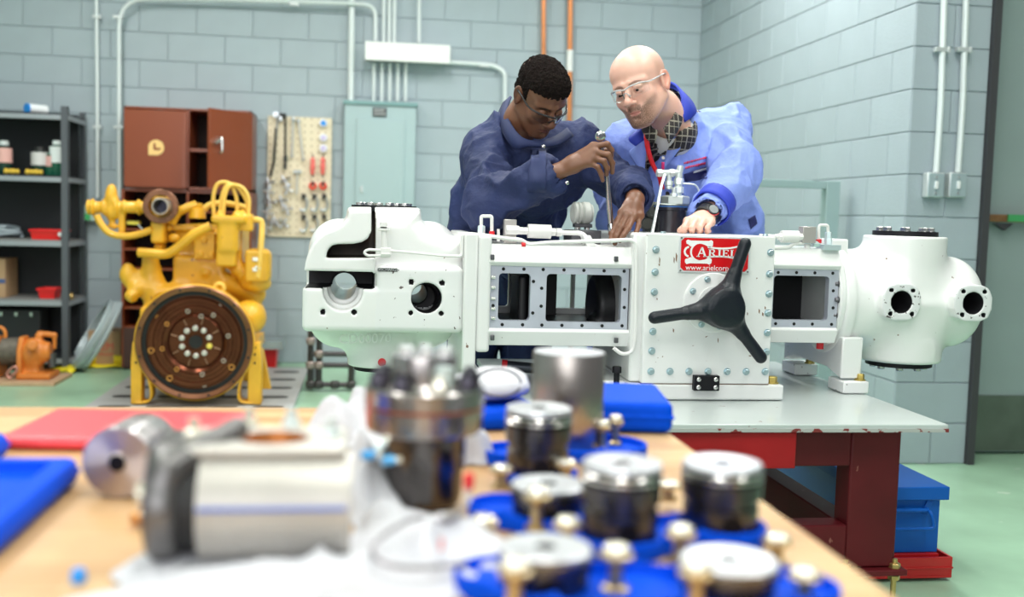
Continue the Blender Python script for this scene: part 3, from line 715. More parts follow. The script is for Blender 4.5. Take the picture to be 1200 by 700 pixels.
# flat front pad
p0, p1 = q3(353.5, 389), q3(544, 338)
s.box(((p0.x+p1.x)/2, FY+.05, (p0.z+p1.z)/2), ((p1.x-p0.x)/2, .05, (p1.z-p0.z)/2), .018, .004)
p0, p1 = q3(439.5, 389), q3(544, 313)
s.box(((p0.x+p1.x)/2, FY+.05, (p0.z+p1.z)/2), ((p1.x-p0.x)/2, .05, (p1.z-p0.z)/2), .018, .004)
pas = [q3(x, y) for x, y in ((382.5, 302.5), (382.8, 297), (385, 292), (389, 288), (396, 286.3), (414, 286), (424, 284), (431, 279.5), (435, 272), (435.5, 240), (439.6, 240), (439.6, 302.5))]
s.poly([(p.x, p.z) for p in pas], FY-.05, FY+.19, .0, .0, op='s')
p0, p1 = q3(350, 337.5), q3(438, 319); s.box(((p0.x+p1.x)/2-.02, FY+.05, (p0.z+p1.z)/2), ((p1.x-p0.x)/2+.02, .16, (p1.z-p0.z)/2), .002, .0, op='s')
c = q3(401.5, 341); s.cyl(c+Vector((0, -.05, 0)), c+Vector((0, .055, 0)), .058, op='s'); s.cyl(c+Vector((0, .0, 0)), c+Vector((0, .09, 0)), .046, op='s'); 
s.cyl(c+Vector((0, 0, .004)), c+Vector((0, 1, .004)), .037, op='s')
c2 = q3(499.8, 349.6); s.cyl(c2+Vector((0, -.05, 0)), c2+Vector((0, .12, 0)), .0455, op='s'); s.cyl(c2+Vector((0, .0, 0)), c2+Vector((0, .2, -.012)), .040, op='s'); s.cyl(c2+Vector((-.02, .15, 0)), c2+Vector((-.02, 1., 0)), .032, op='s')
hl = []
for x, y in ((482, 330.7), (518, 331.8), (481.4, 367), (517, 367.6), (378.3, 365.7), (415, 366)):
    c_ = q3(x, y); s.cyl(c_+Vector((0, -.05, 0)), c_+Vector((0, .025, 0)), .0072, op='s')
cs0, cs1 = q3(383, 319), q3(383, 337.5)
def lmat(cn):
    x, y, z = cn.T; m = np.zeros(len(cn), int)
    pz0_, pz1_ = cs1.z, cs0.z
    inb = (y > FY+.006)
    m[inb & (z < pz1_+.003) & (z > pz0_-.003) & (x < q3(439, 330).x) & (x > q3(357, 330).x) & (y < FY+.225)] = 1
    pa, pb = q3(381, 304), q3(441, 247)
    m[inb & (x > pa.x) & (x < pb.x+.004) & (z > pa.z) & (z < pb.z+.03) & (y < FY+.21)] |= 0
    vis = (y > FY+.004) & (y < FY+.206) & (x > q3(382, 300).x) & (x < q3(440.3, 300).x) & (z > q3(400, 303.5).z) & (z < ctop-.002)
    # only surfaces inside the passage: distance to outer skin planes is larger than a hair
    m[vis & ((z < q3(400, 285.5).z) | (x > q3(423, 285).x))] = 2
    dd = np.sqrt((x-c2.x)**2+(z-c2.z)**2); m[(dd < .0475) & (y > FY+.004)] = 1
    for x_, y_ in ((482, 330.7), (518, 331.8), (481.4, 367), (517, 367.6), (378.3, 365.7), (415, 366)):
        cc = q3(x_, y_); m[(np.sqrt((x-cc.x)**2+(z-cc.z)**2) < .0085) & (y > FY+.0015)] = 1
    ps0, ps1 = q3(350, 390), q3(546, 312)
    m[(y < FY+.004) & (m == 0) & (x > q3(440, 350).x) & (x < ps1.x) & (z > ps0.z) & (z < ps1.z)] = 3
    return m
s.build('sectioned_cylinder', [enam, iron, flow, enam2], cp, matfn=lmat)
b = MB(); b.lathe((nxc, AX-.06, ctop+.001), (0, 0, 1), [(0, nr*1.0), (.015, nr*1.0)], 40); b.build('top_gasket_plate', blk, cp)
for a in range(8):
    an = a*PI/4+.2; bolt(Vector((nxc+math.cos(an)*nr*.75, AX-.06+math.sin(an)*nr*.75, ctop+.0155)), .013, d=(0, 0, 1), h=.008, mat=stl)
MB().lathe((nxc-.004, AX-.06, cbot-.014), (0, 0, 1), [(0, nr*.8), (.013, nr*.8)], 40).build('bottom_gasket_plate', blk, cp)
MB().lathe(q3(447.6, 424.7, AX-.06-nr*1.0), (0, -1, 0), [(0, .0125), (.004, .0125), (.006, .010)], 20).build('red_plug', M('plug_red', (.7, .02, .03), rough=.35), cp)
text_mesh('CD00070', 'cast_lettering', .040, enam, cp, q3(428, 397.5, AX-.190), xdir=(1, 0, .03), depth=.008)
a, c_ = q3(442.5, 314), q3(466, 318.5)
tg = MB().box((a.x, FY-.003, c_.z), (c_.x, FY, a.z)).build('black_tag', blk, cp, bevel=.0008)
text_mesh('DISCHARGE', 'tag_lettering', .0118, M('plate_text'), tg, q3(454, 316.2, FY-.0036), depth=.0005)
# blue smear and small tube with elbow fittings on the cylinder side
tw = M('tube_white', (.80, .79, .78), rough=.3)
YT = FY-.012
MB().tube(fillet([q3(450, 262, YT+.01), q3(450.3, 275, YT), q3(450.5, 292, YT)], .01), .0085, 10).build('vertical_tube', tw, cp)
b = MB(); b.cbox(q3(450, 268, YT), (.034, .02, .014)); b.cbox(q3(449.5, 264, YT), (.022, .02, .022)); b.build('elbow_fitting', tw, cp, bevel=.002)
b = MB(); b.hexn(q3(446, 297.5, YT), (1, 0, 0), .012, .03); b.cbox(q3(452, 294, YT), (.03, .02, .018)); b.build('elbow_fitting', tw, cp, bevel=.002)
MB().tube(fillet([q3(446, 299.5, YT), q3(431, 300, YT), q3(426, 296, YT), q3(431, 292.5, YT), q3(447, 293.5, YT), q3(470, 295, YT), q3(520, 300, YT), q3(540, 300.5, YT), q3(541.5, 298, YT), q3(542, 276, YT)], .012), .004, 8).build('impulse_tube', tw, cp)
# ---------------------------------------------------------------- right distance piece and cylinder
RGY = 3.21
P = lambda x, y, Y=RGY: at(x, y, Y)
rx0, rx1 = fx1-.002, P(982.5, 350).x
holes = [(P(906, 350).x, P(971, 350).x, P(940, 375.5).z, P(940, 323.5).z)]
hb = [(912, 319.5), (933.5, 319.6), (955, 320), (976, 320.4), (976.5, 341), (976.3, 361), (909, 379.5), (930.5, 379.8), (952, 380), (974.5, 380.3)]
guide('distance_piece', rx0, rx1, RGY, 3.66, P(945, 291).z, P(945, 402.5).z, holes, P(945, 316).z, P(945, 384).z, hb, rx0, rx1-.002)
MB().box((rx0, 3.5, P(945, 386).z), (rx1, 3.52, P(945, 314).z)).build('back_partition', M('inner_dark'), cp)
RYC = 3.375
fl0, fl1 = rx1, P(990, 350).x
zc_ = P(985, 350.5).z
b = MB(); b.lathe((fl0, RYC-.01, zc_), (1, 0, 0), [(0, .168), (.006, .173), (fl1-fl0-.004, .173), (fl1-fl0, .168)], 64); b.build('cylinder_flange', enam, cp, smooth=30)
for y in (302, 333, 351.5, 370, 391):
    z = P(984, y).z; dz = z-zc_; yy = RYC-.01-math.sqrt(max(.0, .158**2-dz*dz)); bolt((rx1-.001, yy, z), .008, d=(-1, 0, 0), h=.010, mat=M('dark_steel'))
# main casting
x1 = P(1160, 350, 3.45).x; xb = P(1025, 350, 3.45).x; zt_, zb_ = P(1060, 299, 3.45).z, P(1060, 401, 3.45).z
zm = (zt_+zb_)/2; rb = (zt_-zb_)/2
s = SDF((fl1-.01, 3.13, P(1060, 432).z-.02), (x1+.05, 3.80, P(1060, 272).z+.03), .0046)
s.cyl((fl1, RYC, zm), (fl1+.035, RYC, zm), rb*1.20, .008)
s.cyl((fl1, RYC, zm), (xb, RYC, zm), rb*1.12, .01, .02)
xe = P(1150, 350, 3.3).x
s.cyl((xb-.06, RYC, zm-.002), (xe, RYC, zm-.002), rb*1.02, .09, .03)
tx0_, tx1_ = P(1023, 290, 3.3).x, P(1112, 290, 3.3).x; tzt = P(1067, 277, 3.3).z
tcx = (tx0_+tx1_)/2; tr_ = (tx1_-tx0_)/2
s.cyl((tcx, RYC-.03, zm), (tcx, RYC-.03, tzt), tr_, .006, .045)
bx0_, bx1_ = P(1016.5, 420, 3.3).x, P(1105, 420, 3.3).x; bzb = P(1060, 424, 3.3).z; bcx = (bx0_+bx1_)/2; br_ = (bx1_-bx0_)/2
s.cyl((bcx, RYC-.03, zm), (bcx, RYC-.03, bzb), br_, .01, .05)
c_ = P(1084, 412, 3.225); s.cyl(c_, c_+Vector((0, .13, .02)), .033, .006, .02)
# two valve bosses
VY = 3.17
vb = []
for x, y, ex in ((1057, 354.3, 0), (1141, 355.7, 1)):
    c_ = at(x, y, VY); vb.append(c_)
    s.cyl(c_+Vector((0, .03, 0)), c_+Vector((0, .2, 0)), .055, .005, .03)
    a_, b__, q_ = .0655, .0600, .040
    s.poly([(c_.x+u, c_.z+v) for u, v in ((-a_, -b__+q_), (-a_, b__-q_), (-a_+q_*.3, b__-q_*.3), (-a_+q_, b__), (a_-q_, b__), (a_-q_*.3, b__-q_*.3), (a_, b__-q_), (a_, -b__+q_), (a_-q_*.3, -b__+q_*.3), (a_-q_, -b__), (-a_+q_, -b__), (-a_+q_*.3, -b__+q_*.3))], c_.y, c_.y+.09, .003, .008)
for c_ in vb:
    s.cyl(c_+Vector((0, -.05, 0)), c_+Vector((0, .2, 0)), .0365, op='s')
    for dx in (-1, 1):
        for dz in (-1, 1): s.cyl(c_+Vector((dx*.037, -.03, dz*.038)), c_+Vector((dx*.037, .02, dz*.038)), .0068, op='s')
def rmat(cn):
    x, y, z = cn.T; m = np.zeros(len(cn), int)
    for c_ in vb:
        inpad = (np.abs(x-c_.x) < .068) & (np.abs(z-c_.z) < .062) & (y < VY+.003); m[inpad] = 2
        m[(np.sqrt((x-c_.x)**2+(z-c_.z)**2) < .0385) & (y > VY+.0035)] = 1
        for dx in (-1, 1):
            for dz in (-1, 1): m[(np.sqrt((x-c_.x-dx*.037)**2+(z-c_.z-dz*.038)**2) < .0082) & (y > VY+.002) & (y < VY+.03)] = 1
    return m
s.build('right_cylinder', [enam, iron, M('white_enamel_worn', (.72, .73, .74), rough=.4, wear=.10, wcol=(.10, .09, .09), wscale=60)], cp, matfn=rmat)
MB().lathe((tcx-.0, RYC-.03, tzt+.0), (0, 0, 1), [(0, tr_*.78), (.016, tr_*.78)], 40).build('top_gasket_plate', blk, cp)
MB().lathe((bcx, RYC-.03, bzb-.016), (0, 0, 1), [(0, br_*.8), (.017, br_*.8)], 40).build('bottom_gasket_plate', blk, cp)
for a in range(8):
    an = a*PI/4+.35
    bolt(Vector((tcx+math.cos(an)*tr_*.6, RYC-.03+math.sin(an)*tr_*.6, tzt+.016)), .012, d=(0, 0, 1), h=.012, mat=stl)
    bolt(Vector((bcx+math.cos(an)*br_*.6, RYC-.03+math.sin(an)*br_*.6, bzb-.016)), .012, d=(0, 0, -1), h=.010, mat=stl)
# top tab and neck of the flange
a = P(975, 282, 3.35); b = MB(); b.box((P(974, 280, 3.3).x, 3.30, zc_+.1), (P(995, 280, 3.3).x, 3.42, P(985, 280, 3.35).z)); b.build('flange_tab', enam, cp, bevel=.006)
# pedestal of the right cylinder
sx0, sx1 = P(984, 430, 3.25).x, P(1001, 430, 3.25).x
b = MB(); yz = lambda y, z: (0, y, z)
zf = TZ+.002; zu = P(990, 394, 3.25).z
b.prism([(sx0-.012, 3.215, zf+.045), (sx0-.012, 3.21, zu), (sx0-.012, 3.69, zu), (sx0-.012, 3.69, zf+.045), (sx0-.012, 3.60, zf+.07), (sx0-.012, 3.33, zf+.07)], (sx1-sx0+.02, 0, 0))
b.build('pedestal', enam, cp, bevel=.005)
for y in (3.19, 3.585):
    b = MB(); b.box((sx0-.012, y, zf), (sx1+.026, y+.12, zf+.04)); b.build('pedestal_foot', enam2, cp, bevel=.005)
    foot_bolt((sx1+.006, y+.028, zf+.04), .014)
MB().lathe(P(961, 402, 3.3), (0, 0, -1), [(0, .012), (.02, .012)], 12).build('red_plug', M('plug_red'), cp)

# ---------------------------------------------------------------- tubing and fittings on top, left and right
redc = M('cap_red', (.75, .02, .03), rough=.4)
def T_(name, pts, r, Y, mat=tw, fr=.02, n=8): return MB().tube(fillet([at(x, y, Y) for x, y in pts], fr, 5), r, n).build(name, mat, cp)
YA_ = 3.16
T_('hook_tube', [(564, 276), (564, 258), (564, 253.5), (576.3, 253.5), (576.3, 258), (576.3, 272)], .0052, YA_, fr=.02)
b = MB(); b.hexn(at(564, 276, YA_), (0, 0, 1), .012, .03); b.hexn(at(564, 280, YA_)+Vector((0, 0, -.014)), (0, 0, 1), .017, .02); b.cbox(at(567, 282.5, YA_), (.045, .04, .03)); b.build('tube_nut', M('nut_bluish', (.60, .72, .74), rough=.3, metal=.4), cp, bevel=.002)
MB().cyl(at(576.3, 276, YA_), at(576.3, 271, YA_), .0085, n=12).build('red_sleeve', redc, cp)
MB().cyl(at(584, 283, YA_), at(584, 268.5, YA_), .0052, r2=.0045, n=10).build('grease_nipple', tw, cp)
T_('lower_tube', [(541, 302), (541.5, 276), (546, 274.7), (563, 275.5), (600, 280.5), (611, 281), (619, 287), (640, 284.5), (735, 281.5)], .0062, YA_-.03, fr=.03)
T_('side_tube', [(716, 282.5), (736, 281), (744, 283), (745.5, 292), (744, 398), (741, 413), (729, 416), (719, 408)], .0058, 3.078, fr=.03)
MB().cyl(at(611, 287, YA_-.03), at(615.5, 287, YA_-.03), .0085, n=12).build('red_sleeve', redc, cp)
b = MB(); b.box(at(591.5, 257, 3.2), at(603, 285, 3.235)); b.build('valve_block', M('block_steel', (.50, .47, .45), rough=.35, metal=.4), cp, bevel=.002)
b = MB(); Y_ = 3.19
b.hexn(at(593, 269.5, Y_), (1, 0, 0), .016, .04); b.cyl(at(607, 270.7, Y_), at(620, 270.8, Y_), .009, n=12); b.hexn(at(608, 270.5, Y_), (1, 0, 0), .013, .013); b.hexn(at(613, 270.7, Y_), (1, 0, 0), .0125, .014)
b.cyl(at(618.5, 270.8, Y_), at(645.3, 271.8, Y_), .0215, n=20); b.hexn(at(646, 272, Y_), (1, 0, 0), .0135, .014); b.hexn(at(652, 272.3, Y_), (1, 0, 0), .0145, .016); b.cyl(at(645, 272, Y_), at(660, 272.5, Y_), .007, n=10)
b.build('check_valve', tw, cp, smooth=30)
T_('upper_tube', [(658, 272.8), (678, 273.2), (684, 275), (696, 290), (735, 290.5)], .0075, 3.19, fr=.02)
b = MB(); b.prism([at(683, 276, 3.17), at(692, 276, 3.17), at(699, 289, 3.17), at(688, 289, 3.17)], (0, .05, 0)); b.build('tube_bracket', enam, cp, bevel=.003)
# gauge-like breather with round ribbed drum behind
s_ = thing('pressure_regulator', tuple(at(683, 275, 3.45)), 'white ribbed regulator drum on a short stem between the two men', 'regulator')
c_ = at(683, 250, 3.45); b = MB(); b.lathe(c_+Vector((-.035, 0, 0)), (1, .1, 0), [(0, .03), (.004, .036), (.012, .036), (.014, .031), (.018, .037), (.024, .037), (.027, .031), (.034, .038), (.055, .038), (.062, .03), (.066, .03)], 28); b.build('ribbed_drum', M('drum_white', (.62, .64, .60), rough=.45, var=.1, vscale=30, wear=.04, wcol=(.2, .2, .18), wscale=60), s_, smooth=30)
zs = c_.z-.035
for dx in (-.02, .012): MB().cyl((c_.x+dx+.004, 3.45, ztop+.001), (c_.x+dx+.004, 3.45, zs+.01), .010, n=12).build('stem', stl, s_)
MB().cbox((c_.x, 3.45, zs-.006), (.06, .04, .012)).build('yoke', M('dark_steel'), s_, bevel=.002)
MB().box((c_.x-.05, 3.38, ztop-.045), (c_.x+.05, 3.52, ztop)).build('regulator_base', M('dark_steel'), s_, bevel=.004)
# right-hand mirror set
YB = 3.22
b = MB(); b.cyl(at(908, 277, YB), at(914, 277.3, YB), .007, n=10); b.hexn(at(912, 277.5, YB), (1, 0, 0), .013, .012); b.cyl(at(915.5, 277.4, YB), at(935, 277.7, YB), .0195, n=18); b.hexn(at(935, 277.7, YB), (1, 0, 0), .013, .016); b.cyl(at(890, 276, YB), at(912, 277, YB), .005, n=8)
b.build('check_valve', tw, cp, smooth=30)
MB().box(at(941.5, 265.5, 3.21), at(950, 285, 3.25)).build('valve_block', M('block_steel'), cp, bevel=.002)
MB().cyl(at(946, 286, 3.23), at(946, 293, 3.23), .010, n=10).build('valve_stem', tw, cp)
T_('lower_tube', [(906, 290.5), (924, 290), (931, 285.5), (942, 285.2)], .0058, YB)
T_('hook_tube', [(959.5, 282), (959.5, 270), (960, 264), (970, 264), (970.5, 270), (970.5, 284)], .005, YB)
MB().cyl(at(959.5, 285, YB), at(959.5, 280.5, YB), .009, n=12).build('red_sleeve', redc, cp)
b = MB(); b.hexn(at(970.5, 280, YB), (0, 0, 1), .011, .022); b.hexn(at(970.5, 285, YB)+Vector((0, 0, -.005)), (0, 0, 1), .013, .02); b.hexn(at(953, 286, YB), (1, 0, 0), .011, .02); b.box(at(966, 287, 3.2), at(976, 293, 3.26)); b.build('tube_nut', M('nut_bluish'), cp)
# ================================================================== left background
shm = M('shelf_black', (.022, .025, .03), rough=.55, spec=.25)
shl = M('shelf_grey_lip', (.34, .37, .40), rough=.4, metal=.3)
SY = 7.62; SB = 8.09
sh = thing('shelving_unit', (-2.55, 7.85, 0), 'black boltless metal shelving unit with grey shelf edges at the left wall', 'shelf')
xr = at(80, 300, SY).x; xl = -3.05
zsh = [at(40, 131.5, SY).z, at(40, 205, SY).z, at(40, 281, SY).z, at(40, 351, SY).z, .10]
ztop_s = at(78, 128, SY).z+.02
for (x, y) in ((xr, SY), (xl, SY), (xr, SB), (xl, SB)):
    b = MB(); b.box((x-.045, y-.003, 0), (x, y+.002, ztop_s)); b.box((x-.003, y-.003, 0), (x, y+.045 if y == SY else y-.045, ztop_s)); b.build('post', M('post_grey', (.085, .095, .11), rough=.5), sh, bevel=.001)
for z in zsh:
    o = MB().box((xl, SY+.004, z-.02), (xr-.004, SB-.004, z)).build('shelf_board', M('shelf_board', (.22, .22, .22), rough=.6) if z == zsh[3] or z == zsh[2] else shm, sh)
    b = MB(); b.box((xl, SY-.006, z-.045), (xr-.045, SY+.004, z-.012)); b.build('front_beam', shl, o, bevel=.002)
    b = MB(); b.box((xr-.008, SY+.01, z-.045), (xr+.002, SB-.01, z-.012)); b.build('side_beam', shl, o, bevel=.002)
MB().box((xl, SB-.004, .1), (xr-.05, SB, ztop_s-.02)).build('back_sheet', M('back_black', (.018, .02, .024), rough=.7), sh)
def on_shelf(x, i, Y=7.74): p = at(x, 200, Y); return Vector((p.x, Y, zsh[i]))
p = Vector((at(30, 128, 7.7).x, 7.75, zsh[0]+.035))
pr = thing('paper_roll', tuple(p-Vector((0, 0, .035))), 'white paper roll with a blue end lying on top of the black shelving', 'roll', )
MB().cyl(p, p+Vector((.09, .10, 0)), .033, n=20).build('roll_body', M('paper', (.85, .88, .9), rough=.6), pr)
MB().cyl(p-Vector((.008, .009, 0)), p, .035, n=20).build('blue_cap', M('cap_blue', (.02, .30, .85), rough=.4), pr)
def jar(px_, w_, h_, lab, label, band, cap=None, dark=(.01, .04, .03)):
    q = on_shelf(px_, 1); t = thing('jar', tuple(q), label, 'jar')
    MB().lathe(q, (0, 0, 1), [(0, w_*.95), (.005, w_), (h_*.9, w_), (h_*.96, w_*.6), (h_, w_*.6)], 20).build('jar_body', M('jar_'+str(dark), dark, rough=.25), t)
    MB().lathe(q+Vector((0, 0, h_*band[0])), (0, 0, 1), [(0, w_+.0015), (h_*(band[1]-band[0]), w_+.0015)], 20).build('paper_label', M('lab_'+str(lab), lab, rough=.6), t)
    MB().lathe(q+Vector((0, 0, h_)), (0, 0, 1), [(0, w_*.62), (.03, w_*.55)], 16).build('jar_lid', M('lid_'+str(cap), cap or (.02, .02, .02), rough=.5), t)
jar(5, .052, .20, (.75, .42, .38), 'dark jar with a pink label at the left end of the second shelf', (.4, .9), (.6, .65, .65))
jar(47, .058, .165, (.62, .60, .60), 'wide dark jar with a grey-white label on the second shelf', (.42, .96))
jar(60, .040, .160, (.7, .38, .36), 'narrow dark green jar with a small pink label behind the shelf post', (.4, .85), dark=(.01, .10, .06))
jar(66.5, .046, .215, (.80, .84, .84), 'tall green bottle with a white label beside the shelf post', (.42, .94), (.75, .8, .8), dark=(.01, .10, .06))
for i, (x, lb) in enumerate(((10, 'small yellow tin standing in front of the pink labelled jar'), (17.5, 'yellow plug lying alone left of centre on the second shelf'), (35, 'left one of two yellow plugs lying before the grey-white labelled jar'), (45, 'right one of two yellow plugs lying before the grey-white labelled jar'))):
    q = on_shelf(x, 1, 7.66); MB().lathe(q+Vector((-.028, 0, .02)), (1, 0, 0), [(0, .014), (.004, .019), (.02, .019), (.022, .015), (.05, .017), (.056, .012)], 12).build('yellow_plug', M('plug_yellow', (.75, .5, .06), rough=.4), smooth=30, label=lb, cat='plug')
def bin_(name, q, w_, d_, h_, label, mat, opening=True, mat2=None):
    t = thing(name, tuple(q), label, 'bin')
    b = MB(); x0, x1, y0, y1, z0 = q.x-w_/2, q.x+w_/2, q.y, q.y+d_, q.z; e = .006; fl = .012
    vs = lambda k, z: [(x0-k, y0-k, z), (x1+k, y0-k, z), (x1+k, y1+k, z), (x0-k, y1+k, z)]
    P_ = vs(-fl, z0)+vs(0, z0+h_)+vs(-e, z0+h_)+vs(-fl-e, z0+e)
    fs = [(3, 2, 1, 0), (12, 13, 14, 15)]
    for i in range(4):
        j = (i+1) % 4; fs += [(i, j, 4+j, 4+i), (4+i, 4+j, 8+j, 8+i), (8+i, 8+j, 12+j, 12+i)]
    b._add(P_, fs); b.build('bin_body', mat, t)
    b = MB(); b.box((x0-.006, y0-.008, z0+h_-.014), (x1+.006, y0, z0+h_)); b.box((x0-.008, y0, z0+h_-.014), (x0-.001, y1, z0+h_)); b.box((x1+.001, y0, z0+h_-.014), (x1+.008, y1, z0+h_)); b.build('rim', mat, t, bevel=.002)
    return t
redp2 = M('bin_red', (.80, .015, .015), rough=.4)
bin_('parts_bin', on_shelf(53, 2, 7.66), .21, .2, .07, 'red plastic parts bin with a white sticker on the third shelf', redp2)
q = on_shelf(70, 2, 7.65); MB().cyl((q.x-.0, 7.648, q.z+.04), (q.x, 7.652, q.z+.04), .014, n=14).build('white_sticker', M('sticker', (.85, .85, .85)), None, label='round white sticker on the front of the third shelf red bin', cat='sticker')
bpy.data.objects['white_sticker'].parent = bpy.data.objects['parts_bin']; bpy.data.objects['white_sticker'].matrix_parent_inverse = PINV['parts_bin']; del bpy.data.objects['white_sticker']['category']; bpy.data.objects['white_sticker']['label'] = 'round white sticker'
bin_('parts_bin', on_shelf(53.5, 3, 7.68), .12, .16, .072, 'small empty red plastic bin on the fourth shelf', redp2)
q = on_shelf(82, 3, 7.7); MB().lathe(q, (0, 0, 1), [(0, .02), (.02, .024), (.035, .016), (.045, .018)], 12).build('brass_fitting', M('brass_bolt'), label='small brass fitting at the right end of the fourth shelf', cat='fitting')
# grey hose coil on third shelf
q = on_shelf(2, 2, 7.82); co = thing('hose_coil', tuple(q), 'loose coil of grey hose at the left end of the third shelf', 'hose')
pts = [Vector((q.x+math.cos(a)*(.13-.004*k/10), q.y+math.sin(a)*.10, q.z+.014+.006*k/6+.01*math.sin(a*1.3))) for k in range(70) for a in [k*PI/9]]
MB().tube(pts, .011, 7).build('coiled_hose', M('hose_grey', (.30, .36, .40), rough=.4), co)
q = on_shelf(0, 3, 7.8); cb = thing('cardboard_box', tuple(q), 'tall brown cardboard box at the left end of the fourth shelf', 'box')
card = M('cardboard', (.42, .27, .15), rough=.8, var=.06)
MB().box((q.x-.16, 7.72, q.z), (q.x+.055, 7.98, q.z+.27)).build('box_body', card, cb, bevel=.002)
MB().box((q.x-.16, 7.718, q.z+.10), (q.x+.055, 7.7195, q.z+.13)).build('printed_band', M('print_blue', (.06, .10, .25)), cb)
# black case behind the winch, under the lowest shelf
q = Vector((at(20, 400, 7.75).x, 7.78, .10)); bc = thing('black_case', tuple(q), 'black tool case with small chrome catches on the bottom shelf', 'case')
MB().box((q.x-.28, 7.74, .101), (q.x+.16, 7.95, .42)).build('case_body', M('case_black', (.015, .015, .018), rough=.5), bc, bevel=.01)
for dx in (-.22, -.10, .0, .10): MB().cbox((q.x+dx, 7.735, .385), (.022, .01, .03)).build('catch', stl, bc, bevel=.002)
# winch on a board
wn = thing('winch', (-2.2, 7.15, 0), 'orange cable winch bolted to a plywood board on the floor', 'winch')
org = M('winch_orange', (.70, .22, .035), rough=.4, var=.08, vscale=9, wear=.02, wcol=(.15, .07, .03), wscale=30)
wy = 7.2; W_ = lambda x, y, Y=wy: at(x, y, Y)
a, b_ = W_(-26, 446, 7.05), W_(67, 441, 7.05)
MB().box((a.x, 6.98, .001), (b_.x, 7.40, .024)).build('board', M('plywood', (.55, .36, .22), rough=.7, var=.12, vscale=8), wn, bevel=.002)
axz = W_(20, 412).z
for x0_, x1__ in ((-3, 1), (25, 30)):
    p0 = W_(x0_, 395); p1 = W_(x1__, 440)
    b = MB(); b.prism([(p0.x, wy-.11, .026), (p0.x, wy+.12, .026), (p0.x, wy+.10, axz+.02), (p0.x, wy+.05, axz+.10), (p0.x, wy-.05, axz+.10), (p0.x, wy-.10, axz+.02)], (p1.x-p0.x+.006, 0, 0)); b.build('side_plate', org, wn, bevel=.004)
b = MB(); prof = []; xa = W_(1, 412).x+.012; xb_ = W_(25, 412).x-.004; n_ = 9
for i in range(n_*4+1): prof.append(((xb_-xa)*i/(n_*4), .085+.006*abs(math.sin(PI*i/4))))
b.lathe((xa, wy, axz), (1, 0, 0), prof, 24); b.build('wire_rope_drum', M('rope', (.20, .18, .15), rough=.5, metal=.4, var=.2, vscale=30), wn)
s = SDF((W_(28, 400).x-.02, wy-.17, .02), (W_(68, 400).x+.05, wy+.16, .48), .008)
mc = W_(38, 414); s.ell(mc, (.075, .105, .10), .03); s.cyl(mc, W_(55, 411), .075, .02, .03); s.cyl(W_(44, 412), W_(60, 411), .058, .01, .02)
s.cyl(W_(38, 405, wy-.1), W_(38, 405, wy-.155), .035, .008, .01); s.cap(W_(46, 391), W_(64, 393), .018, .018, .02); s.cap(W_(64, 393), W_(64, 408), .014, .012, .01); s.box(W_(46, 397), (.02, .03, .03), .005, .01)
s.box((mc.x+.02, wy, .045), (.12, .12, .018), .006, .03); s.box((mc.x, wy, .07), (.05, .07, .06), .01, .03)
s.build('motor_housing', org, wn)
MB().cyl(W_(61, 414), W_(61, 430), .028, r2=.024, n=14).build('clutch_lever', M('dark_steel'), wn)
MB().tube([W_(0, 398)+Vector((math.cos(t)*.035, 0, .03+math.sin(t)*.05)) for t in [k*PI/6 for k in range(12)]], .012, 8, closed=True).build('lifting_eye', org, wn)
hk = [W_(14, 440, 7.05), W_(18, 437, 7.05), W_(20, 433, 7.05), W_(17, 430, 7.05), W_(11, 434, 7.05), W_(8, 440, 7.05), W_(13, 443.5, 7.05)]
MB().tube(catmull(hk, 4), .009, 7).build('hook', M('hook_red', (.55, .25, .2), rough=.4, metal=.5), wn)
# cardboard box and leaning hose coil, yellow strap
q = onz(125, 432, 0); cbx = thing('cardboard_box', (q.x, q.y, 0), 'small brown cardboard box with a red printed mark between shelving and cabinet', 'box')
by = 7.86; x0_, x1__ = at(103, 400, by).x, at(141, 400, by).x; zt = at(120, 388, by).z
MB().box((x0_, by, .001), (x1__, by+.24, zt)).build('box_body', card, cbx, bevel=.002)
text_mesh('EM', 'printed_mark', .075, M('print_red', (.6, .05, .04)), cbx, (x1__-.09, by-.001, zt-.115), depth=.001)
text_mesh('GROUP', 'printed_mark', .03, M('print_red'), cbx, (x1__-.10, by-.001, zt-.17), depth=.001)
cl = thing('hose_bundle', (onz(100, 434, 0).x, 7.7, 0), 'silvery grey coil of tubing leaning against the cardboard box', 'hose')
cc0 = (at(113, 395, 7.72)); rad = .27
ax_ = Vector((.82, .26, -.50)).normalized(); u_ = ax_.cross(Vector((0, 0, 1))).normalized(); v_ = u_.cross(ax_)
for k in range(20):
    r_ = rad-.012*(k % 4)-.004*random.random(); o_ = cc0+ax_*(-.045+.019*(k//4)+.003*random.random())+u_*random.uniform(-.02, .02)
    if o_.z-r_*abs(v_.z) < .014: o_.z = .014+r_*abs(v_.z)
    MB().tube([o_+u_*math.cos(t)*r_*.92+v_*math.sin(t)*r_ for t in [i*2*PI/40 for i in range(40)]], .0085, 6, closed=True).build('tubing_loop', M('tubing', (.52, .60, .63), rough=.3, metal=.2), cl)
st = thing('ratchet_strap', (onz(110, 437, 0).x, 7.55, 0), 'bright yellow webbing strap lying on the floor before the coil', 'strap')
ye = M('strap_yellow', (.90, .72, .02), rough=.6)
C1 = [onz(x, y, .0) for x, y in ((62, 432), (75, 436), (86, 437.5), (98, 433), (112, 431), (150, 431))]
rows = [[p+Vector((0, -.06 if j == 0 else .05, .008+.012*math.sin(i*.5)**2+(.03 if j else 0)*(1 if 4 < i < 22 else .3))) for j in (0, 1)] for i, p in enumerate(catmull(C1, 6))]
MB().grid(rows).build('webbing', ye, st, solid=.004)
C2 = [onz(x, y, .0) for x, y in ((104, 434), (112, 430), (130, 430), (158, 431.5))]
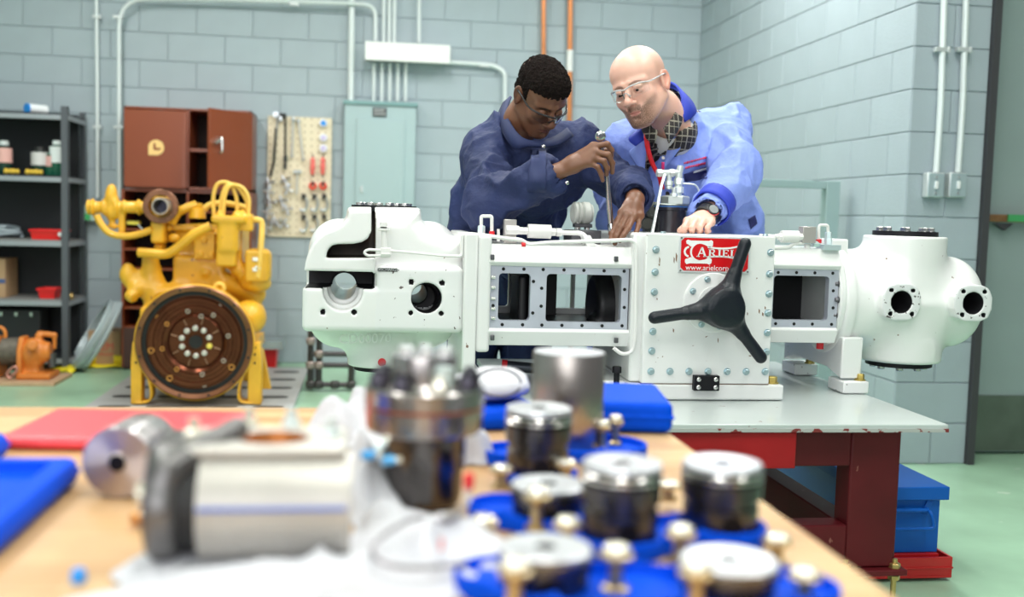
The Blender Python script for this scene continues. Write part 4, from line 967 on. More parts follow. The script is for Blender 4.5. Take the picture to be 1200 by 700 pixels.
rows = [[p+Vector((0, .0, .010+(.075 if j else 0))) for j in (0, 1)] for i, p in enumerate(catmull(C2, 6))]
MB().grid(rows).build('webbing', ye, st, solid=.004)
# small switch plate at the end of the conduits
sp = thing('wall_switch', tuple(at(107, 260, 8.1)), 'small pale green switch box at the lower end of the left conduits', 'switch')
MB().box(at(98, 240, 8.06), at(115, 259, 8.13)).build('box_body', M('sw_green', (.45, .62, .55), rough=.5), sp, bevel=.004)
MB().box(at(99, 250, 8.052), at(106, 258, 8.06)).build('green_tag', M('tag_green', (.05, .4, .12)), sp)
MB().box(at(107.5, 241, 8.052), at(114, 248, 8.06)).build('yellow_tag', M('tag_yellow', (.7, .5, .1)), sp)

# ---------------------------------------------------------------- brown cabinet
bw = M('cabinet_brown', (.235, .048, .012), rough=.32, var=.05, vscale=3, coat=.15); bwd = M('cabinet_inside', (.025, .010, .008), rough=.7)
cab = thing('brown_cabinet', (-1.27, 7.95, 0), 'brown steel cupboard with one door ajar above open pigeonhole shelves', 'cabinet')
KY_ = 7.72; KB = 8.12; C_ = lambda x, y, Y=KY_: at(x, y, Y)
X0, X1 = C_(145, 170).x, C_(294, 170).x; ZT = C_(145, 124).z; ZM = C_(200, 222).z; XM = C_(220, 170).x
b = MB(); b.box((X0, KY_, ZM), (X0+.015, KB, ZT)); b.box((X1-.015, KY_, ZM), (X1, KB, ZT)); b.box((X0, KY_, ZT-.015), (X1, KB, ZT)); b.box((X0, KY_, ZM), (X1, KB, ZM+.02)); b.box((XM-.01, KY_, ZM), (XM+.01, KB, ZT)); b.build('carcass', bw, cab, bevel=.002)
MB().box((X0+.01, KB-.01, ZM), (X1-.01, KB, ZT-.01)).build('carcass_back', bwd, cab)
MB().box((XM+.01, KY_+.02, C_(232, 176).z-.01), (X1-.016, KB-.012, C_(232, 174).z)).build('inner_shelf', bw, cab)
dl = MB().box((X0+.006, KY_-.022, ZM+.012), (XM-.004, KY_-.002, ZT-.022)).build('door', bw, cab, bevel=.003)
# round yellow emblem with an L cut
lc = C_(183, 173, KY_-.024); R_ = 8.6*7.8/1233
em = MB(); yel = M('emblem_yellow', (.88, .58, .22), rough=.5); pts = []
for k in range(25):
    a = math.radians(180-225*k/24); pts.append(lc+Vector((math.cos(a)*R_*.98, 0, math.sin(a)*R_)))
pts += [lc+Vector((.012, 0, -R_*.98)), lc+Vector((-R_*.95, 0, -R_*.98))]
em.prism(pts, (0, .0015, 0)); em.build('round_emblem', yel, dl)
e2 = MB(); e2.prism([lc+Vector((x*R_, -.001, z*R_)) for x, z in ((-.34, .62), (-.06, .50), (-.06, -.02), (.68, -.06), (.36, -.34), (-.34, -.30))], (0, .0009, 0)); e2.build('emblem_cutout', bw, dl)
# right door swung open: hinged at the right, free edge toward the camera
hx = X1-.004; wdt = X1-XM-.01; ang = math.radians(38); ex = hx-wdt*math.cos(ang); ey = KY_-.004-wdt*math.sin(ang)
dxe = C_(245, 124, 7.4)
ang = math.acos(min(1, (hx-at(247, 170, 7.52).x)/wdt)); ex = hx-wdt*math.cos(ang); ey = KY_-.004-wdt*math.sin(ang)
dr = MB(); dvv = Vector((ex-hx, ey-KY_+.004, 0)).normalized(); nn = Vector((dvv.y, -dvv.x, 0)); nn = nn if nn.y < 0 else -nn
base = Vector((hx, KY_-.004, ZM+.012)); dr.prism([base, base+dvv*wdt, base+dvv*wdt+Vector((0, 0, ZT-ZM-.034)), base+Vector((0, 0, ZT-ZM-.034))], nn*.02)
dro = dr.build('door', bw, cab, bevel=.002)
h = MB(); hc = base+dvv*wdt*.80+nn*.03; zc2 = C_(256, 173).z
h.tube(fillet([Vector((hc.x, hc.y, zc2+dz))+nn*o_ for dz, o_ in ((.05, -.008), (.05, .022), (-.05, .022), (-.05, -.008))], .02), .008, 8); h.cyl(Vector((hc.x, hc.y, zc2+.028))+dvv*.03-nn*.008, Vector((hc.x, hc.y, zc2+.028))+dvv*.03+nn*.03, .012, n=12); h.cyl(Vector((hc.x, hc.y, zc2+.015))+dvv*.045-nn*.01, Vector((hc.x, hc.y, zc2+.015))+dvv*.045+nn*.02, .009, n=12)
h.build('door_handle', stl, dro)
# pigeonholes below
ZL = .02; b = MB(); xs = [X0-.01, XM, X1+.0]
for x in xs: b.box((x-.009, KY_+.01, ZL), (x+.009, KB, ZM-.004))
b.build('divider', bw, cab, bevel=.002)
nz = 9
for i in range(nz+1):
    z = ZL+(ZM-ZL-.02)*i/nz; MB().box((xs[0]+.009, KY_+.012, z), (xs[2]-.009, KB-.002, z+.014)).build('pigeonhole_shelf', bw, cab)
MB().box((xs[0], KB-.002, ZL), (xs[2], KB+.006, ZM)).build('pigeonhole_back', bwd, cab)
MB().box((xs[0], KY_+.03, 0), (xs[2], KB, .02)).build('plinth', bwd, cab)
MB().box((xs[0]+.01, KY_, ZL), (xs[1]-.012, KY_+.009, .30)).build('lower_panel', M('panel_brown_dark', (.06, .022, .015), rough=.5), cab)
yb = MB().box(C_(148, 259, 7.8), C_(162, 263, 7.8)+Vector((0, .1, 0))).build('yellow_booklet', M('booklet', (.75, .65, .1)), label='yellow booklet lying in an open pigeonhole of the brown cabinet', cat='booklet')

# ---------------------------------------------------------------- pegboard with tools
PBY = 8.135
pb = thing('pegboard', tuple(at(350, 280, PBY)), 'cream perforated pegboard hanging on the back wall full of tools', 'pegboard')
pm = bpy.data.materials.new('pegboard_cream'); pm.use_nodes = True; nt = pm.node_tree; bs = nt.nodes['Principled BSDF']; bs.inputs['Roughness'].default_value = .6
tcn = nt.nodes.new('ShaderNodeTexCoord'); sx_ = nt.nodes.new('ShaderNodeVectorMath'); sx_.operation = 'SCALE'; sx_.inputs['Scale'].default_value = 1/.0508/1.0
fr_ = nt.nodes.new('ShaderNodeVectorMath'); fr_.operation = 'FRACTION'; sb_ = nt.nodes.new('ShaderNodeVectorMath'); sb_.operation = 'SUBTRACT'; sb_.inputs[1].default_value = (.5, 0, .5)
mu = nt.nodes.new('ShaderNodeVectorMath'); mu.operation = 'MULTIPLY'; mu.inputs[1].default_value = (1, 0, 1); ln = nt.nodes.new('ShaderNodeVectorMath'); ln.operation = 'LENGTH'
ls = nt.nodes.new('ShaderNodeMath'); ls.operation = 'LESS_THAN'; ls.inputs[1].default_value = .13; mxn = nt.nodes.new('ShaderNodeMix'); mxn.data_type = 'RGBA'
mxn.inputs['A'].default_value = (.80, .70, .52, 1); mxn.inputs['B'].default_value = (.42, .33, .2, 1)
for a_, b__ in ((tcn.outputs['Object'], sx_.inputs[0]), (sx_.outputs[0], fr_.inputs[0]), (fr_.outputs[0], sb_.inputs[0]), (sb_.outputs[0], mu.inputs[0]), (mu.outputs[0], ln.inputs[0]), (ln.outputs['Value'], ls.inputs[0]), (ls.outputs[0], mxn.inputs['Factor']), (mxn.outputs['Result'], bs.inputs['Base Color'])): nt.links.new(a_, b__)
a, b_ = at(314, 135.5, 8.12), at(387, 279, 8.12)
MB().box((a.x, 8.128, b_.z), (b_.x, 8.14, a.z)).build('board_sheet', pm, pb)
TP = lambda x, y, Y=8.10: at(x, y, Y)
chrome = M('tool_chrome', (.60, .63, .66), rough=.28, metal=.85); tblk = M('tool_black', (.02, .022, .025), rough=.5)
def tool(name, label, cat, group=None, p=(350, 200)): return thing(name, tuple(TP(*p)), label, cat, group)
t = tool('ratchet_wrench', 'long black handled wrench with a chrome head at the pegboard top left corner', 'wrench', p=(320, 170))
MB().tube([TP(325.5, 138), TP(323, 165), TP(321, 185)], .007, 8).build('shaft', chrome, t); MB().tube([TP(323.5, 150), TP(321, 190), TP(317, 207)], .0095, 8).build('handle', tblk, t)
b = MB(); b.lathe(TP(323.5, 134.5), (0, -1, 0), [(-.012, .022), (.012, .022)], 14); b.cyl(TP(323.5, 135), TP(323.5, 135, 8.05), .008, n=8); b.build('ratchet_head', chrome, t)
t = tool('bar_clamp', 'black bar clamp hanging second from the left on the pegboard', 'clamp', p=(334, 170))
MB().tube([TP(334.5, 134), TP(334, 198)], .008, 6).build('bar', tblk, t)
b = MB(); b.cbox(TP(331, 135), (.05, .03, .028)); b.cbox(TP(334.5, 186), (.026, .025, .05)); b.cbox(TP(334, 195), (.022, .02, .04)); b.build('jaw', tblk, t, bevel=.003)
MB().cbox(TP(329, 138), (.022, .03, .05)).build('chrome_jaw', chrome, t, bevel=.004)
for x0_, y0_, x1__, y1__, lb in ((343.5, 138, 342, 182, 'left one of two slim chrome breaker bars side by side on the pegboard'), (349.5, 140, 355, 186, 'right slanting one of two slim chrome breaker bars on the pegboard')):
    t = tool('breaker_bar', lb, 'wrench', p=(x0_, y0_)); MB().tube([TP(x0_, y0_), TP(x1__, y1__)], .0085, 8).build('bar', M('chrome_pale', (.75, .76, .74), rough=.3, metal=.5), t)
    b = MB(); b.sphere(TP(x0_, y0_+2), .018, 10); b.cyl(TP(x1__, y1__), TP(x1__+.1, y1__+2.5), .012, n=8); b.build('head', chrome, t)
for y, c_, lb in ((144.5, (.03, .28, .8), 'blue tape roll at the top right of the pegboard'), (161.5, (.62, .55, .80), 'upper one of two white rolls with purple print on the pegboard'), (174, (.62, .55, .80), 'lower one of two white rolls with purple print on the pegboard')):
    t = tool('tape_roll', lb, 'tape', p=(379, y)); MB().lathe(TP(379, y, 8.125), (0, -1, 0), [(0, .030), (.03, .030), (.03, .02)], 20).build('roll', M('roll_white', (.85, .86, .88), rough=.5), t)
    MB().lathe(TP(379, y, 8.094), (0, -1, 0), [(0, .021), (.003, .02)], 16).build('roll_print', M('rp'+str(c_), c_, rough=.5), t)
for i, x in enumerate((366.5, 378.5)):
    sd = ('left', 'right')[i]
    t = tool('red_snips', sd+' red screw extractor hanging on the right side of the pegboard', 'tool', p=(x, 190)); t['label'] = sd+' red handled tool hanging vertically above a red ring on the pegboard'
    t.name = 'red_hand_tool'
    PINV[t.name] = PINV.get(t.name) or Matrix.Translation(TP(x, 190)).inverted()
    MB().lathe(TP(x, 184), (0, 0, -1), [(0, .005), (.02, .017), (.03, .019), (.05, .014), (.06, .019), (.09, .019), (.10, .014), (.115, .017), (.135, .008)], 14).build('red_grip', M('grip_red', (.85, .16, .14), rough=.4), t, smooth=50)
    MB().tube([TP(x, 181), TP(x, 208)], .005, 6).build('shank', tblk, t)
    t = tool('red_ring', sd+' red ring gauge with dark jaw below the red tool on the pegboard', 'tool', p=(x, 218))
    MB().tube([TP(x, 218)+Vector((math.cos(k*PI/8)*.021, -.004, math.sin(k*PI/8)*.021)) for k in range(16)], .010, 8, closed=True).build('ring', M('ring_red', (.85, .05, .02), rough=.35), t)
    MB().cbox(TP(x, 215, 8.08), (.018, .014, .03)).build('jaw', tblk, t, bevel=.003)
for j, y in enumerate((231, 255)):
    for i, x in enumerate((356, 368.5, 380)):
        lb = ('upper', 'lower')[j]+' row '+('left', 'middle', 'right')[i]+' C clamp with black screw on the pegboard'
        t = tool('c_clamp', lb, 'clamp', 'small clamps low on the pegboard', p=(x, y+10))
        pts = [TP(x+2, y+1)+Vector((0, 0, 0))]+[TP(x-1, y+8)+Vector((math.cos(a)*.030, 0, math.sin(a)*.052)) for a in [math.radians(d) for d in (50, 20, -20, -60, -100, -135)]]
        MB().tube(catmull(pts, 3), .010, 7).build('clamp_frame', chrome, t)
        b = MB(); b.cbox(TP(x, y-1), (.032, .03, .026)); b.cyl(TP(x-2, y-4), TP(x-1, y+4), .006, n=8); b.build('clamp_screw', tblk, t)
t = tool('ball_hammer', 'small steel hammer hanging in the middle of the pegboard', 'hammer', p=(349, 215))
MB().tube([TP(348.5, 204), TP(347.5, 228)], .0075, 8).build('handle', M('chrome_pale'), t); MB().cyl(TP(344, 201.5), TP(353, 201.5), .015, n=12).build('head', chrome, t)
rnd = random.Random(3)
for i, (x, y) in enumerate(((315, 215), (314, 226), (316, 238), (313, 250), (318, 262), (324, 260), (334, 212), (337, 222), (330, 236), (336, 246), (332, 262), (311, 268))):
    lb = ('lowest ' if i == 11 else '')+['chrome sliding clamp head', 'steel puller jaw', 'chrome cross handle', 'steel swivel clamp'][i % 4]+' in the '+('upper' if y < 230 else 'middle' if y < 250 else 'lower')+' '+('left' if x < 326 else 'second')+' column of the pegboard tools'
    t = tool('puller_tool', lb, 'tool', p=(x, y)); a = rnd.uniform(-.6, .6)
    b = MB(); c0 = TP(x, y, 8.09); d_ = Vector((math.sin(a), 0, math.cos(a))); e_ = Vector((math.cos(a), -.3, -math.sin(a)))
    b.tube([c0-d_*.045, c0+d_*.045], .009, 7); b.build('spindle', chrome, t)
    b = MB(); b.tube([c0-e_*.035+d_*.01, c0+e_*.035-d_*.0], .010, 7); b.cyl(c0+e_*.03, c0+e_*.045, .015, n=10); b.build('cross_arm', M('chrome_pale') if i % 2 else chrome, t)

# ---------------------------------------------------------------- floor items right of the engine
q = onz(316, 434, 0); t = bin_('parts_bin', Vector((at(310, 420, 7.8).x, 7.75, .001)), .18, .2, .16, 'red bin on the floor right of the yellow engine by the wall', redp2)
g = thing('glass_tray', (at(313, 405, 7.7).x, 7.7, .165), 'clear plastic tray lying across the red floor bin', 'tray')
clear = M('clear_plastic', (.75, .85, .83), rough=.1, trans=.75); p0 = at(300, 410, 7.7)
tz_ = .164; b = MB(); b.box((p0.x-.02, 7.66, tz_), (p0.x+.19, 8.05, tz_+.008)); b.box((p0.x-.02, 7.66, tz_+.008), (p0.x+.19, 7.668, tz_+.06)); b.box((p0.x+.182, 7.668, tz_+.008), (p0.x+.19, 8.05, tz_+.06)); b.build('tray_shell', clear, g)
pf = thing('pipe_fitting_rack', (at(390, 440, 6.9).x, 6.9, 0), 'rack of dark iron pipe and elbow fittings standing on the floor behind the cylinder', 'pipe rack')
pmn = M('black_pipe', (.06, .055, .055), rough=.35, metal=.6)
FP = lambda x, y, Y=6.85: at(x, y, Y)
zf_ = .035
def pp(pts, r=.020, m=pmn, nm='iron_pipe'): return MB().tube(fillet(pts, .03, 4), r, 10).build(nm, m, pf)
xA, xB, xC = FP(364, 420).x, FP(374, 420).x, FP(412, 420).x
for x in (xA, xB): pp([(x, 6.85, .045), (x, 6.85, FP(364, 388).z)])
for z in (.045, FP(380, 428).z, FP(380, 415).z): pp([(xA, 6.85, z), (xC, 6.85, z)], .017)
pp([(xA, 6.85, .045), (xA, 7.5, .045)]); pp([(xC, 6.85, .045), (xC, 7.5, .045)]); pp([(xC, 6.85, .045), (xC, 6.85, FP(412, 414).z)])
for x in (xA, xB, (xB+xC)/2, xC):
    MB().cbox((x, 6.85, .045), (.06, .05, .05)).build('tee_fitting', pmn, pf, bevel=.012)
for x, z in ((xA, FP(380, 428).z), (xB, FP(380, 415).z), (xA, FP(380, 400).z), (xB, FP(380, 428).z)):
    MB().cbox((x, 6.845, z), (.056, .05, .05)).build('tee_fitting', M('worn_iron', (.30, .24, .22), rough=.35, metal=.6), pf, bevel=.012)
# ================================================================== yellow engine on its slotted plate
yl = M('engine_yellow', (.72, .37, .018), rough=.42, var=.14, vscale=7, wear=.02, wcol=(.28, .10, .03), wscale=22, bump=.1, bscale=30, coat=.2)
ylp = M('engine_pale_yellow', (.80, .50, .09), rough=.4, var=.08, vscale=10)
rb = M('flywheel_brown', (.13, .038, .018), rough=.24, metal=.85, var=.25, vscale=6, bump=.1, bscale=25)
rbd = M('flywheel_groove', (.03, .010, .008), rough=.4, metal=.3)
bp_ = thing('slotted_plate', (-1.0, 7.1, 0), 'large grey slotted steel base plate on the floor under the yellow engine', 'plate')
gm = M('plate_grey', (.46, .46, .46), rough=.45, metal=.2, var=.1, vscale=5)
# plate as a grid of cells around oval slots
X0_, X1_, Y0_, Y1_ = -1.56, -.41, 6.02, 7.70
b = MB(); b.box((X0_, Y0_, .002), (X1_, Y1_, .030)); b.build('base_plate', gm, bp_, bevel=.003)
for j in range(5):
    yy = 6.12+j*.34
    for xx in (X0_+.16, X0_+.42, X1_-.40, X1_-.14, X0_+.58):
        if xx == X0_+.58 and j != 0: continue
        b = MB(); P_ = [(xx+.045*sg+.045*math.cos(a), yy+.045*math.sin(a), .0302) for sg, r_ in ((1, (-90, 91)), (-1, (90, 271))) for a in [math.radians(d) for d in range(r_[0], r_[1], 30)]]
        b.prism(P_, (0, 0, .0012)); b.build('oval_slot', M('slot_dark', (.06, .06, .06), rough=.6), bp_)
en = thing('engine', (-.98, 6.6, .03), 'large yellow diesel engine with a brown flywheel facing the camera', 'engine')
EY = 6.15; E = lambda x, y, Y=EY: at(x, y, Y)
fc = E(228, 402); R = 65*6.23/1233.7
def R_(px_): return px_*6.23/1233.7
# bell housing ring and flywheel
b = MB(); b.lathe(fc+Vector((0, .30, 0)), (0, -1, 0), [(0, R*.86), (.10, R*.93), (.22, R*.97), (.24, R*1.02), (.295, R*1.02), (.30, R*1.0), (.30, R*.985), (.285, R*.955), (.24, R*.95)], 72, caps=False); b.build('bell_housing', yl, en, smooth=40)
b = MB(); b.lathe(fc+Vector((0, .02, 0)), (0, -1, 0), [(-.04, R*.90), (0.024, R*.90), (.03, R*.975), (.022, R*1.0), (.0, R*1.0)], 72, caps=False); b.build('housing_face', M('face_brown', (.20, .075, .03), rough=.3, metal=.5, var=.2, vscale=8), en, smooth=40)
pr = [(0, .001), (0, .052), (.008, .055), (.008, .16), (.002, .17), (.018, .19), (.018, .20), (.03, .205), (.03, .228), (.022, .232), (.022, .252), (.034, .256), (.034, .28), (.02, .286), (.02, .298)]
k = R*.915/.33
b = MB(); b.lathe(fc+Vector((0, .05, 0)), (0, -1, 0), [(-.1, .30*k*.99), (-.1, .30*k)]+[(t_, r_*k) for t_, r_ in reversed(pr)], 72, caps=False); fwh = b.build('flywheel', rb, en, smooth=25)
b = MB(); b.lathe(fc+Vector((0, .012, 0)), (0, -1, 0), [(-.05, R*.925), (-.002, R*.925), (.0, R*.828), (-.05, R*.828)], 72, caps=False); b.build('gap_shade_ring', M('slot_black', (.006, .005, .005), rough=.7), en)  # solid black ring standing in for the shade in the flywheel gap
MB().cyl(fc+Vector((0, .038, 0)), fc+Vector((0, .045, 0)), .042*k, n=32).build('centre_bore', M('slot_black'), fwh)
silv = M('flywheel_bolt_pale', (.62, .58, .52), rough=.35, metal=.5)
for i in range(10):
    a = i*PI/5+PI/2+.03; q = fc+Vector((math.cos(a)*.088*k, .042, math.sin(a)*.088*k)); bb = MB(); bb.lathe(q, (0, -1, 0), [(0, .017), (.012, .016), (.016, .012)], 12); bb.build('flywheel_bolt', M('bolt_yellow', (.8, .62, .1), rough=.4) if i == 7 else silv, fwh)
for i in range(16):
    a = i*PI/8+.1
    if i % 2: q = fc+Vector((math.cos(a)*.125*k, .0415, math.sin(a)*.125*k)); d_ = Vector((math.cos(a), 0, math.sin(a))); MB().cyl(q-d_*.008, q+d_*.03, .003, n=6).build('radial_rib', M('rib_tan', (.35, .2, .12), rough=.4, metal=.4), fwh)
for x, y, w in ((185, 372, 0), (195.5, 380, 0), (177, 411, 1), (190, 409, 0), (199, 443.5, 1), (207, 433, 0), (235.5, 371, 0), (250, 369.5, 0), (267.5, 394, 0), (271.5, 430.5, 1), (262, 423, 0), (239.5, 451.5, 0), (237, 439, 0), (220, 365, 0), (257, 359.5, 0)):
    rr_ = .015 if w else .0105; q = E(x, y, EY+.02); MB().tube([q+Vector((math.cos(t)*rr_, 0, math.sin(t)*rr_)) for t in [i*PI/6 for i in range(12)]], rr_*.35, 6, closed=True).build('hole_rim', M('rim_orange', (.55, .24, .05), rough=.4, metal=.4) if w or x < 210 else M('rim_grey', (.42, .36, .3), rough=.4, metal=.4), fwh)
for i in range(12):
    a = i*PI/6+.26; q = fc+Vector((math.cos(a)*R*.945, -.008, math.sin(a)*R*.945)); MB().lathe(q, (0, -1, 0), [(0, .008), (.003, .008)], 8).build('rim_hole', M('slot_black'), en)
# block and castings (one fused casting)
s = SDF((-1.50, 6.15, .20), (-.48, 7.75, 1.36), .0115)
B = lambda x, y, Y: E(x, y, Y)
def pbox(xa, ya, xb, yb, Y0, Y1, rnd=.02, k=.02):
    p, q = at(xa, ya, Y0), at(xb, yb, Y0); s.box(((p.x+q.x)/2, (Y0+Y1)/2, (p.z+q.z)/2), (abs(q.x-p.x)/2, (Y1-Y0)/2, abs(p.z-q.z)/2), rnd, k)
pbox(202, 300, 262, 345, 6.42, 7.6); pbox(205, 268, 262, 305, 6.48, 7.6); pbox(198, 264, 250, 272, 6.45, 7.6, .01)
pbox(175, 340, 280, 440, 6.5, 7.6, .05, .04)
pbox(236, 285, 259, 304, 6.44, 6.6, .005, .005); pbox(262, 262, 283, 312, 6.38, 6.8, .02, .02)
pbox(163, 360, 180, 402, 6.30, 6.6, .02, .02)                                   # left shoulder
s.ell(B(292, 372, 6.35), (.10, .12, .10), .05); pbox(276, 360, 302, 390, 6.25, 6.7, .05, .05)  # right shoulder bulge
s.cyl(B(177, 336, 6.45), B(190, 352, 6.4), .085, .02, .05); s.cyl(B(172, 318, 6.45), B(176, 342, 6.42), .07, .02, .04); s.cap(B(176, 300, 6.4), B(178, 326, 6.42), .045, .06, .03)
s.cap(B(200, 344, 6.4), B(215, 338, 6.45), .05, .04, .03); s.ell(B(150, 322, 6.4), (.045, .05, .07), .03); s.ell(B(160, 337, 6.38), (.055, .05, .05), .03); s.cap(B(150, 322, 6.4), B(172, 332, 6.42), .035, .045, .03)
s.cap(B(264, 330, 6.45), B(300, 345, 6.55), .055, .06, .04); s.ell(B(280, 316, 6.42), (.05, .06, .05), .02)
s.cyl(B(150, 344, 6.36), B(158, 350, 6.33), .035, .01, .02)
rn = random.Random(5)
for i in range(14):
    x, y = rn.uniform(185, 275), rn.uniform(262, 340); s.ell(B(x, y, 6.43), (rn.uniform(.015, .035), .03, rn.uniform(.015, .03)), .01)
s.cyl((fc.x, 6.25, fc.z), (fc.x, 6.55, fc.z), R*.80, .03, .03)
s.cyl((fc.x, 6.5, fc.z-.08), (fc.x, 7.4, fc.z-.08), R*.70, .05, .03)
s.box((fc.x, 6.95, fc.z-.20), (.19, .42, .16), .05, .05)
s.build('engine_block', yl, en)
b = MB(); q = B(287, 345, EY+.1)
# lifting eye, top ledge
pp_ = [E(257+math.cos(t)*5.5, 338-math.sin(t)*5.5, 6.2) for t in [i*PI/7 for i in range(14)]]
MB().tube(pp_, .012, 7, closed=True).build('lifting_eye', ylp, en)
MB().box(E(207, 337, 6.16), E(252, 341, 6.16)+Vector((0, .12, 0))).build('top_ledge', ylp, en, bevel=.004)
# intake elbow: ring and bore
ic = E(188, 242, 6.32); 
MB().lathe(ic+Vector((0, .03, 0)), (0, -1, 0), [(0, .098), (.03, .100), (.034, .096), (.034, .068), (.0, .066)], 40, caps=False).build('flange_ring', M('ring_brown', (.22, .09, .045), rough=.35, metal=.4, var=.3, vscale=14), en, smooth=40)
nb = E(187.5, 242, 6.22)
b = MB(); b.lathe(nb+Vector((0, .2, 0)), (0, -1, 0), [(0, .05), (.19, .050), (.20, .046), (.20, .040), (.10, .036), (.0, .03)], 28, caps=False); b.build('intake_bore', M('bore_steel', (.42, .36, .30), rough=.3, metal=.7), en, smooth=40)
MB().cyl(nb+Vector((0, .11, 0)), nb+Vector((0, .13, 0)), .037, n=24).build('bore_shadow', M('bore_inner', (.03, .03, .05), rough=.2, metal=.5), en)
b = MB(); p, q = E(176, 230, 6.34), E(207, 262, 6.5); b.box((p.x, 6.36, q.z), (q.x, 6.52, p.z)); p, q = E(176, 258, 6.34), E(198, 285, 6.5); b.box((p.x, 6.34, q.z), (q.x, 6.60, p.z)); p, q = E(178, 285, 6.34), E(194, 293, 6.5); b.box((p.x, 6.38, q.z), (q.x, 6.56, p.z)); b.build('intake_elbow', yl, en, bevel=.02, seg=3)
# turbo-like left arm with valve
s = SDF((E(98, 240, 6.4).x-.04, 6.25, E(140, 272, 6.4).z-.06), (E(182, 240, 6.4).x, 6.60, E(130, 216, 6.4).z+.05), .008)
A_ = lambda x, y, Y=6.4: at(x, y, Y)
s.cyl(A_(102, 243), A_(176, 243), .034, .008, .01)
for x, r_ in ((104, .045), (109, .050), (122, .046), (137, .052), (146, .044), (163, .048)): s.cyl(A_(x-1.6, 243), A_(x+1.6, 243), r_, .006, .008)
s.ell(A_(130.5, 232), (.036, .04, .075), .02); s.ell(A_(131, 222), (.022, .025, .03), .015); s.ell(A_(132, 250), (.04, .045, .04), .02); s.box(A_(143, 262), (.018, .02, .07), .004, .01); s.box(A_(137, 265), (.05, .012, .008), .003, .004); s.box(A_(136, 252.5), (.05, .012, .009), .003, .004)
s.cap(A_(128, 248), A_(133, 266), .02, .016, .015)
s.build('inlet_manifold', yl, en)
def hose(name, pts, r, Y=6.35, mat=None, parent=en): return MB().tube(catmull([at(p[0], p[1], p[2] if len(p) > 2 else Y) for p in pts], 6), r, 9).build(name, mat or yl, parent)
hose('coolant_hose', [(113, 252), (118, 262), (128, 273), (145, 277), (165, 274), (178, 269)], .020)
hose('coolant_hose', [(163, 296, 6.34), (176, 297, 6.32), (196, 297.5, 6.3), (212, 287, 6.3), (228, 274, 6.3), (247, 265, 6.3)], .028)
hose('coolant_hose', [(201, 262, 6.42), (208, 250, 6.42), (218, 244, 6.42), (230, 240, 6.44)], .026)
hose('coolant_hose', [(238, 247, 6.5), (246, 240, 6.5), (262, 238, 6.5), (280, 241, 6.5), (292, 245, 6.5)], .018, mat=ylp)
for pts in ([(251, 253), (250, 232), (254, 217), (262, 213.5), (271, 217), (277, 232), (278, 250)], [(258, 253), (259, 236), (264, 220), (272, 216), (281, 222), (289, 236), (291, 252)], [(261.5, 253), (263, 232), (268, 219), (277, 217), (286, 222), (291.5, 234), (291, 252)]):
    hose('fuel_line', pts, .0115, 6.36+.03*random.random(), ylp)
MB().box(E(150, 260, 6.42), E(162.5, 263.5, 6.42)+Vector((0, .05, 0))).build('yellow_label', M('label_yellow', (.85, .78, .1)), en)
hose('cable', [(162, 263), (166, 268), (172, 273)], .005, 6.4, M('cable_blue', (.45, .55, .6)))
# oil filler, fuel filter, bracket and pulley box
b = MB(); q = E(231, 256, 6.45); b.lathe(q, (0, 0, 1), [(0, .05), (.01, .05), (.055, .046), (.06, .03), (.085, .034), (.09, .02)], 20); b.build('filler_neck', yl, en, smooth=30)
s = SDF((E(249, 250, 6.3).x-.05, 6.15, E(270, 314, 6.3).z-.03), (E(296, 250, 6.3).x+.03, 6.55, E(270, 246, 6.3).z+.03), .008)
s.box(E(269, 257, 6.33), (.095, .08, .022), .012, .01); s.box(E(268, 278, 6.33), (.062, .075, .10), .035, .02); s.box(E(266, 302, 6.33), (.055, .06, .05), .012, .01); s.box(E(290, 261, 6.36), (.035, .05, .05), .008, .01)
s.cap(E(258, 252, 6.33), E(258, 250, 6.33), .02, .02, .01); s.cap(E(279, 252, 6.33), E(284, 250, 6.33), .03, .02, .01)
s.build('fuel_pump', yl, en)
for x, y in ((235, 298), (247, 298), (239.5, 281.5)): MB().lathe(E(x, y, 6.385), (0, -1, 0), [(0, .019), (.008, .019), (.014, .014)], 12).build('cover_bolt', yl, en)
b = MB(); p, q = E(228, 272, 6.40), E(252, 304, 6.40); b.box((p.x, 6.385, q.z), (q.x, 6.43, p.z)); b.build('side_cover', yl, en, bevel=.006)
hose('breather_pipe', [(291, 258, 6.36), (303, 258, 6.36), (307, 263, 6.36), (306, 285, 6.34), (304.5, 305, 6.33), (302, 325, 6.33)], .018, mat=ylp)
s = SDF((E(286, 310, 6.3).x-.05, 6.28, E(300, 345, 6.3).z-.05), (E(320, 310, 6.3).x+.04, 6.65, E(300, 290, 6.3).z+.03), .0085)
c_ = E(303, 311, 6.42); s.box(c_, (.075, .08, .10), .045); s.box(c_+Vector((0, -.09, 0)), (.068, .01, .093), .01, .01); s.ell(E(300, 333, 6.45), (.09, .09, .05), .03); s.ell(E(279, 318, 6.42), (.05, .06, .06), .03)
s.build('alternator_cover', yl, en)
for x, y in ((299, 304), (302, 314), (299, 316)): MB().cbox(E(x, y, 6.315), (.03, .004, .022)).build('paint_mark', M('mark_white', (.85, .85, .8)), en, bevel=.002)
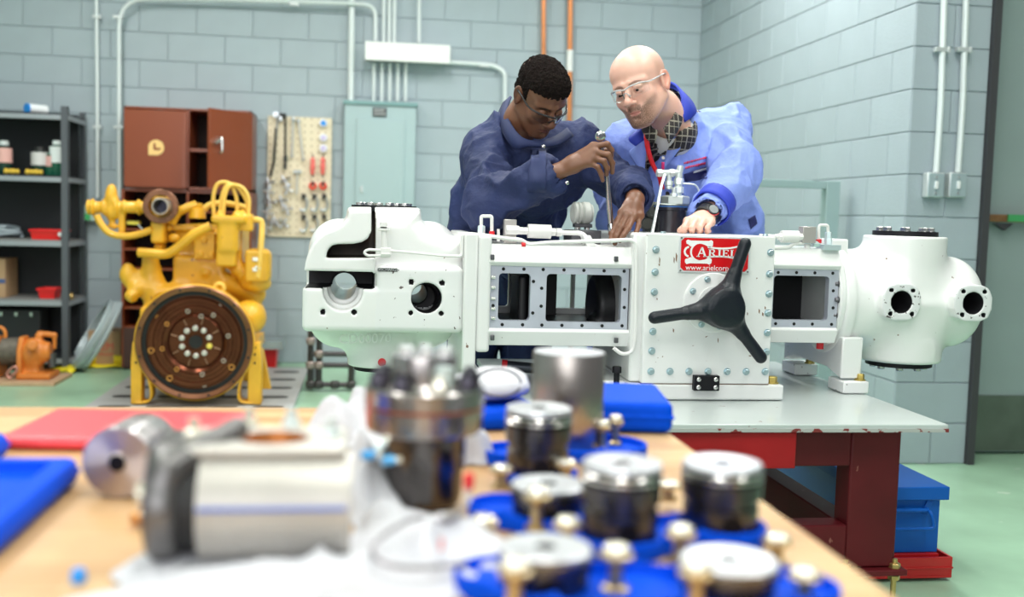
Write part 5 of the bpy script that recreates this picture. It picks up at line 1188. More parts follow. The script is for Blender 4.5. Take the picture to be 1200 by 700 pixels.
# stand legs
for sg, (x0, x1) in ((1, (152, 165)), (-1, (290, 306))):
    xa, xb_ = E(x0, 430).x, E(x1, 430).x; zt = E(160, 401).z if sg > 0 else E(300, 402).z
    lg = thing if False else None
    b = MB(); b.prism([(xa, EY+.02, .035), (xb_, EY+.02, .035), (xb_+(.0), EY+.02, zt-.12), (xb_-.02 if sg > 0 else xb_-.01, EY+.02, zt), (xa+.01, EY+.02, zt), (xa, EY+.02, zt-.12)], (0, .10, 0)); L_ = b.build('stand_leg', yl, en, bevel=.006)
    inner = xb_ if sg > 0 else xa
    pts = [(inner-sg*.0, EY+.07, zt-.10), (inner+sg*.02, EY+.07, zt-.16), (inner+sg*.05, EY+.07, .13), (inner+sg*.045, EY+.07, .06), (inner, EY+.07, .045), (inner-sg*.03, EY+.07, .045)]
    rows = [[Vector(p)+Vector((0, dy, 0)) for dy in (-.055, .055)] for p in catmull(pts, 4)]
    MB().grid(rows).build('curved_strap', yl, en, solid=.012)
    for dz in (.03, .07, .12): MB().cyl(((xa+xb_)/2, EY+.022, zt-dz), ((xa+xb_)/2, EY+.016, zt-dz), .007, n=8).build('leg_hole', M('slot_black'), L_)
    MB().box((xa-.004+sg*.14, EY+.9, .031), (xb_+.004+sg*.14, EY+1.0, zt-.1)).build('rear_leg', yl, en, bevel=.006)
    MB().box((min(inner+sg*.05, inner+sg*.15)-.0, EY+.3, zt-.12), (max(inner, inner+sg*.15), EY+1.0, zt-.05)).build('mount_rail', yl, en, bevel=.006)
p = E(308, 440); MB().prism([(p.x-.02, EY+.18, .34), (p.x+.03, EY+.18, .10), (p.x-.02, EY+.18, .10), (p.x-.05, EY+.18, .34)], (0, .06, 0)).build('side_brace', yl, en, bevel=.004)
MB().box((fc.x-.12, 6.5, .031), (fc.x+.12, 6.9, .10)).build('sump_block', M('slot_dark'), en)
# ================================================================== the two men
_L = np.random.RandomState(11).rand(32, 32, 32)
def vnoise(P):
    i = np.floor(P).astype(int); f = P-i; f = f*f*(3-2*f); r = 0
    for a in (0, 1):
        for b in (0, 1):
            for c in (0, 1):
                w_ = (f[:, 0] if a else 1-f[:, 0])*(f[:, 1] if b else 1-f[:, 1])*(f[:, 2] if c else 1-f[:, 2])
                r = r+w_*_L[(i[:, 0]+a) % 32, (i[:, 1]+b) % 32, (i[:, 2]+c) % 32]
    return r
def folds(amp, dirs=((1, 0, 0),), seed=0, f1=9., stretch=.28):
    """cloth creases: ridged noise drawn out along a direction, strongest in patches"""
    def fn(V, N):
        d = Vector(dirs[0]).normalized(); d = np.array(d); al = (V@d)[:, None]*d; Q = (V-al)+al*stretch
        Q = Q+.035*np.stack([vnoise(V*6+seed), vnoise(V*6+seed+7), vnoise(V*6+seed+13)], 1)
        a = 1-np.abs(2*vnoise(Q*f1+seed)-1); b = 1-np.abs(2*vnoise(Q*f1*2.1+seed+3)-1); m = .35+.65*vnoise(V*5+seed+5)
        h = amp*m*((a**2.2-.45)+.4*(b**2-.4))
        return V+N*h[:, None]
    return fn
def skin_mat(name, base, deep, beard, lips=(.45, .16, .13), rough=.5):
    m = bpy.data.materials.new(name); m.use_nodes = True; nt = m.node_tree; N = nt.nodes; L = nt.links; b = N['Principled BSDF']
    b.inputs['Roughness'].default_value = rough; b.inputs['Subsurface Weight'].default_value = .12; b.inputs['Subsurface Radius'].default_value = (.012, .005, .003); b.inputs['Subsurface Scale'].default_value = .5
    tc = N.new('ShaderNodeTexCoord'); n = N.new('ShaderNodeTexNoise'); n.inputs['Scale'].default_value = 14; L.new(tc.outputs['Object'], n.inputs['Vector'])
    m1 = N.new('ShaderNodeMix'); m1.data_type = 'RGBA'; m1.inputs['A'].default_value = (*base, 1); m1.inputs['B'].default_value = (*deep, 1)
    a0 = N.new('ShaderNodeAttribute'); a0.attribute_name = 'flush'; ad = N.new('ShaderNodeMath'); ad.operation = 'MULTIPLY_ADD'; L.new(n.outputs['Fac'], ad.inputs[0]); ad.inputs[1].default_value = .35; L.new(a0.outputs['Fac'], ad.inputs[2]); ad.use_clamp = True
    L.new(ad.outputs[0], m1.inputs['Factor'])
    n2 = N.new('ShaderNodeTexNoise'); n2.inputs['Scale'].default_value = 420; n2.inputs['Detail'].default_value = 2; L.new(tc.outputs['Object'], n2.inputs['Vector'])
    a1 = N.new('ShaderNodeAttribute'); a1.attribute_name = 'beard'; mm = N.new('ShaderNodeMath'); mm.operation = 'MULTIPLY'; L.new(a1.outputs['Fac'], mm.inputs[0])
    mr = N.new('ShaderNodeMapRange'); mr.inputs[1].default_value = .35; mr.inputs[2].default_value = .6; mr.inputs[3].default_value = .62; mr.inputs[4].default_value = 1.0; L.new(n2.outputs['Fac'], mr.inputs[0]); L.new(mr.outputs[0], mm.inputs[1])
    m2 = N.new('ShaderNodeMix'); m2.data_type = 'RGBA'; L.new(mm.outputs[0], m2.inputs['Factor']); L.new(m1.outputs['Result'], m2.inputs['A']); m2.inputs['B'].default_value = (*beard, 1)
    a2 = N.new('ShaderNodeAttribute'); a2.attribute_name = 'lip'; m3 = N.new('ShaderNodeMix'); m3.data_type = 'RGBA'; L.new(a2.outputs['Fac'], m3.inputs['Factor']); L.new(m2.outputs['Result'], m3.inputs['A']); m3.inputs['B'].default_value = (*lips, 1)
    L.new(m3.outputs['Result'], b.inputs['Base Color'])
    bp = N.new('ShaderNodeBump'); bp.inputs['Strength'].default_value = .12; bp.inputs['Distance'].default_value = .002; L.new(n2.outputs['Fac'], bp.inputs['Height']); L.new(bp.outputs[0], b.inputs['Normal'])
    return m
def head_rot(yaw, pitch, roll):
    return Matrix.Rotation(math.radians(yaw), 3, 'Z') @ Matrix.Rotation(math.radians(pitch), 3, 'X') @ Matrix.Rotation(math.radians(roll), 3, 'Y')
def make_head(rot, c, sc, neck_to, lids=.5, beard=0., wide=1., full_lips=1., nose_w=1., mouth_open=0., open_eyes=False):
    s = SDF((-.10, -.16, -.24), (.10, .15, .15), .0023)
    s.ell((0, .018, .042), (.076*wide, .098, .084)); s.ell((0, -.035, .045), (.066*wide, .052, .062), .02)
    s.ell((0, -.030, -.040), (.060*wide, .058, .072), .03)
    for g in (-1, 1):
        s.cap((g*.054*wide, .010, -.050), (g*.022, -.062, -.103), .021, .017, .028); s.ell((g*.040, -.060, -.028), (.024, .022, .024), .022)
        s.cap((g*.012, -.084, .020), (g*.046*wide, -.066, .018), .011, .010, .014)
    s.ell((0, -.071, -.104), (.024, .020, .017), .018); s.ell((0, -.068, -.072), (.034, .024, .028), .018)
    for g in (-1, 1): s.ell((g*.031, -.092, -.002), (.0165, .013, .0115), .010, op='s')
    s.cap((0, -.086, .010), (0, -.110, -.030), .0072, .0105*nose_w, .012); s.ell((0, -.112, -.035), (.0125*nose_w, .0115, .0105), .006)
    for g in (-1, 1):
        s.ell((g*.0125*nose_w, -.102, -.039), (.0085*nose_w, .010, .0075), .005); s.ell((g*.0068*nose_w, -.108, -.0465), (.0035, .005, .003), .002, op='s')
        if open_eyes: s.ell((g*.031, -.0795, .0022), (.0150, .0143, .0112), .003); s.ell((g*.031, -.0775, -.0085), (.0145, .0135, .0080), .003)   # lids
        else: s.ell((g*.031, -.0785, -.0012), (.0146, .0135, .0126), .003); s.cap((g*.020, -.0915, -.0055), (g*.042, -.0885, -.0050), .0022, .0022, .002)
    # lips
    for (z, r_, y) in ((-.0668, .0046*full_lips, -.0885), (-.0775, .0056*full_lips, -.0868)):
        s.cap((-.021, y+.010, -.0715), (-.006, y, z), .0025, r_, .004); s.cap((-.006, y, z), (.006, y, z), r_, r_, .004); s.cap((.006, y, z), (.021, y+.010, -.0715), r_, .0025, .004)
    s.cap((-.020, -.088, -.0718), (0, -.0955, -.0718-mouth_open), .0018, .0024+mouth_open, .001, op='s'); s.cap((0, -.0955, -.0718-mouth_open), (.020, -.088, -.0718), .0024+mouth_open, .0018, .001, op='s')
    s.ell((0, -.094, -.089), (.012, .008, .006), .006, op='s')
    for g in (-1, 1):
        R_ = Matrix.Rotation(g*math.radians(-22), 3, 'Z') @ Matrix.Rotation(math.radians(-12), 3, 'X')
        s.ell((g*.079*wide, .016, -.004), (.0085, .0185, .0310), .005, rot=R_); s.ell((g*.086*wide, .012, .001), (.0055, .0105, .0200), .004, rot=R_, op='s'); s.ell((g*.080*wide, .010, -.030), (.006, .010, .010), .004)
    # neck, toward a given room point
    Rt = np.array(rot); nl = (Rt.T@(np.array(neck_to)-np.array(c)))/sc
    s.cap((0, .030, -.045), (nl*.55+np.array((0, .012, 0))).tolist(), .058, .060, .02); s.cap((nl*.55+np.array((0, .012, 0))).tolist(), nl.tolist(), .060, .068, .02)
    V, F = s.nets(); n_ = len(V); x, y, z = V.T
    sm = lambda e0, e1, t: np.clip((t-e0)/(e1-e0), 0, 1)**2*(3-2*np.clip((t-e0)/(e1-e0), 0, 1))
    bd = np.zeros(n_)
    if beard:
        ax = np.abs(x); zc_ = np.where(ax < .024, -.051, -.060+(ax-.024)*.62); zc_ = zc_+(vnoise(V*260)-.5)*.008
        bd = sm(zc_+.007, zc_-.007, z)*sm(.022, .004, y)*sm(-.165, -.120, z)*sm(-.135, -.112, z+np.where(y > -.04, .02, 0))*beard*(.22+.78*sm(.066, .030, ax))
        bd = bd*np.where((z > -.066) & (ax < .010) & (z < -.04), .8, 1)
    brow = sm(.008, .014, np.abs(x))*sm(.052, .044, np.abs(x))*sm(.0065, .003, np.abs(z-.0185+np.abs(np.abs(x)-.03)*.25))*(y < -.06)
    bd = np.maximum(bd, brow*(.75 if beard else 1.)); 
    scalp = np.zeros(n_)
    if beard: bd = np.maximum(bd, .28*sm(.045, .062, np.abs(x))*sm(-.01, .02, z)*sm(.085, .05, z)*sm(-.03, .0, y)); bd = np.maximum(bd, .28*sm(.04, .07, y)*sm(-.03, .0, z)*sm(.09, .05, z))
    lip = sm(.020, .014, np.abs(x))*sm(.0095, .0062, np.abs(z+.0722)+np.abs(x)*.22)*sm(-.080, -.084, y)
    bd = bd*(1-lip)
    fl = .75*sm(.080, .084, np.abs(x))*sm(.045, .03, np.abs(z))*(y > -.01)+.25*sm(-.098, -.108, y)*(z < -.02)+.28*np.exp(-((np.abs(x)-.042)**2+(z+.03)**2)/.0004)*(y < 0)
    W = (V*sc)@Rt.T+np.array(c)
    return W, F, dict(beard=bd, lip=lip, flush=np.clip(fl, 0, 1))
def join_parts(name, items, mats, parent=None, **kw):
    Vs, Fs, A, off = [], [], {'beard': [], 'lip': [], 'flush': []}, 0
    for V, F, at_ in items:
        Vs.append(V); Fs.append(F+off); off += len(V)
        for k_ in A: A[k_].append(at_.get(k_, np.zeros(len(V))) if at_ else np.zeros(len(V)))
    o = mesh_np(name, np.concatenate(Vs), np.concatenate(Fs), mats, parent, **kw)
    for k_ in A:
        at_ = o.data.attributes.new(k_, 'FLOAT', 'POINT'); at_.data.foreach_set('value', np.concatenate(A[k_]).astype(np.float32))
    return o
def W3(*p): return at(p[0], p[1], p[2])
def hand_field(wrist, palm, fingers, thumb, h=.0021, rf=.0088, extra=None):
    pts = [wrist]+palm+[q for f in fingers for q in f]+thumb
    P = np.array([tuple(p) for p in pts]); s = SDF(P.min(0)-.045, P.max(0)+.045, h)
    for f, sc_ in zip(fingers, (1.0, 1.04, 1.0, .88)):
        rs = [rf*1.12*sc_, rf*1.03*sc_, rf*.95*sc_, rf*.80*sc_][:len(f)]
        if len(f) == 3: rs = [rf*1.12*sc_, rf*.98*sc_, rf*.80*sc_]
        for i in range(len(f)-1): s.cap(f[i], f[i+1], rs[i], rs[i+1], .0012 if i else .004)
        for i in range(1, len(f)-1): s.ell(f[i], rs[i]*1.10, .003)
    return s
def close_palm(s, wrist, elbow, mcps, thumb, rw=.026, rp=.0125, fore=.036, rt=.0105, k=.012):
    wr = np.array(wrist); 
    for i, m in enumerate(mcps):
        w_ = wr+(np.array(m)-np.mean([np.array(q) for q in mcps], 0))*.45; s.cap(tuple(w_), m, rp*1.15, rp, k)
    for a, b in zip(mcps[:-1], mcps[1:]): s.cap(a, b, rp*.95, rp*.95, .006)
    c = np.mean([np.array(q) for q in mcps], 0)*.5+wr*.5; s.ell(tuple(c), (.026, .020, .026), .014)
    d = (np.array(elbow)-wr); d = d/np.linalg.norm(d); s.cap(tuple(wr), tuple(wr+d*.16), rw, fore, .014)
    rs = [rt*1.55, rt*1.15, rt, rt*.82][:len(thumb)]
    for i in range(len(thumb)-1): s.cap(thumb[i], thumb[i+1], rs[i], rs[i+1], .010 if i == 0 else .002)
    return s
def nails(parent, mat, tips):
    for p, d, up in tips:
        b = MB(); b.T = None; d = Vector(d).normalized(); up = Vector(up).normalized(); sx = d.cross(up).normalized(); up = sx.cross(d)
        P = []
        for i in range(5):
            row = []
            for j in range(5):
                u, v = (i/4-.5)*2, (j/4-.5)*2; q = Vector(p)+d*(u*.0058)+sx*(v*.0048*(1-.15*u*u))+up*(.0012-.0022*v*v-.0008*u*u); row.append(q)
            P.append(row)
        b.grid(P); b.build('fingernail', mat, parent, solid=.0008, smooth=180)
def sheet(name, pairs, mat, parent, n=5, solid=.005, mid=None, smooth=180, cols=3):
    """cloth strip between an upper and a lower edge given as room points"""
    U = catmull([p[0] for p in pairs], n); Lw = catmull([p[1] for p in pairs], n)
    rows = [[u.lerp(l, j/(cols-1)) for j in range(cols)] for u, l in zip(U, Lw)]
    return MB().grid(rows).build(name, mat, parent, solid=solid, smooth=smooth)
from mathutils.bvhtree import BVHTree
def bvh_of(o): return BVHTree.FromPolygons([v.co[:] for v in o.data.vertices], [p.vertices[:] for p in o.data.polygons])
def decal(name, bvh, P2, mat, parent, origin=(0, 0, CAM_Z), off=.0018, n=6, solid=.0015, cn=None):
    """a patch sewn on a garment: a four-cornered outline dropped onto the cloth surface"""
    A_, B_, C_, D_ = [Vector(ray(*p)) for p in P2]; rows = []
    for i in range(n+1):
        row = []
        for j in range(n+1):
            u, v = j/n, i/n; d = (A_.lerp(B_, u)).lerp(D_.lerp(C_, u), v).normalized(); hit = bvh.ray_cast(Vector(origin), d)
            if hit[0] is None: return None
            row.append(hit[0]+hit[1]*off)
        rows.append(row)
    return MB().grid(rows).build(name, mat, parent, solid=solid, smooth=180)
navy = M('navy_cotton', (.010, .021, .090), rough=.75, var=.22, vscale=5, bump=.5, bscale=45)
navy2 = M('navy_trim', (.010, .020, .085), rough=.75, var=.1, vscale=9)
def person(name, label, c): return None

# ---------------- young man on the left
skin1 = skin_mat('skin_brown', (.20, .085, .046), (.11, .042, .024), (.010, .007, .006), lips=(.15, .05, .04), rough=.42)
H1 = head_rot(28, 45, -8); hc1 = (0.553, 3.45, 1.560); S1 = .975
neck1 = W3(600, 164, 3.60)
Vh, Fh, Ah = make_head(H1, hc1, S1, neck1, wide=1.0, full_lips=1.35, nose_w=1.25)
rw1 = W3(649, 203.5, 3.215); re1 = W3(574, 240, 3.30); rs1 = W3(570, 186, 3.56)
lw1 = W3(744.5, 233, 3.245); le1 = W3(735, 218, 3.53); ls1 = W3(684, 184, 3.64)
# right hand closed on the ratchet
f1 = [[W3(695.5, 171.5, 3.19), W3(711.5, 169, 3.175), W3(716.5, 176, 3.185), W3(716.5, 183.5, 3.205)],
      [W3(697, 178.5, 3.18), W3(712.5, 181.5, 3.165), W3(717.5, 191.5, 3.175), W3(717.5, 202, 3.195)],
      [W3(695, 185, 3.178), W3(707.5, 189, 3.162), W3(711.5, 197.5, 3.17), W3(710.5, 204.5, 3.19)],
      [W3(690.5, 190.5, 3.18), W3(700.5, 196, 3.165), W3(704.5, 204, 3.17), W3(706.3, 211.5, 3.18)]]
th1 = [W3(668, 193, 3.235), W3(688, 186, 3.255), W3(703, 180, 3.25), W3(711, 176, 3.235)]
s = hand_field(rw1, [], f1, th1); close_palm(s, rw1, re1, [f[0] for f in f1], th1, rw=.0265); Vr, Fr = s.nets()
# left hand resting on the machine
f2 = [[W3(729, 249.5, 3.190), W3(722, 264, 3.165), W3(717.5, 274, 3.150), W3(715.5, 282, 3.140)],
      [W3(735.5, 253, 3.185), W3(728, 267, 3.155), W3(723, 277, 3.145), W3(720.5, 285.5, 3.140)],
      [W3(742.5, 254, 3.185), W3(736, 268, 3.145), W3(730.5, 276, 3.130), W3(726.5, 282.5, 3.125)],
      [W3(750, 252.5, 3.200), W3(748, 265, 3.170), W3(745.5, 273, 3.155), W3(744, 279.5, 3.145)]]
th2 = [W3(736, 246, 3.230), W3(726, 256, 3.240), W3(719, 266, 3.225), W3(716, 274, 3.210)]
s = hand_field(lw1, [], f2, th2); close_palm(s, lw1, le1, [f[0] for f in f2], th2, rw=.0265); Vl, Fl = s.nets()
# inner body under the coverall
pel1 = Vector((.52, 4.10, .93)); ch1 = W3(628, 196, 3.70)
def body_core(pel, ch, neck, sh, el, wr, foot_dx, scale=1.):
    P = np.array([tuple(p) for p in [pel, ch, neck]+sh+el+wr]); lo = P.min(0)-.22; hi = P.max(0)+.22; lo[2] = -.01; hi[1] = max(hi[1], pel[1]+.25)
    s = SDF(lo, hi, .010)
    up = Vector(neck)-Vector(ch)
    s.ell(tuple(ch), (.13, .10, .15), .05); s.ell(tuple(Vector(pel).lerp(Vector(ch), .45)), (.125, .095, .16), .06); s.ell(tuple(pel), (.14, .10, .11), .06)
    s.cap(tuple(ch), tuple(neck), .085, .055, .03)
    for a, e, w_ in zip(sh, el, wr): s.cap(tuple(ch.lerp(a, .6)), tuple(a), .06, .052, .03); s.cap(tuple(a), tuple(e), .046, .038, .02); s.cap(tuple(e), tuple(e.lerp(w_, .6)), .037, .031, .02)
    for g in (-1, 1):
        hip = Vector(pel)+Vector((g*.09, 0, -.06)); kn = hip+Vector((g*.03+foot_dx, -.03, -.41)); an = Vector((kn.x+g*.02, kn.y+.04, .09))
        s.cap(tuple(hip), tuple(kn), .078, .052, .03); s.cap(tuple(kn), tuple(an), .052, .036, .02); s.cap(tuple(an), (an.x+g*.02, an.y-.14, .05), .034, .026, .02)
    return s.nets(), [(Vector(pel)+Vector((g*.09, 0, -.06)), Vector(pel)+Vector((g*.12+foot_dx, -.03, -.47)), Vector((pel[0]+g*.14+foot_dx, pel[1]+.01, .09))) for g in (-1, 1)]
(Vb, Fb), legs1 = body_core(pel1, ch1, neck1, [rs1, ls1], [re1, le1], [rw1, lw1], 0.)
man1 = join_parts('person', [(Vh, Fh, Ah), (Vr, Fr, None), (Vl, Fl, None), (Vb, Fb, None)], skin1, label='person in navy coveralls with short black hair bending over and turning a wrench', cat='person')
# coverall
s = SDF((.13, 3.10, .05), (1.08, 4.36, 1.56), .0072)
s.ell(tuple(ch1), (.185, .135, .17), .06); s.ell(tuple(ch1.lerp(pel1, .45)+Vector((0, .0, 0))), (.165, .13, .22), .08); s.ell(tuple(pel1), (.175, .135, .14), .08)
s.cap(tuple(rs1+Vector((.035, .02, -.01))), tuple(ls1+Vector((-.035, .0, -.01))), .078, .074, .05); s.cap(tuple(neck1+Vector((-.03, .04, -.05))), tuple(neck1+Vector((-.005, .02, .0))), .095, .078, .05); s.cap(tuple(W3(567, 170, 3.60)), tuple(W3(592, 160, 3.64)), .070, .080, .05); s.cap(tuple(W3(680, 168, 3.66)), tuple(W3(640, 168, 3.66)), .070, .080, .05)
s.cap(tuple(rs1), tuple(re1+Vector((0, .01, .0))), .080, .072, .035); s.cap(tuple(re1), tuple(re1.lerp(rw1, .85)), .072, .051, .02); s.cap(tuple(re1.lerp(rw1, .35)+Vector((0, 0, .01))), tuple(re1.lerp(rw1, .95)), .054, .047, .02)
s.cap(tuple(ls1), tuple(le1), .078, .063, .03); s.cap(tuple(le1), tuple(le1.lerp(lw1, .84)), .062, .049, .02)
s.cap(tuple(rs1+Vector((0, .05, -.02))), tuple(W3(556, 262, 3.72)), .075, .085, .05)
for (hp, kn, an), g in zip(legs1, (-1, 1)):
    s.cap(tuple(hp), tuple(kn), .105, .078, .05); s.cap(tuple(kn), (an.x, an.y, .10), .078, .068, .03)
# open neck and cuffs
s.cap(tuple(neck1+Vector((.02, -.035, .03))), tuple(Vector(hc1)), .060, .07, .006, op='s')
def cuff_cut(s, e, w_, t=.93, r=.040):
    d = (w_-e).normalized(); s.cyl(tuple(e.lerp(w_, t)-d*.02), tuple(w_+d*.10), r, .002, .002, op='s')
cuff_cut(s, re1, rw1, .93, .038); cuff_cut(s, le1, lw1, .88, .038)
fa = folds(.032, ((-.2, .1, 1),), seed=2., f1=11., stretch=.3); fb_ = folds(.017, ((1, .2, .45),), seed=9., f1=15., stretch=.35)
cov = s.build('coverall', navy, man1, disp=lambda V, N: fb_(fa(V, N), N), relax=0)
# cuffs
def cuff(e, w_, r, mat, parent, t0=.86, t1=1.0, name='cuff', rr=.0):
    d = (w_-e).normalized(); a = e.lerp(w_, t0); b_ = e.lerp(w_, t1); u = d.orthogonal().normalized(); v = d.cross(u); rows = []
    for k_ in range(5):
        c = a.lerp(b_, k_/4); row = []
        for i in range(25):
            t = 2*PI*i/24; q = r*(1+.03*math.sin(3*t+1)+rr*k_/4); row.append(c+(u*math.cos(t)+v*math.sin(t))*q)
        rows.append(row)
    return MB().grid(rows).build(name, mat, parent, solid=.006, smooth=180)
cuff(re1, rw1, .0475, navy2, man1, .80, 1.0); cuff(le1, lw1, .047, navy2, man1, .72, .97)
# collar
def Q(*a): return W3(*a)
sheet('collar', [(Q(599, 113, 3.66), Q(590, 121, 3.70)), (Q(594, 130, 3.56), Q(584, 137, 3.61)), (Q(600, 147, 3.475), Q(590, 157, 3.495)), (Q(611, 160, 3.43), Q(603, 174, 3.435)), (Q(622, 164.5, 3.425), Q(619, 172, 3.42)), (Q(634, 165, 3.43), Q(638, 172.5, 3.42)), (Q(650, 160, 3.48), Q(656, 169, 3.46)), (Q(664, 150, 3.56), Q(672, 160, 3.55))], navy2, man1, n=5, solid=.008)
bv = bvh_of(cov)
decal('placket', bv, [(622, 176), (640, 176), (640, 225), (618, 225)], navy2, man1, off=.003, n=10)
decal('chest_pocket', bv, [(648, 205), (676, 202), (683, 232), (652, 236)], navy2, man1, off=.003, n=8)
q = at(637, 172, 3.40); MB().lathe(q, (0, -1, 0), [(0, .006), (.003, .006), (.004, .004)], 12).build('snap_button', stl, man1)
q = at(664.5, 214, 3.2); hit = bv.ray_cast(Vector((0, 0, CAM_Z)), Vector(ray(664.5, 214.5)).normalized()); MB().lathe(hit[0]-Vector((0, .002, 0)), (0, -1, 0), [(0, .006), (.003, .006), (.004, .004)], 12).build('snap_button', stl, man1)
# hair
hair = M('black_hair', (.012, .008, .007), rough=1., spec=.15, var=.3, vscale=120, bump=1., bscale=190)
s = SDF((-.10, -.12, -.09), (.10, .16, .16), .0026)
s.ell((0, .014, .045), (.0815, .098, .0865)); s.ell((0, -.028, .066), (.070, .058, .056), .02); s.ell((0, .055, -.015), (.064, .050, .050), .02)
s.box((0, -.10, -.03), (.12, .078, .085), .01, .006, op='s'); s.box((0, -.03, -.09), (.12, .075, .075), .02, .006, op='s'); s.ell((0, .01, .03), (.072, .090, .078), op='s'); s.box((0, .0, -.14), (.12, .2, .06), op='s')
for g in (-1, 1): s.ell((g*.088, .016, -.008), (.03, .024, .034), .004, op='s')
V, F = s.nets(); N_ = vnormals(V, F); V = V+N_*((vnoise(V*150)-.5)*.0075+(vnoise(V*330+9)-.5)*.0045)[:, None]
mesh_np('hair', (V*S1)@np.array(H1).T+np.array(hc1), F, hair, man1)
# safety glasses
clearp = M('lens_clear', (.92, .96, .98), rough=.03, trans=1.0, spec=.8); clearp.node_tree.nodes['Principled BSDF'].inputs['IOR'].default_value = 1.12
def glasses(rot, c, sc, frame_mat, parent, temple_r=.0028, wide=1., drop=0.):
    Rt = rot.to_4x4(); Mx = Matrix.Translation(c) @ Rt @ Matrix.Scale(sc, 4)
    g_ = MB(); g_.T = Mx
    for g in (-1, 1):
        g_.tube(catmull([(g*.066, -.072, .008+drop), (g*.0765*wide, -.050, .010+drop), (g*.0835*wide, -.01, .012), (g*.0835*wide, .020, .010), (g*.081*wide, .036, -.008)], 5), temple_r, 8)
    g_.tube(catmull([(-.067, -.072, .009+drop), (-.050, -.098, .014+drop), (-.022, -.112, .013+drop), (0, -.114, .008+drop), (.022, -.112, .013+drop), (.050, -.098, .014+drop), (.067, -.072, .009+drop)], 5), temple_r*.95, 8)
    g_.tube(catmull([(-.012, -.108, -.016+drop), (-.005, -.113, -.004+drop), (.005, -.113, -.004+drop), (.012, -.108, -.016+drop)], 4), temple_r*.8, 8)
    fr_ = g_.build('safety_glasses', frame_mat, parent, smooth=60)
    for g in (-1, 1):
        l_ = MB(); l_.T = Mx; rows = []
        for i in range(7):
            v = i/6; row = []
            for j in range(9):
                u = j/8; x = .007+u*.058; y = -.113+.040*(x/.065)**2.2; z = .0125-(v*(.036-.010*abs(u-.35)))+drop; y -= .002*math.sin(PI*v); row.append((g*x, y, z))
            rows.append(row)
        l_.grid(rows, flip=(g < 0)); l_.build('lens', clearp, fr_, solid=.0016, smooth=180)
    return fr_
glasses(H1, hc1, S1, M('frame_dark', (.015, .015, .018), rough=.25), man1, .0030, drop=-.006)
def eyes(rot, c, sc, parent, lidmat, look=0., openz=0.):
    for g in (-1, 1):
        e = MB(); e.T = Matrix.Translation(c) @ rot.to_4x4() @ Matrix.Scale(sc, 4)
        cc = Vector((g*.031, -.0790, -.0015)); e.sphere(cc, .0129, 16)
        ob = e.build('eye', M('eye_white', (.75, .72, .70), rough=.2), parent, smooth=180)
        e = MB(); e.T = Matrix.Translation(c) @ rot.to_4x4() @ Matrix.Scale(sc, 4); e.lathe(cc+Vector((0, -.0098, -.0056)), (0, -.86, -.50), [(0, .0056), (.0022, .005), (.003, .0028)], 16, mats=[0, 0, 1]); e.build('iris', [M('iris_dark', (.03, .02, .015), rough=.1), M('pupil', (.002, .002, .002), rough=.1)], ob, smooth=180)
def lids_(rot, c, sc, parent, mat):
    for g in (-1, 1):
        e = MB(); e.T = Matrix.Translation(c) @ rot.to_4x4() @ Matrix.Scale(sc, 4); cc = Vector((g*.031, -.0790, -.0015)); rows = []
        for i in range(6):
            th = math.radians(150-i*18); rows.append([cc+Vector((math.cos(math.radians(a))*.0148*math.sin(th if th < PI/2 else PI-th+.0)*1.0, -abs(math.sin(math.radians(a)))*.0142*abs(math.sin(th)) if True else 0, -math.cos(th)*.0142)) for a in range(0, 181, 15)])
        e.grid(rows); e.build('eyelid', mat, parent, solid=.0008, smooth=180)
shoe = M('shoe_black', (.02, .02, .022), rough=.4)
def shoes(legs, parent, mat):
    for (hp, kn, an), g in zip(legs, (-1, 1)):
        x, y = an.x, an.y; s = SDF((x-.09, y-.28, -.01), (x+.09, y+.14, .2), .009)
        s.ell((x+g*.02, y-.13, .045), (.05, .12, .045), .02); s.ell((x, y+.01, .055), (.046, .075, .055), .02); s.cap((x, y, .06), (x, y+.005, .15), .055, .058, .02); s.box((x+g*.01, y-.07, -.02), (.12, .3, .022), op='s'); s.build('work_shoe', mat, parent)
shoes(legs1, man1, shoe)
# ratchet wrench in his hands
rt = thing('ratchet_wrench', tuple(W3(715, 268, 3.24)), 'long chrome ratchet wrench held upright by the young man', 'wrench')
ch_ = M('wrench_chrome', (.62, .62, .64), rough=.16, metal=1.0)
ta, tb_ = W3(703.5, 166, 3.2), W3(716, 262, 3.215); 
MB().tube([ta, W3(711.5, 205, 3.205), W3(713.5, 235, 3.21), tb_], .0062, 12, rs=[.0062, .007, .0085, .0095]).build('wrench_shaft', ch_, rt)
b = MB(); hd = W3(702.5, 160, 3.2); b.lathe(hd+Vector((0, -.013, 0)), (.25, 1, .1), [(0, .012), (.003, .0165), (.020, .0165), (.024, .012)], 20); b.cyl(hd+Vector((0, -.02, 0)), hd+Vector((0, 0.0, 0)), .007, n=14); b.build('ratchet_head', ch_, rt, smooth=40)
MB().lathe(tb_, (tb_-ta), [(0, .0095), (.004, .012), (.03, .012), (.032, .009)], 14).build('socket', ch_, rt)

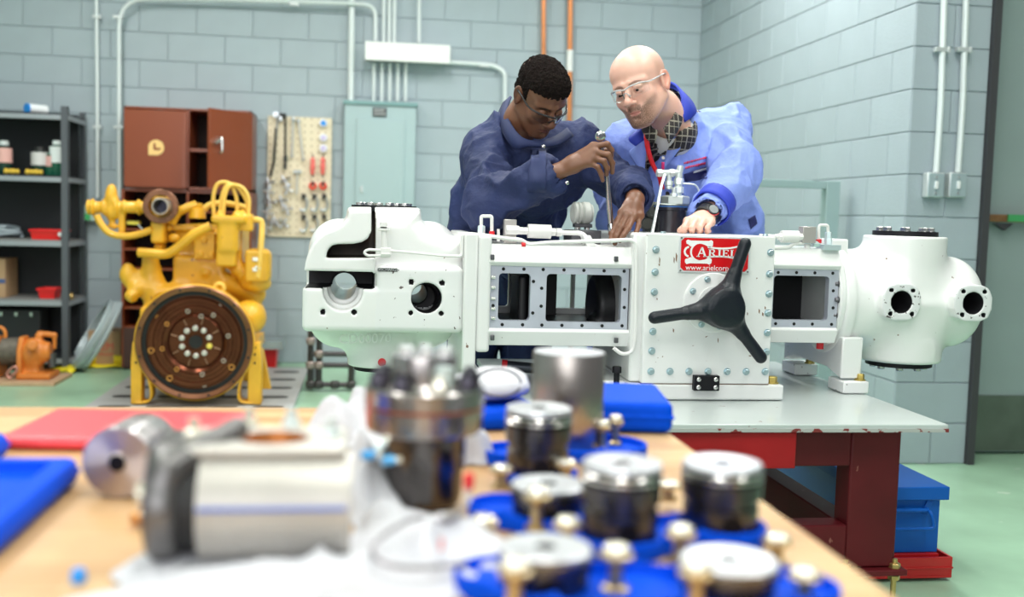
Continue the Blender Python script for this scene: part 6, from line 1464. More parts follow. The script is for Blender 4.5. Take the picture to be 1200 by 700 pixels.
# ---------------- instructor on the right
skin2 = skin_mat('skin_fair', (.80, .50, .40), (.76, .33, .25), (.13, .062, .038), lips=(.48, .19, .16), rough=.42)
H2 = head_rot(-39.9, 15.5, -15.3); hc2 = (.900, 3.5, 1.612); S2 = 1.07
neck2 = W3(790, 150, 3.64)
Vh, Fh, Ah = make_head(H2, hc2, S2, neck2, wide=1.04, beard=.95, full_lips=.72, nose_w=1.08, mouth_open=.0008, open_eyes=True)
w2 = W3(827, 252.5, 3.30); e2_ = W3(864, 205, 3.52); s2 = W3(856, 145, 3.74)
w2b = W3(722, 262, 3.72); e2b = W3(726, 225, 3.80); s2b = W3(738, 172, 3.72)
f3 = [[W3(806+i*9.0, 259.5+(i*.3), 3.235), W3(801.5+i*9.2, 267.5, 3.165), W3(801.5+i*9.0, 275.0, 3.175), W3(804+i*9, 273.5, 3.20)] for i in range(4)]
zmin = ztop+.009
for f in f3:
    for p in f: p.z = max(p.z, zmin)
th3 = [W3(816, 262, 3.27), W3(803, 266, 3.24), W3(797.5, 271, 3.20), W3(799, 274, 3.18)]
for p in th3: p.z = max(p.z, zmin)
s = hand_field(w2, [], f3, th3, rf=.0094); close_palm(s, w2, e2_, [f[0] for f in f3], th3, rw=.028, rp=.0135); Vr, Fr = s.nets()
pel2 = Vector((1.12, 4.14, .95)); ch2 = W3(798, 190, 3.78)
f4 = [[w2b+Vector((-.02+i*.018, -.01, -.07)), w2b+Vector((-.02+i*.019, -.02, -.115)), w2b+Vector((-.02+i*.018, -.01, -.15))] for i in range(4)]
th4 = [w2b+Vector((-.03, -.01, -.03)), w2b+Vector((-.05, -.02, -.065)), w2b+Vector((-.055, -.02, -.095))]
s = hand_field(w2b, [], f4, th4, h=.003); close_palm(s, w2b, e2b, [f[0] for f in f4], th4); Vl, Fl = s.nets()
(Vb, Fb), legs2 = body_core(pel2, ch2, neck2, [s2, s2b], [e2_, e2b], [w2, w2b], 0.)
man2 = join_parts('person', [(Vh, Fh, Ah), (Vr, Fr, None), (Vl, Fl, None), (Vb, Fb, None)], skin2, label='bald bearded person in a light blue shop coat and plaid shirt leaning on the machine', cat='person')
eyes(H2, hc2, S2, man2, skin2)
coatm = M('coat_blue', (.23, .32, .78), rough=.7, var=.10, vscale=4, bump=.4, bscale=50)
coatd = M('coat_trim_blue', (.025, .05, .46), rough=.7, var=.1, vscale=8)
s = SDF((.58, 3.20, .50), (1.62, 4.46, 1.60), .0072)
s.ell(tuple(ch2+Vector((.02, 0, -.02))), (.215, .150, .20), .06); s.ell(tuple(ch2.lerp(pel2, .5)), (.205, .150, .25), .09); s.ell(tuple(pel2+Vector((0, 0, -.02))), (.215, .165, .20), .08); s.cap(tuple(pel2), tuple(pel2+Vector((.0, .02, -.25))), .19, .21, .08)
s.cap(tuple(s2+Vector((-.05, .0, -.02))), tuple(s2b+Vector((.06, .03, -.02))), .085, .080, .06); s.cap(tuple(neck2+Vector((.03, .04, -.06))), tuple(neck2+Vector((.015, .035, .02))), .10, .082, .05)
s.cap(tuple(s2+Vector((-.01, 0, -.01))), tuple(e2_), .084, .074, .035); s.cap(tuple(e2_), tuple(e2_.lerp(w2, .84)), .073, .058, .02)
s.cap(tuple(s2b), tuple(e2b), .080, .070, .03); s.cap(tuple(e2b), tuple(e2b.lerp(w2b, .9)), .066, .055, .02)
s.cap(tuple(W3(861, 236, 3.84)), tuple(W3(866, 300, 3.95)), .082, .095, .05)
s.cyl(tuple(pel2+Vector((0, 0, -.48))), tuple(pel2+Vector((0, 0, -.33))), .4, op='s')
cuff_cut(s, e2_, w2, .84, .044)
nk = Vector(neck2); s.cap(tuple(nk+Vector((-.02, -.03, .02))), tuple(Vector(hc2)), .068, .08, .006, op='s')
opening = [W3(757, 152, 3.55), W3(763, 170, 3.55), W3(756, 200, 3.55), W3(757, 240, 3.55), W3(757, 330, 3.55), W3(770, 330, 3.55), W3(772, 240, 3.55), W3(777, 205, 3.55), W3(791, 168, 3.55), W3(801, 132, 3.55), W3(792, 112, 3.55), W3(770, 120, 3.55)]
s.poly([(p.x, p.z) for p in opening], 3.2, ch2.y+.02, .0, .006, op='s')
fa2 = folds(.036, ((.25, .1, 1),), seed=21., f1=9., stretch=.3); fb2 = folds(.018, ((1, .2, -.5),), seed=31., f1=13., stretch=.35)
coat = s.build('shop_coat', coatm, man2, disp=lambda V, N: fb2(fa2(V, N), N))
# plaid shirt
pl_ = bpy.data.materials.new('plaid_shirt'); pl_.use_nodes = True; nt = pl_.node_tree; N = nt.nodes; L = nt.links; bs = N['Principled BSDF']; bs.inputs['Roughness'].default_value = .8
tcn = N.new('ShaderNodeTexCoord'); sp_ = N.new('ShaderNodeSeparateXYZ'); L.new(tcn.outputs['Object'], sp_.inputs[0]); acc = None
for ax_i, (fq, wd, of) in ((0, (24., .10, .0)), (0, (24., .05, .45)), (2, (22., .10, .0)), (2, (22., .05, .4))):
    m1 = N.new('ShaderNodeMath'); m1.operation = 'MULTIPLY_ADD'; m1.inputs[1].default_value = fq; m1.inputs[2].default_value = of; L.new(sp_.outputs[ax_i], m1.inputs[0])
    m2 = N.new('ShaderNodeMath'); m2.operation = 'FRACT'; L.new(m1.outputs[0], m2.inputs[0]); m3 = N.new('ShaderNodeMath'); m3.operation = 'LESS_THAN'; m3.inputs[1].default_value = wd; L.new(m2.outputs[0], m3.inputs[0])
    if acc is None: acc = m3.outputs[0]
    else: a_ = N.new('ShaderNodeMath'); a_.operation = 'MAXIMUM'; L.new(acc, a_.inputs[0]); L.new(m3.outputs[0], a_.inputs[1]); acc = a_.outputs[0]
mx = N.new('ShaderNodeMix'); mx.data_type = 'RGBA'; mx.inputs['A'].default_value = (.028, .022, .02, 1); mx.inputs['B'].default_value = (.33, .30, .24, 1); L.new(acc, mx.inputs['Factor']); L.new(mx.outputs['Result'], bs.inputs['Base Color'])
s = SDF((.72, 3.40, .85), (1.35, 4.35, 1.56), .0075)
s.ell(tuple(ch2+Vector((-.01, 0, -.02))), (.185, .138, .19), .06); s.ell(tuple(ch2.lerp(pel2, .5)), (.175, .138, .24), .09); s.ell(tuple(pel2), (.18, .14, .12), .08); s.cap(tuple(ch2+Vector((-.02, -.01, .10))), tuple(nk+Vector((-.008, -.01, -.022))), .115, .088, .04)
s.cap(tuple(nk+Vector((-.014, -.030, .028))), tuple(Vector(hc2)), .074, .09, .004, op='s')
vn_ = [W3(764, 146, 3.55), W3(801, 122, 3.55), W3(794, 158, 3.55), W3(780, 180, 3.55), W3(772, 165, 3.55)]; s.poly([(p.x, p.z) for p in vn_], 3.3, 3.62, .0, .003, op='s')
f_s = folds(.009, ((.1, .1, 1),), seed=41., f1=13.)
s.build('plaid_shirt', pl_, man2, disp=f_s)
s = SDF(tuple(nk+Vector((-.16, -.18, -.22))), tuple(nk+Vector((.14, .12, .06))), .005); s.cap(tuple(ch2+Vector((-.02, -.01, .10))), tuple(nk+Vector((-.008, -.01, -.030))), .106, .080, .04); s.cap(tuple(nk+Vector((-.02, -.05, .012))), tuple(Vector(hc2)), .066, .09, .004, op='s'); s.build('undershirt', M('tshirt_white', (.72, .72, .68), rough=.8), man2)
# trousers and shoes
trm = M('dark_trousers', (.02, .022, .035), rough=.8)
s = SDF((pel2.x-.30, 3.85, .05), (pel2.x+.30, 4.40, 1.0), .011); s.ell(tuple(pel2+Vector((0, 0, -.06))), (.165, .125, .12), .06)
for (hp, kn, an) in legs2: s.cap(tuple(hp), tuple(kn), .098, .078, .05); s.cap(tuple(kn), (an.x, an.y, .08), .078, .070, .03)
s.build('trousers', trm, man2); shoes(legs2, man2, shoe)
# coat collar, lapels, cuff, pocket, badge lettering
sheet('coat_collar', [(Q(778, 97, 3.69), Q(785, 104, 3.74)), (Q(788, 97.5, 3.66), Q(799, 108, 3.73)), (Q(795, 104, 3.62), Q(811, 120, 3.66)), (Q(799, 116, 3.58), Q(815, 133, 3.60)), (Q(796, 128, 3.565), Q(803, 143, 3.555))], coatd, man2, n=5, solid=.008)
sheet('coat_collar', [(Q(765, 140, 3.60), Q(757, 143, 3.62)), (Q(757, 148, 3.585), Q(746, 155, 3.60)), (Q(754, 157, 3.575), Q(736.5, 163.5, 3.59)), (Q(755, 164, 3.57), Q(745, 171.5, 3.575))], coatd, man2, n=5, solid=.008)
sheet('lapel', [(Q(797, 128, 3.60), Q(806, 140, 3.585)), (Q(791, 150, 3.585), Q(804, 158, 3.57)), (Q(783, 172, 3.58), Q(797, 174, 3.565)), (Q(777, 196, 3.59), Q(779, 197, 3.585))], coatm, man2, n=6, solid=.006)
sheet('lapel', [(Q(755, 160, 3.575), Q(747, 170, 3.575)), (Q(757, 175, 3.58), Q(738, 180, 3.575)), (Q(755, 200, 3.59), Q(752, 201, 3.585))], coatm, man2, n=6, solid=.006)
cuff(e2_, w2, .062, coatd, man2, .66, .86, name='coat_cuff')
bv2 = bvh_of(coat)
decal('breast_pocket', bv2, [(801, 204), (827, 195), (829, 209), (803, 213)], M('pocket_navy', (.015, .02, .12), rough=.7), man2, off=.003)
decal('pocket_edge', bv2, [(812, 200.3), (827, 195.3), (827, 197.5), (812, 202.5)], M('white_trim', (.8, .8, .8), rough=.6), man2, off=.0055, solid=.001)
redt = M('red_thread', (.72, .04, .10), rough=.7)
rnn = random.Random(4)
for (y0, x0, x1, sl) in ((191.5, 801.5, 825.5, -.26), (197.0, 803, 825, -.24)):
    x = x0
    while x < x1:
        wd = rnn.uniform(1.0, 1.9); yy = y0+(x-x0)*sl; hh = rnn.uniform(2.0, 3.0)
        decal('embroidered_letter', bv2, [(x, yy-hh/2), (x+wd, yy-hh/2+wd*sl), (x+wd-.3, yy+hh/2+wd*sl), (x-.2, yy+hh/2)], redt, man2, off=.002, n=1, solid=.001); x += wd+rnn.uniform(.35, .6)
decal('side_tab', bv2, [(876.5, 257), (884.5, 252), (887, 262), (879.5, 269)], M('pocket_navy'), man2, off=.003)
for y in (154, 185): 
    q = W3(775.3, y+.5, 3.60); MB().lathe(q+Vector((0, -.02, 0)), (0, -1, 0), [(0, .006), (.003, .005)], 12).build('shirt_button', M('button_pearl', (.75, .72, .68), rough=.3), man2)
# shirt collar flaps
sheet('shirt_collar', [(Q(792, 116, 3.60), Q(800, 124, 3.61)), (Q(790, 134, 3.52), Q(798, 146, 3.53)), (Q(778, 150, 3.475), Q(784, 168, 3.485))], pl_, man2, n=5, solid=.005)
sheet('shirt_collar', [(Q(760, 143, 3.52), Q(752, 152, 3.56)), (Q(765, 150, 3.50), Q(759, 164, 3.52)), (Q(771, 153, 3.495), Q(768, 168, 3.505))], pl_, man2, n=5, solid=.005)
sheet('shirt_collar', [(Q(776, 104, 3.70), Q(781, 103, 3.71)), (Q(783, 108, 3.68), Q(792, 107, 3.69)), (Q(790, 118, 3.65), Q(801, 119, 3.66)), (Q(794, 130, 3.61), Q(805, 134, 3.61))], pl_, man2, n=5, solid=.006)
# lanyard
rows = catmull([Q(758, 150, 3.555), Q(757.5, 162, 3.53), Q(760, 178, 3.535), Q(766, 195, 3.545), Q(773, 208, 3.55), Q(776, 222, 3.56)], 5)
MB().grid([[p+Vector((-.0085, 0, 0)), p+Vector((0, -.002, .0)), p+Vector((.0085, 0, 0))] for p in rows]).build('lanyard', M('lanyard_red', (.72, .015, .02), rough=.5), man2, solid=.003, smooth=180)
rows = catmull([Q(777, 190, 3.54), Q(776.5, 205, 3.545), Q(775.5, 220, 3.55)], 5); MB().grid([[p+Vector((-.005, 0, 0)), p+Vector((.005, 0, 0))] for p in rows]).build('lanyard_end', M('lanyard_magenta', (.6, .02, .14), rough=.5), man2, solid=.003)
glasses(H2, hc2, S2, M('frame_clear', (.80, .84, .86), rough=.08, trans=.55), man2, .0025, wide=1.03, drop=-.002)
# wrist watch: its own part of the outfit
wt = cuff(e2_, w2, .0335, M('watch_strap', (.012, .012, .014), rough=.4), man2, .93, 1.06, name='watch_strap')
dd = (w2-e2_).normalized(); wp = e2_.lerp(w2, .995)+Vector((.012, -.030, .014)); b = MB(); nrm = Vector((.1, -.75, .55)).normalized(); b.lathe(wp, nrm, [(0, .019), (.008, .019), (.010, .016)], 24); wc = b.build('watch_case', M('watch_black', (.03, .03, .035), rough=.2, metal=.4), man2)
b = MB(); b.lathe(wp+nrm*.010, nrm, [(0, .0155), (.0006, .0155)], 24); b.build('watch_dial', M('dial_grey', (.25, .27, .28), rough=.15), wc)
MB().tube([wp+nrm*.004+Vector((math.cos(t)*.0195, math.sin(t)*.0, 0))+nrm.cross(Vector((1, 0, 0)))*math.sin(t)*.0195 for t in [math.radians(a) for a in range(190, 350, 20)]], .002, 6).build('red_bezel', M('plug_red'), wc)
# ---------------------------------------------------------------- lubricator pump on black reservoir between them
lp = thing('lubricator_pump', tuple(W3(787, 275, 3.40)), 'black cylindrical lubricator with white fitting block before the plaid shirt', 'pump')
lz0, lz1 = ztop+.001, W3(787, 243, 3.40).z; lx = W3(787, 250, 3.40).x; lx2 = (W3(805, 250, 3.4).x-W3(767, 250, 3.4).x)/2
b = MB(); b.lathe((lx, 3.42, lz0), (0, 0, 1), [(0, lx2*1.0), (lz1-lz0-.012, lx2*1.0), (lz1-lz0-.010, lx2*1.06), (lz1-lz0, lx2*1.06)], 36); b.build('reservoir', M('reservoir_black', (.02, .02, .028), rough=.25, coat=.4), lp)
MB().lathe((lx, 3.42, lz1), (0, 0, 1), [(0, lx2*1.08), (.004, lx2*1.08), (.006, lx2*.9)], 36).build('blue_gasket', M('gasket_blue', (.05, .15, .4), rough=.4), lp)
PL = lambda x, y, Y=3.40: W3(x, y, Y)
wf = M('fitting_white', (.66, .72, .70), rough=.3, metal=.35)
b = MB(); b.lathe((lx, 3.42, lz1+.006), (0, 0, 1), [(0, .062), (.006, .058)], 24); b.hexn((PL(791, 240).x, 3.40, lz1+.010), (0, 0, 1), .048, PL(791, 229.5).z-lz1-.01); b.build('pump_base', M('pump_block', (.45, .50, .48), rough=.35, metal=.5), lp, bevel=.002)
b = MB(); x = PL(795, 220).x; b.cyl((x, 3.40, PL(795, 231).z), (x, 3.40, PL(795, 205).z), .0125, n=14); b.hexn((x, 3.40, PL(795, 226).z), (0, 0, 1), .018, .02); b.hexn((x, 3.40, PL(795, 216).z), (0, 0, 1), .016, .02); b.cyl((x, 3.40, PL(797, 205).z), (PL(797.5, 200).x, 3.40, PL(797.5, 194.5).z), .011, n=14); b.cyl((PL(797.5, 200).x, 3.40, PL(797, 196).z), (PL(797.5, 200).x, 3.40, PL(797, 194).z), .006, n=10); b.build('outlet_riser', wf, lp, smooth=35)
b = MB(); b.cyl(PL(773, 203), PL(797, 202.5), .011, n=14); b.hexn(PL(775, 203), (-1, 0, 0), .014, .016); b.hexn(PL(789, 203), (-1, 0, 0), .015, .014); b.build('cross_pipe', wf, lp, smooth=35)
b = MB(); b.cyl(PL(784, 205), PL(784, 222), .009, n=12); b.hexn(PL(784, 212), (0, 0, -1), .013, .016); b.hexn(PL(784, 218), (0, 0, -1), .011, .008); b.build('drip_fitting', wf, lp, smooth=35)
b = MB(); x = PL(787, 225).x; b.cyl((x, 3.37, PL(787, 232).z), (x, 3.37, PL(787, 220).z), .008, n=12); b.hexn((x, 3.37, PL(787, 231).z), (0, 0, 1), .013, .012); b.build('drip_fitting', wf, lp)
MB().tube(fillet([PL(798, 215), PL(815, 216.5), PL(819, 222), PL(819.5, 236)], .02), .003, 7).build('fine_tube', wf, lp)
MB().tube([PL(779, 205, 3.37), PL(775, 218, 3.33), PL(764, 275, 3.22)], .0052, 8).build('long_tube', wf, lp)
b = MB(); b.lathe(PL(764, 247, 3.45), (0, -1, 0), [(0, .028), (.03, .03), (.04, .02)], 16); b.lathe(PL(756, 262, 3.45), (0, -1, 0), [(0, .022), (.03, .02)], 14); b.box(PL(757, 250, 3.44), PL(770, 274, 3.48)); b.build('valve_body', M('valve_dark', (.10, .11, .10), rough=.4, metal=.5), lp, bevel=.002)
# ================================================================== butcher-block bench in front and everything on it
BZ = .78; BX0, BX1, BY0, BY1 = -1.75, .545, .15, 2.055
bn = thing('workbench', (-.6, 1.1, 0), 'butcher block maple workbench in the foreground covered with machine parts', 'workbench')
MB().box((BX0, BY0, BZ-.045), (BX1, BY1, BZ-.0015)).build('bench_core', M('maple_core', (.55, .36, .19), rough=.5), bn, bevel=.002)
maple = [M('maple_%s' % n, (c[0]*.78, c[1]*.70, c[2]*.56), rough=.42, var=.10, vscale=9, bump=.03, bscale=60) for n, c in (('light', (.78, .56, .33)), ('mid', (.72, .48, .27)), ('warm', (.66, .42, .22)))]
_pm = {}
rp = random.Random(8); y = BY0
while y < BY1-.005:
    wd = .0453 if y+.05 < BY1 else BY1-y; x = BX0-rp.random()*.5
    while x < BX1-.002:
        L_ = rp.choice((.45, .55, .65)); a = max(x, BX0); b_ = min(x+L_, BX1); x += L_
        if b_-a < .03: b_ = b_
        mi = rp.randrange(3); key = (round(b_-a, 3), round(wd, 4), mi)
        if key not in _pm:
            pb_ = MB(); pb_.box((.0003, .0003, -.004), (b_-a-.0003, wd-.0003, 0)); me = bpy.data.meshes.new('plank'); me.from_pydata(pb_.v, [], pb_.f); me.materials.append(maple[mi]); me.update(); _pm[key] = me
        o = bpy.data.objects.new('plank', _pm[key]); o.location = (a, y, BZ+.0004*rp.random()); link(o, bn)
    y += wd
legm = M('bench_leg', (.18, .19, .2), rough=.5, metal=.3)
for x in (BX0+.06, BX1-.14):
    for yy in (BY0+.08, BY1-.16): MB().box((x, yy, 0), (x+.07, yy+.07, BZ-.0455)).build('leg', legm, bn, bevel=.004)
for yy in (BY0+.095, BY1-.145): MB().box((BX0+.13, yy, .25), (BX1-.14, yy+.04, .31)).build('stretcher', legm, bn, bevel=.003)
pst = M('piston_steel', (.10, .095, .095), rough=.27, metal=.92, var=.12, vscale=18); pdk = M('piston_groove', (.012, .011, .012), rough=.35, metal=.7); ptop = M('piston_crown', (.62, .63, .66), rough=.36, metal=.8, var=.12, vscale=22); pbr = M('ring_bright', (.80, .78, .76), rough=.18, metal=.95)
bluep = M('tray_blue', (.0, .068, .66), rough=.55, spec=.08)
def top_z(x, y, Y): return W3(x, y, Y).z
def piston(x, ybase, ytop, Y, r, z0, label, crown=.6, grp=None, top_ring=True):
    c = W3(x, 600, Y); zt = top_z(x, ytop, Y); t = thing('piston', (c.x, Y, z0), label, 'piston', grp)
    h = zt-z0; b = MB(); pr = [(0, r*.90), (.004, r*.94), (h*.40, r*.94), (h*.42, r*.88), (h*.50, r*.88), (h*.52, r*.99), (h*.74, r), (h*.745, r)]
    b.lathe((c.x, Y, z0), (0, 0, 1), pr, 48); b.build('piston_skirt', pst, t, smooth=30)
    b = MB(); b.lathe((c.x, Y, z0+h*.745), (0, 0, 1), [(0, r*.92), (h*.035, r*.92), (h*.036, r*.985), (h*.045, r*1.01), (h*.060, r*1.01), (h*.070, r*.985), (h*.072, r*.92), (h*.105, r*.92), (h*.106, r*.985), (h*.115, r*1.01), (h*.130, r*1.01), (h*.142, r*.985), (h*.144, r*.92), (h*.18, r*.92)], 48, mats=[1, 1, 0, 0, 0, 1, 1, 1, 0, 0, 0, 1, 1, 1]); b.build('ring_land', [pbr, pdk], t, smooth=30)
    b = MB(); b.lathe((c.x, Y, z0+h*.925), (0, 0, 1), [(0, r*.99), (h*.045, r*.99), (h*.07, r*.96), (h*.075, r*.93), (h*.073, r*crown), (h*.069, r*crown*.96)], 48); b.build('piston_crown', ptop, t, smooth=40)
    MB().lathe((c.x, Y, z0+h*.994), (0, 0, 1), [(0, r*.22), (.0008, r*.21)], 24).build('crown_centre', pst, t)
    MB().cyl((c.x-.001, Y-r*.94, z0+h*.2), (c.x-.001, Y-r*.955, z0+h*.2), r*.26, n=20).build('pin_bore', pdk, t)
    return t
TR = BZ+.0125
P_ = [(628, 545, 477, 1.47, .0475, 'dark steel piston with bright rings behind, left of the tall plain cylinder', .75),
      (727, 635, 541, 1.165, .0465, 'banded steel piston in the middle of the foreground group', .75),
      (844, 625, 541, 1.195, .0480, 'banded steel piston nearest the right edge of the bench', .75),
      (642, 605, 566, 1.26, .0465, 'low piston with a pale flat crown between the two banded ones and the valve body', .9),
      (641, 715, 640, 1.02, .0470, 'low pale topped piston at the bottom edge, left of the other front piston', .93),
      (857, 720, 655, .985, .0490, 'low pale topped piston at the bottom edge on the right', .93)]
trays = [('long blue plastic parts tray at the bottom centre under the front pistons', [(641, 1.02, .066), (857, .985, .066), (748, 1.0, .06), (585, 1.04, .045), (930, .985, .05), (705, .97, .05)]),
         ('blue plastic parts tray under the middle row of banded pistons', [(727, 1.165, .056), (844, 1.195, .056), (641, 1.26, .056), (785, 1.185, .045), (590, 1.29, .045), (684, 1.26, .05)]),
         ('blue plastic parts tray at the back under the tall plain cylinder', [(628, 1.47, .058), (664, 1.66, .085), (712, 1.64, .06), (600, 1.60, .05)])]
for lb, cs in trays:
    pts = [(W3(x, 600, Y).x, Y, r_) for x, Y, r_ in cs]; P4 = np.array(pts)
    s = SDF((P4[:, 0].min()-.1, P4[:, 1].min()-.1, BZ-.006), (min(P4[:, 0].max()+.1, 9), P4[:, 1].max()+.1, BZ+.035), .003)
    for x, y, r_ in pts: s.cyl((x, y, BZ+.001), (x, y, BZ+.024), r_, .003, .012)
    for x, y, r_ in pts: s.cyl((x, y, BZ+.012), (x, y, BZ+.06), r_-.006, op='s')
    s.build('parts_tray', bluep, label=lb, cat='tray')
for x, yb, yt, Y, r, lb, cr in P_: piston(x, yb, yt, Y, r, TR, lb, cr)
# brass bolts with pale nuts
brs = M('brass_body', (.52, .40, .20), rough=.3, metal=.85); pal = M('pale_nut', (.82, .78, .66), rough=.25, metal=.6)
BL = [(588, 545, 1.40, 'brass bolt behind the low pale piston and left of it'), (663, 538, 1.42, 'brass bolt between the back piston and the middle banded piston'), (630, 571, 1.21, 'brass bolt standing in front of the low pale crowned piston'), (566, 604, 1.15, 'leftmost brass bolt beside the looped wire'), (666, 606, 1.13, 'brass bolt just behind the front left pale piston'),
      (604, 655, .955, 'brass bolt at the bottom edge in front of the left pale piston'), (723, 638, 1.0, 'brass bolt at the bottom centre between the two front pistons'), (707, 492, 1.63, 'left of the two slim brass bolts beside the tall cylinder'), (722, 486, 1.67, 'right of the two slim brass bolts beside the tall cylinder'),
      (798, 615, 1.08, 'brass bolt between the right banded piston and the front right piston'), (817, 656, .93, 'brass bolt at the bottom edge overlapping the front right piston'), (911, 626, 1.10, 'brass bolt near the bench edge, the farther of two on the right'), (944, 666, .98, 'brass bolt nearest the bottom right bench edge'), (784, 564, 1.33, 'brass bolt in the gap between the two banded pistons')]
for x, y, Y, lb in BL:
    c = W3(x, y, Y); k_ = .0145 if Y < 1.5 else .011; onz_ = TR if not (911 <= x) else BZ+.001
    t = thing('brass_bolt', (c.x, Y, onz_), lb, 'bolt')
    H_ = c.z-onz_; b = MB(); b.lathe((c.x, Y, onz_), (0, 0, 1), [(0, k_*.95), (.004, k_*.95), (.006, k_*.55), (H_*.55, k_*.50), (H_*.62, k_*.72), (H_*.70, k_*1.15), (H_*.78, k_*1.2), (H_*.82, k_*.95)], 20); b.build('bolt_shank', brs, t, smooth=40)
    b = MB(); b.lathe((c.x, Y, onz_+H_*.82), (0, 0, 1), [(0, k_*.98), (H_*.10, k_*.98), (H_*.16, k_*.8), (H_*.18, k_*.4)], 16); b.build('domed_nut', pal, t, smooth=50)
# tall plain cylinder
cx_ = W3(661, 600, 1.67).x; rr_ = 43.5*1.67/1233.7; zt = top_z(661, 412, 1.67)
t = thing('steel_cylinder', (cx_, 1.67, BZ+.0125), 'tall plain brushed steel cylinder with a pale top standing on the blue tray', 'cylinder')
brushed = M('brushed_steel', (.42, .38, .35), rough=.30, metal=.95, aniso=.8)
MB().lathe((cx_, 1.67, TR+.0005), (0, 0, 1), [(0, rr_*.98), (.003, rr_), (zt-TR-.004, rr_), (zt-TR-.001, rr_*.98)], 64).build('cylinder_body', brushed, t, smooth=30)
def radial(m, axis):
    nt = m.node_tree; t_ = nt.nodes.new('ShaderNodeTangent'); t_.direction_type = 'RADIAL'; t_.axis = axis; nt.links.new(t_.outputs[0], nt.nodes['Principled BSDF'].inputs['Tangent'])
radial(brushed, 'Z')
MB().lathe((cx_, 1.67, zt), (0, 0, 1), [(-.002, rr_*.97), (0, rr_*.96), (.0005, rr_*.6)], 64).build('cylinder_top', M('top_white', (.80, .82, .86), rough=.3, metal=.4), t)
# valve body with flange
VY_ = 1.36; vc = W3(495, 600, VY_); vz = lambda y: top_z(495, y, VY_); vr = 70*VY_/1233.7
t = thing('valve_assembly', (vc.x, VY_, BZ+.0015), 'tall steel valve assembly with a wide flange, copper line and bolted cap', 'valve')
MB().lathe((vc.x, VY_, BZ+.008), (0, 0, 1), [(0, vr*.62), (.01, vr*.66), (vz(555)-BZ, vr*.66), (vz(550)-BZ, vr*.70), (vz(505)-BZ-.008, vr*.70)], 48).build('valve_body', M('valve_steel', (.12, .11, .105), rough=.2, metal=.95), t, smooth=30)
z0, z1 = vz(503), vz(451); hh = z1-z0
fl_ = MB(); fl_.lathe((vc.x, VY_, z0), (0, 0, 1), [(0, vr*.94), (.004, vr*.98), (hh*.52, vr), (hh*.53, vr*.985), (hh*.60, vr*.985), (hh*.61, vr), (hh*.95, vr), (hh, vr*.97)], 64, mats=[0, 0, 0, 1, 0, 0, 0, 0]); fl_.build('flange', [M('flange_steel', (.36, .34, .33), rough=.22, metal=.95), M('copper_line', (.32, .09, .045), rough=.4, metal=.5)], t, smooth=30)
z2 = vz(416); MB().lathe((vc.x-.002, VY_, z1+.0005), (0, 0, 1), [(0, vr*.60), (.004, vr*.56), (z2-z1-.006, vr*.56), (z2-z1, vr*.54)], 40).build('hub', M('hub_steel', (.40, .37, .36), rough=.25, metal=.9), t, smooth=30)
for i in range(8):
    a = i*PI/4+.25; p = Vector((vc.x+math.cos(a)*vr*.80, VY_+math.sin(a)*vr*.80, z1)); b = MB(); b.hexn(p, (0, 0, 1), .0125, .016); b.lathe(p+Vector((0, 0, .016)), (0, 0, 1), [(0, .008), (.006, .007)], 12); b.build('flange_bolt', M('bolt_dark', (.05, .045, .06), rough=.3, metal=.7) if i not in (6,) else pal, t)
for i in range(6):
    a = i*PI/3+.5; p = Vector((vc.x+math.cos(a)*vr*.38, VY_+math.sin(a)*vr*.38, z2)); MB().hexn(p, (0, 0, 1), .010, .010).build('cap_bolt', M('cap_bolt_pale', (.75, .76, .78), rough=.25, metal=.6), t)
MB().cyl((vc.x+.018, VY_-vr*.72, z1+.002), (vc.x+.022, VY_-vr*.72, z1+.032), .012, n=12).build('pale_plug', M('plug_greenish', (.62, .72, .70), rough=.3, metal=.3), t)
# finned cylinder block lying on its side
FYc = 1.13; fr0 = W3(238, 590, FYc).x; fr1 = W3(411, 590, FYc).x; frad = 63*FYc/1233.7; fz = top_z(320, 590, FYc)
fz = BZ+.010+frad
t = thing('cylinder_block', ((fr0+fr1)/2, FYc, BZ+.008), 'finned pale metal cylinder with a dark end plate lying on a white rag', 'cylinder')
pr = [(0, frad*.96)]; nf = 26; Lf = fr1-fr0
for i in range(nf): x = Lf*(i+.1)/nf; pr += [(x, frad), (x+Lf/nf*.72, frad), (x+Lf/nf*.74, frad*.965), (x+Lf/nf*.98, frad*.965)]
MB().cyl((fr0-.021, FYc, fz), (fr0-.0005, FYc, fz), frad*.86, n=40).build('shaded_neck', M('neck_shade_black', (.008, .008, .009), rough=.6), t)  # joining neck coloured black for the shade between end plate and fins
b = MB(); b.lathe((fr0, FYc, fz), (1, 0, 0), pr, 56); b.build('finned_barrel', M('cast_pale', (.56, .54, .50), rough=.42, metal=.4, var=.12, vscale=10), t, smooth=20)
s = SDF((fr0-.085, FYc-.10, fz-.09), (fr1+.03, FYc+.14, fz+.12), .0035)
s.cyl((fr0-.054, FYc, fz), (fr0-.020, FYc, fz), frad*1.03, .012); s.box((fr0-.037, FYc+.035, fz+.02), (.016, .06, .045), .012, .01)
s.cap((fr0-.03, FYc-.03, fz+.045), (fr0+.03, FYc+.03, fz+.075), .016, .014, .014)
s.build('end_plate', M('dark_cast', (.16, .155, .155), rough=.35, metal=.7, var=.2, vscale=15), t)
s = SDF((fr0-.02, FYc-.08, fz+.02), (fr1+.03, FYc+.16, fz+.13), .0035)
bc = W3(322, 507, FYc+.04); bz = top_z(322, 507, FYc+.05); bzc = min(bz, fz+.11)
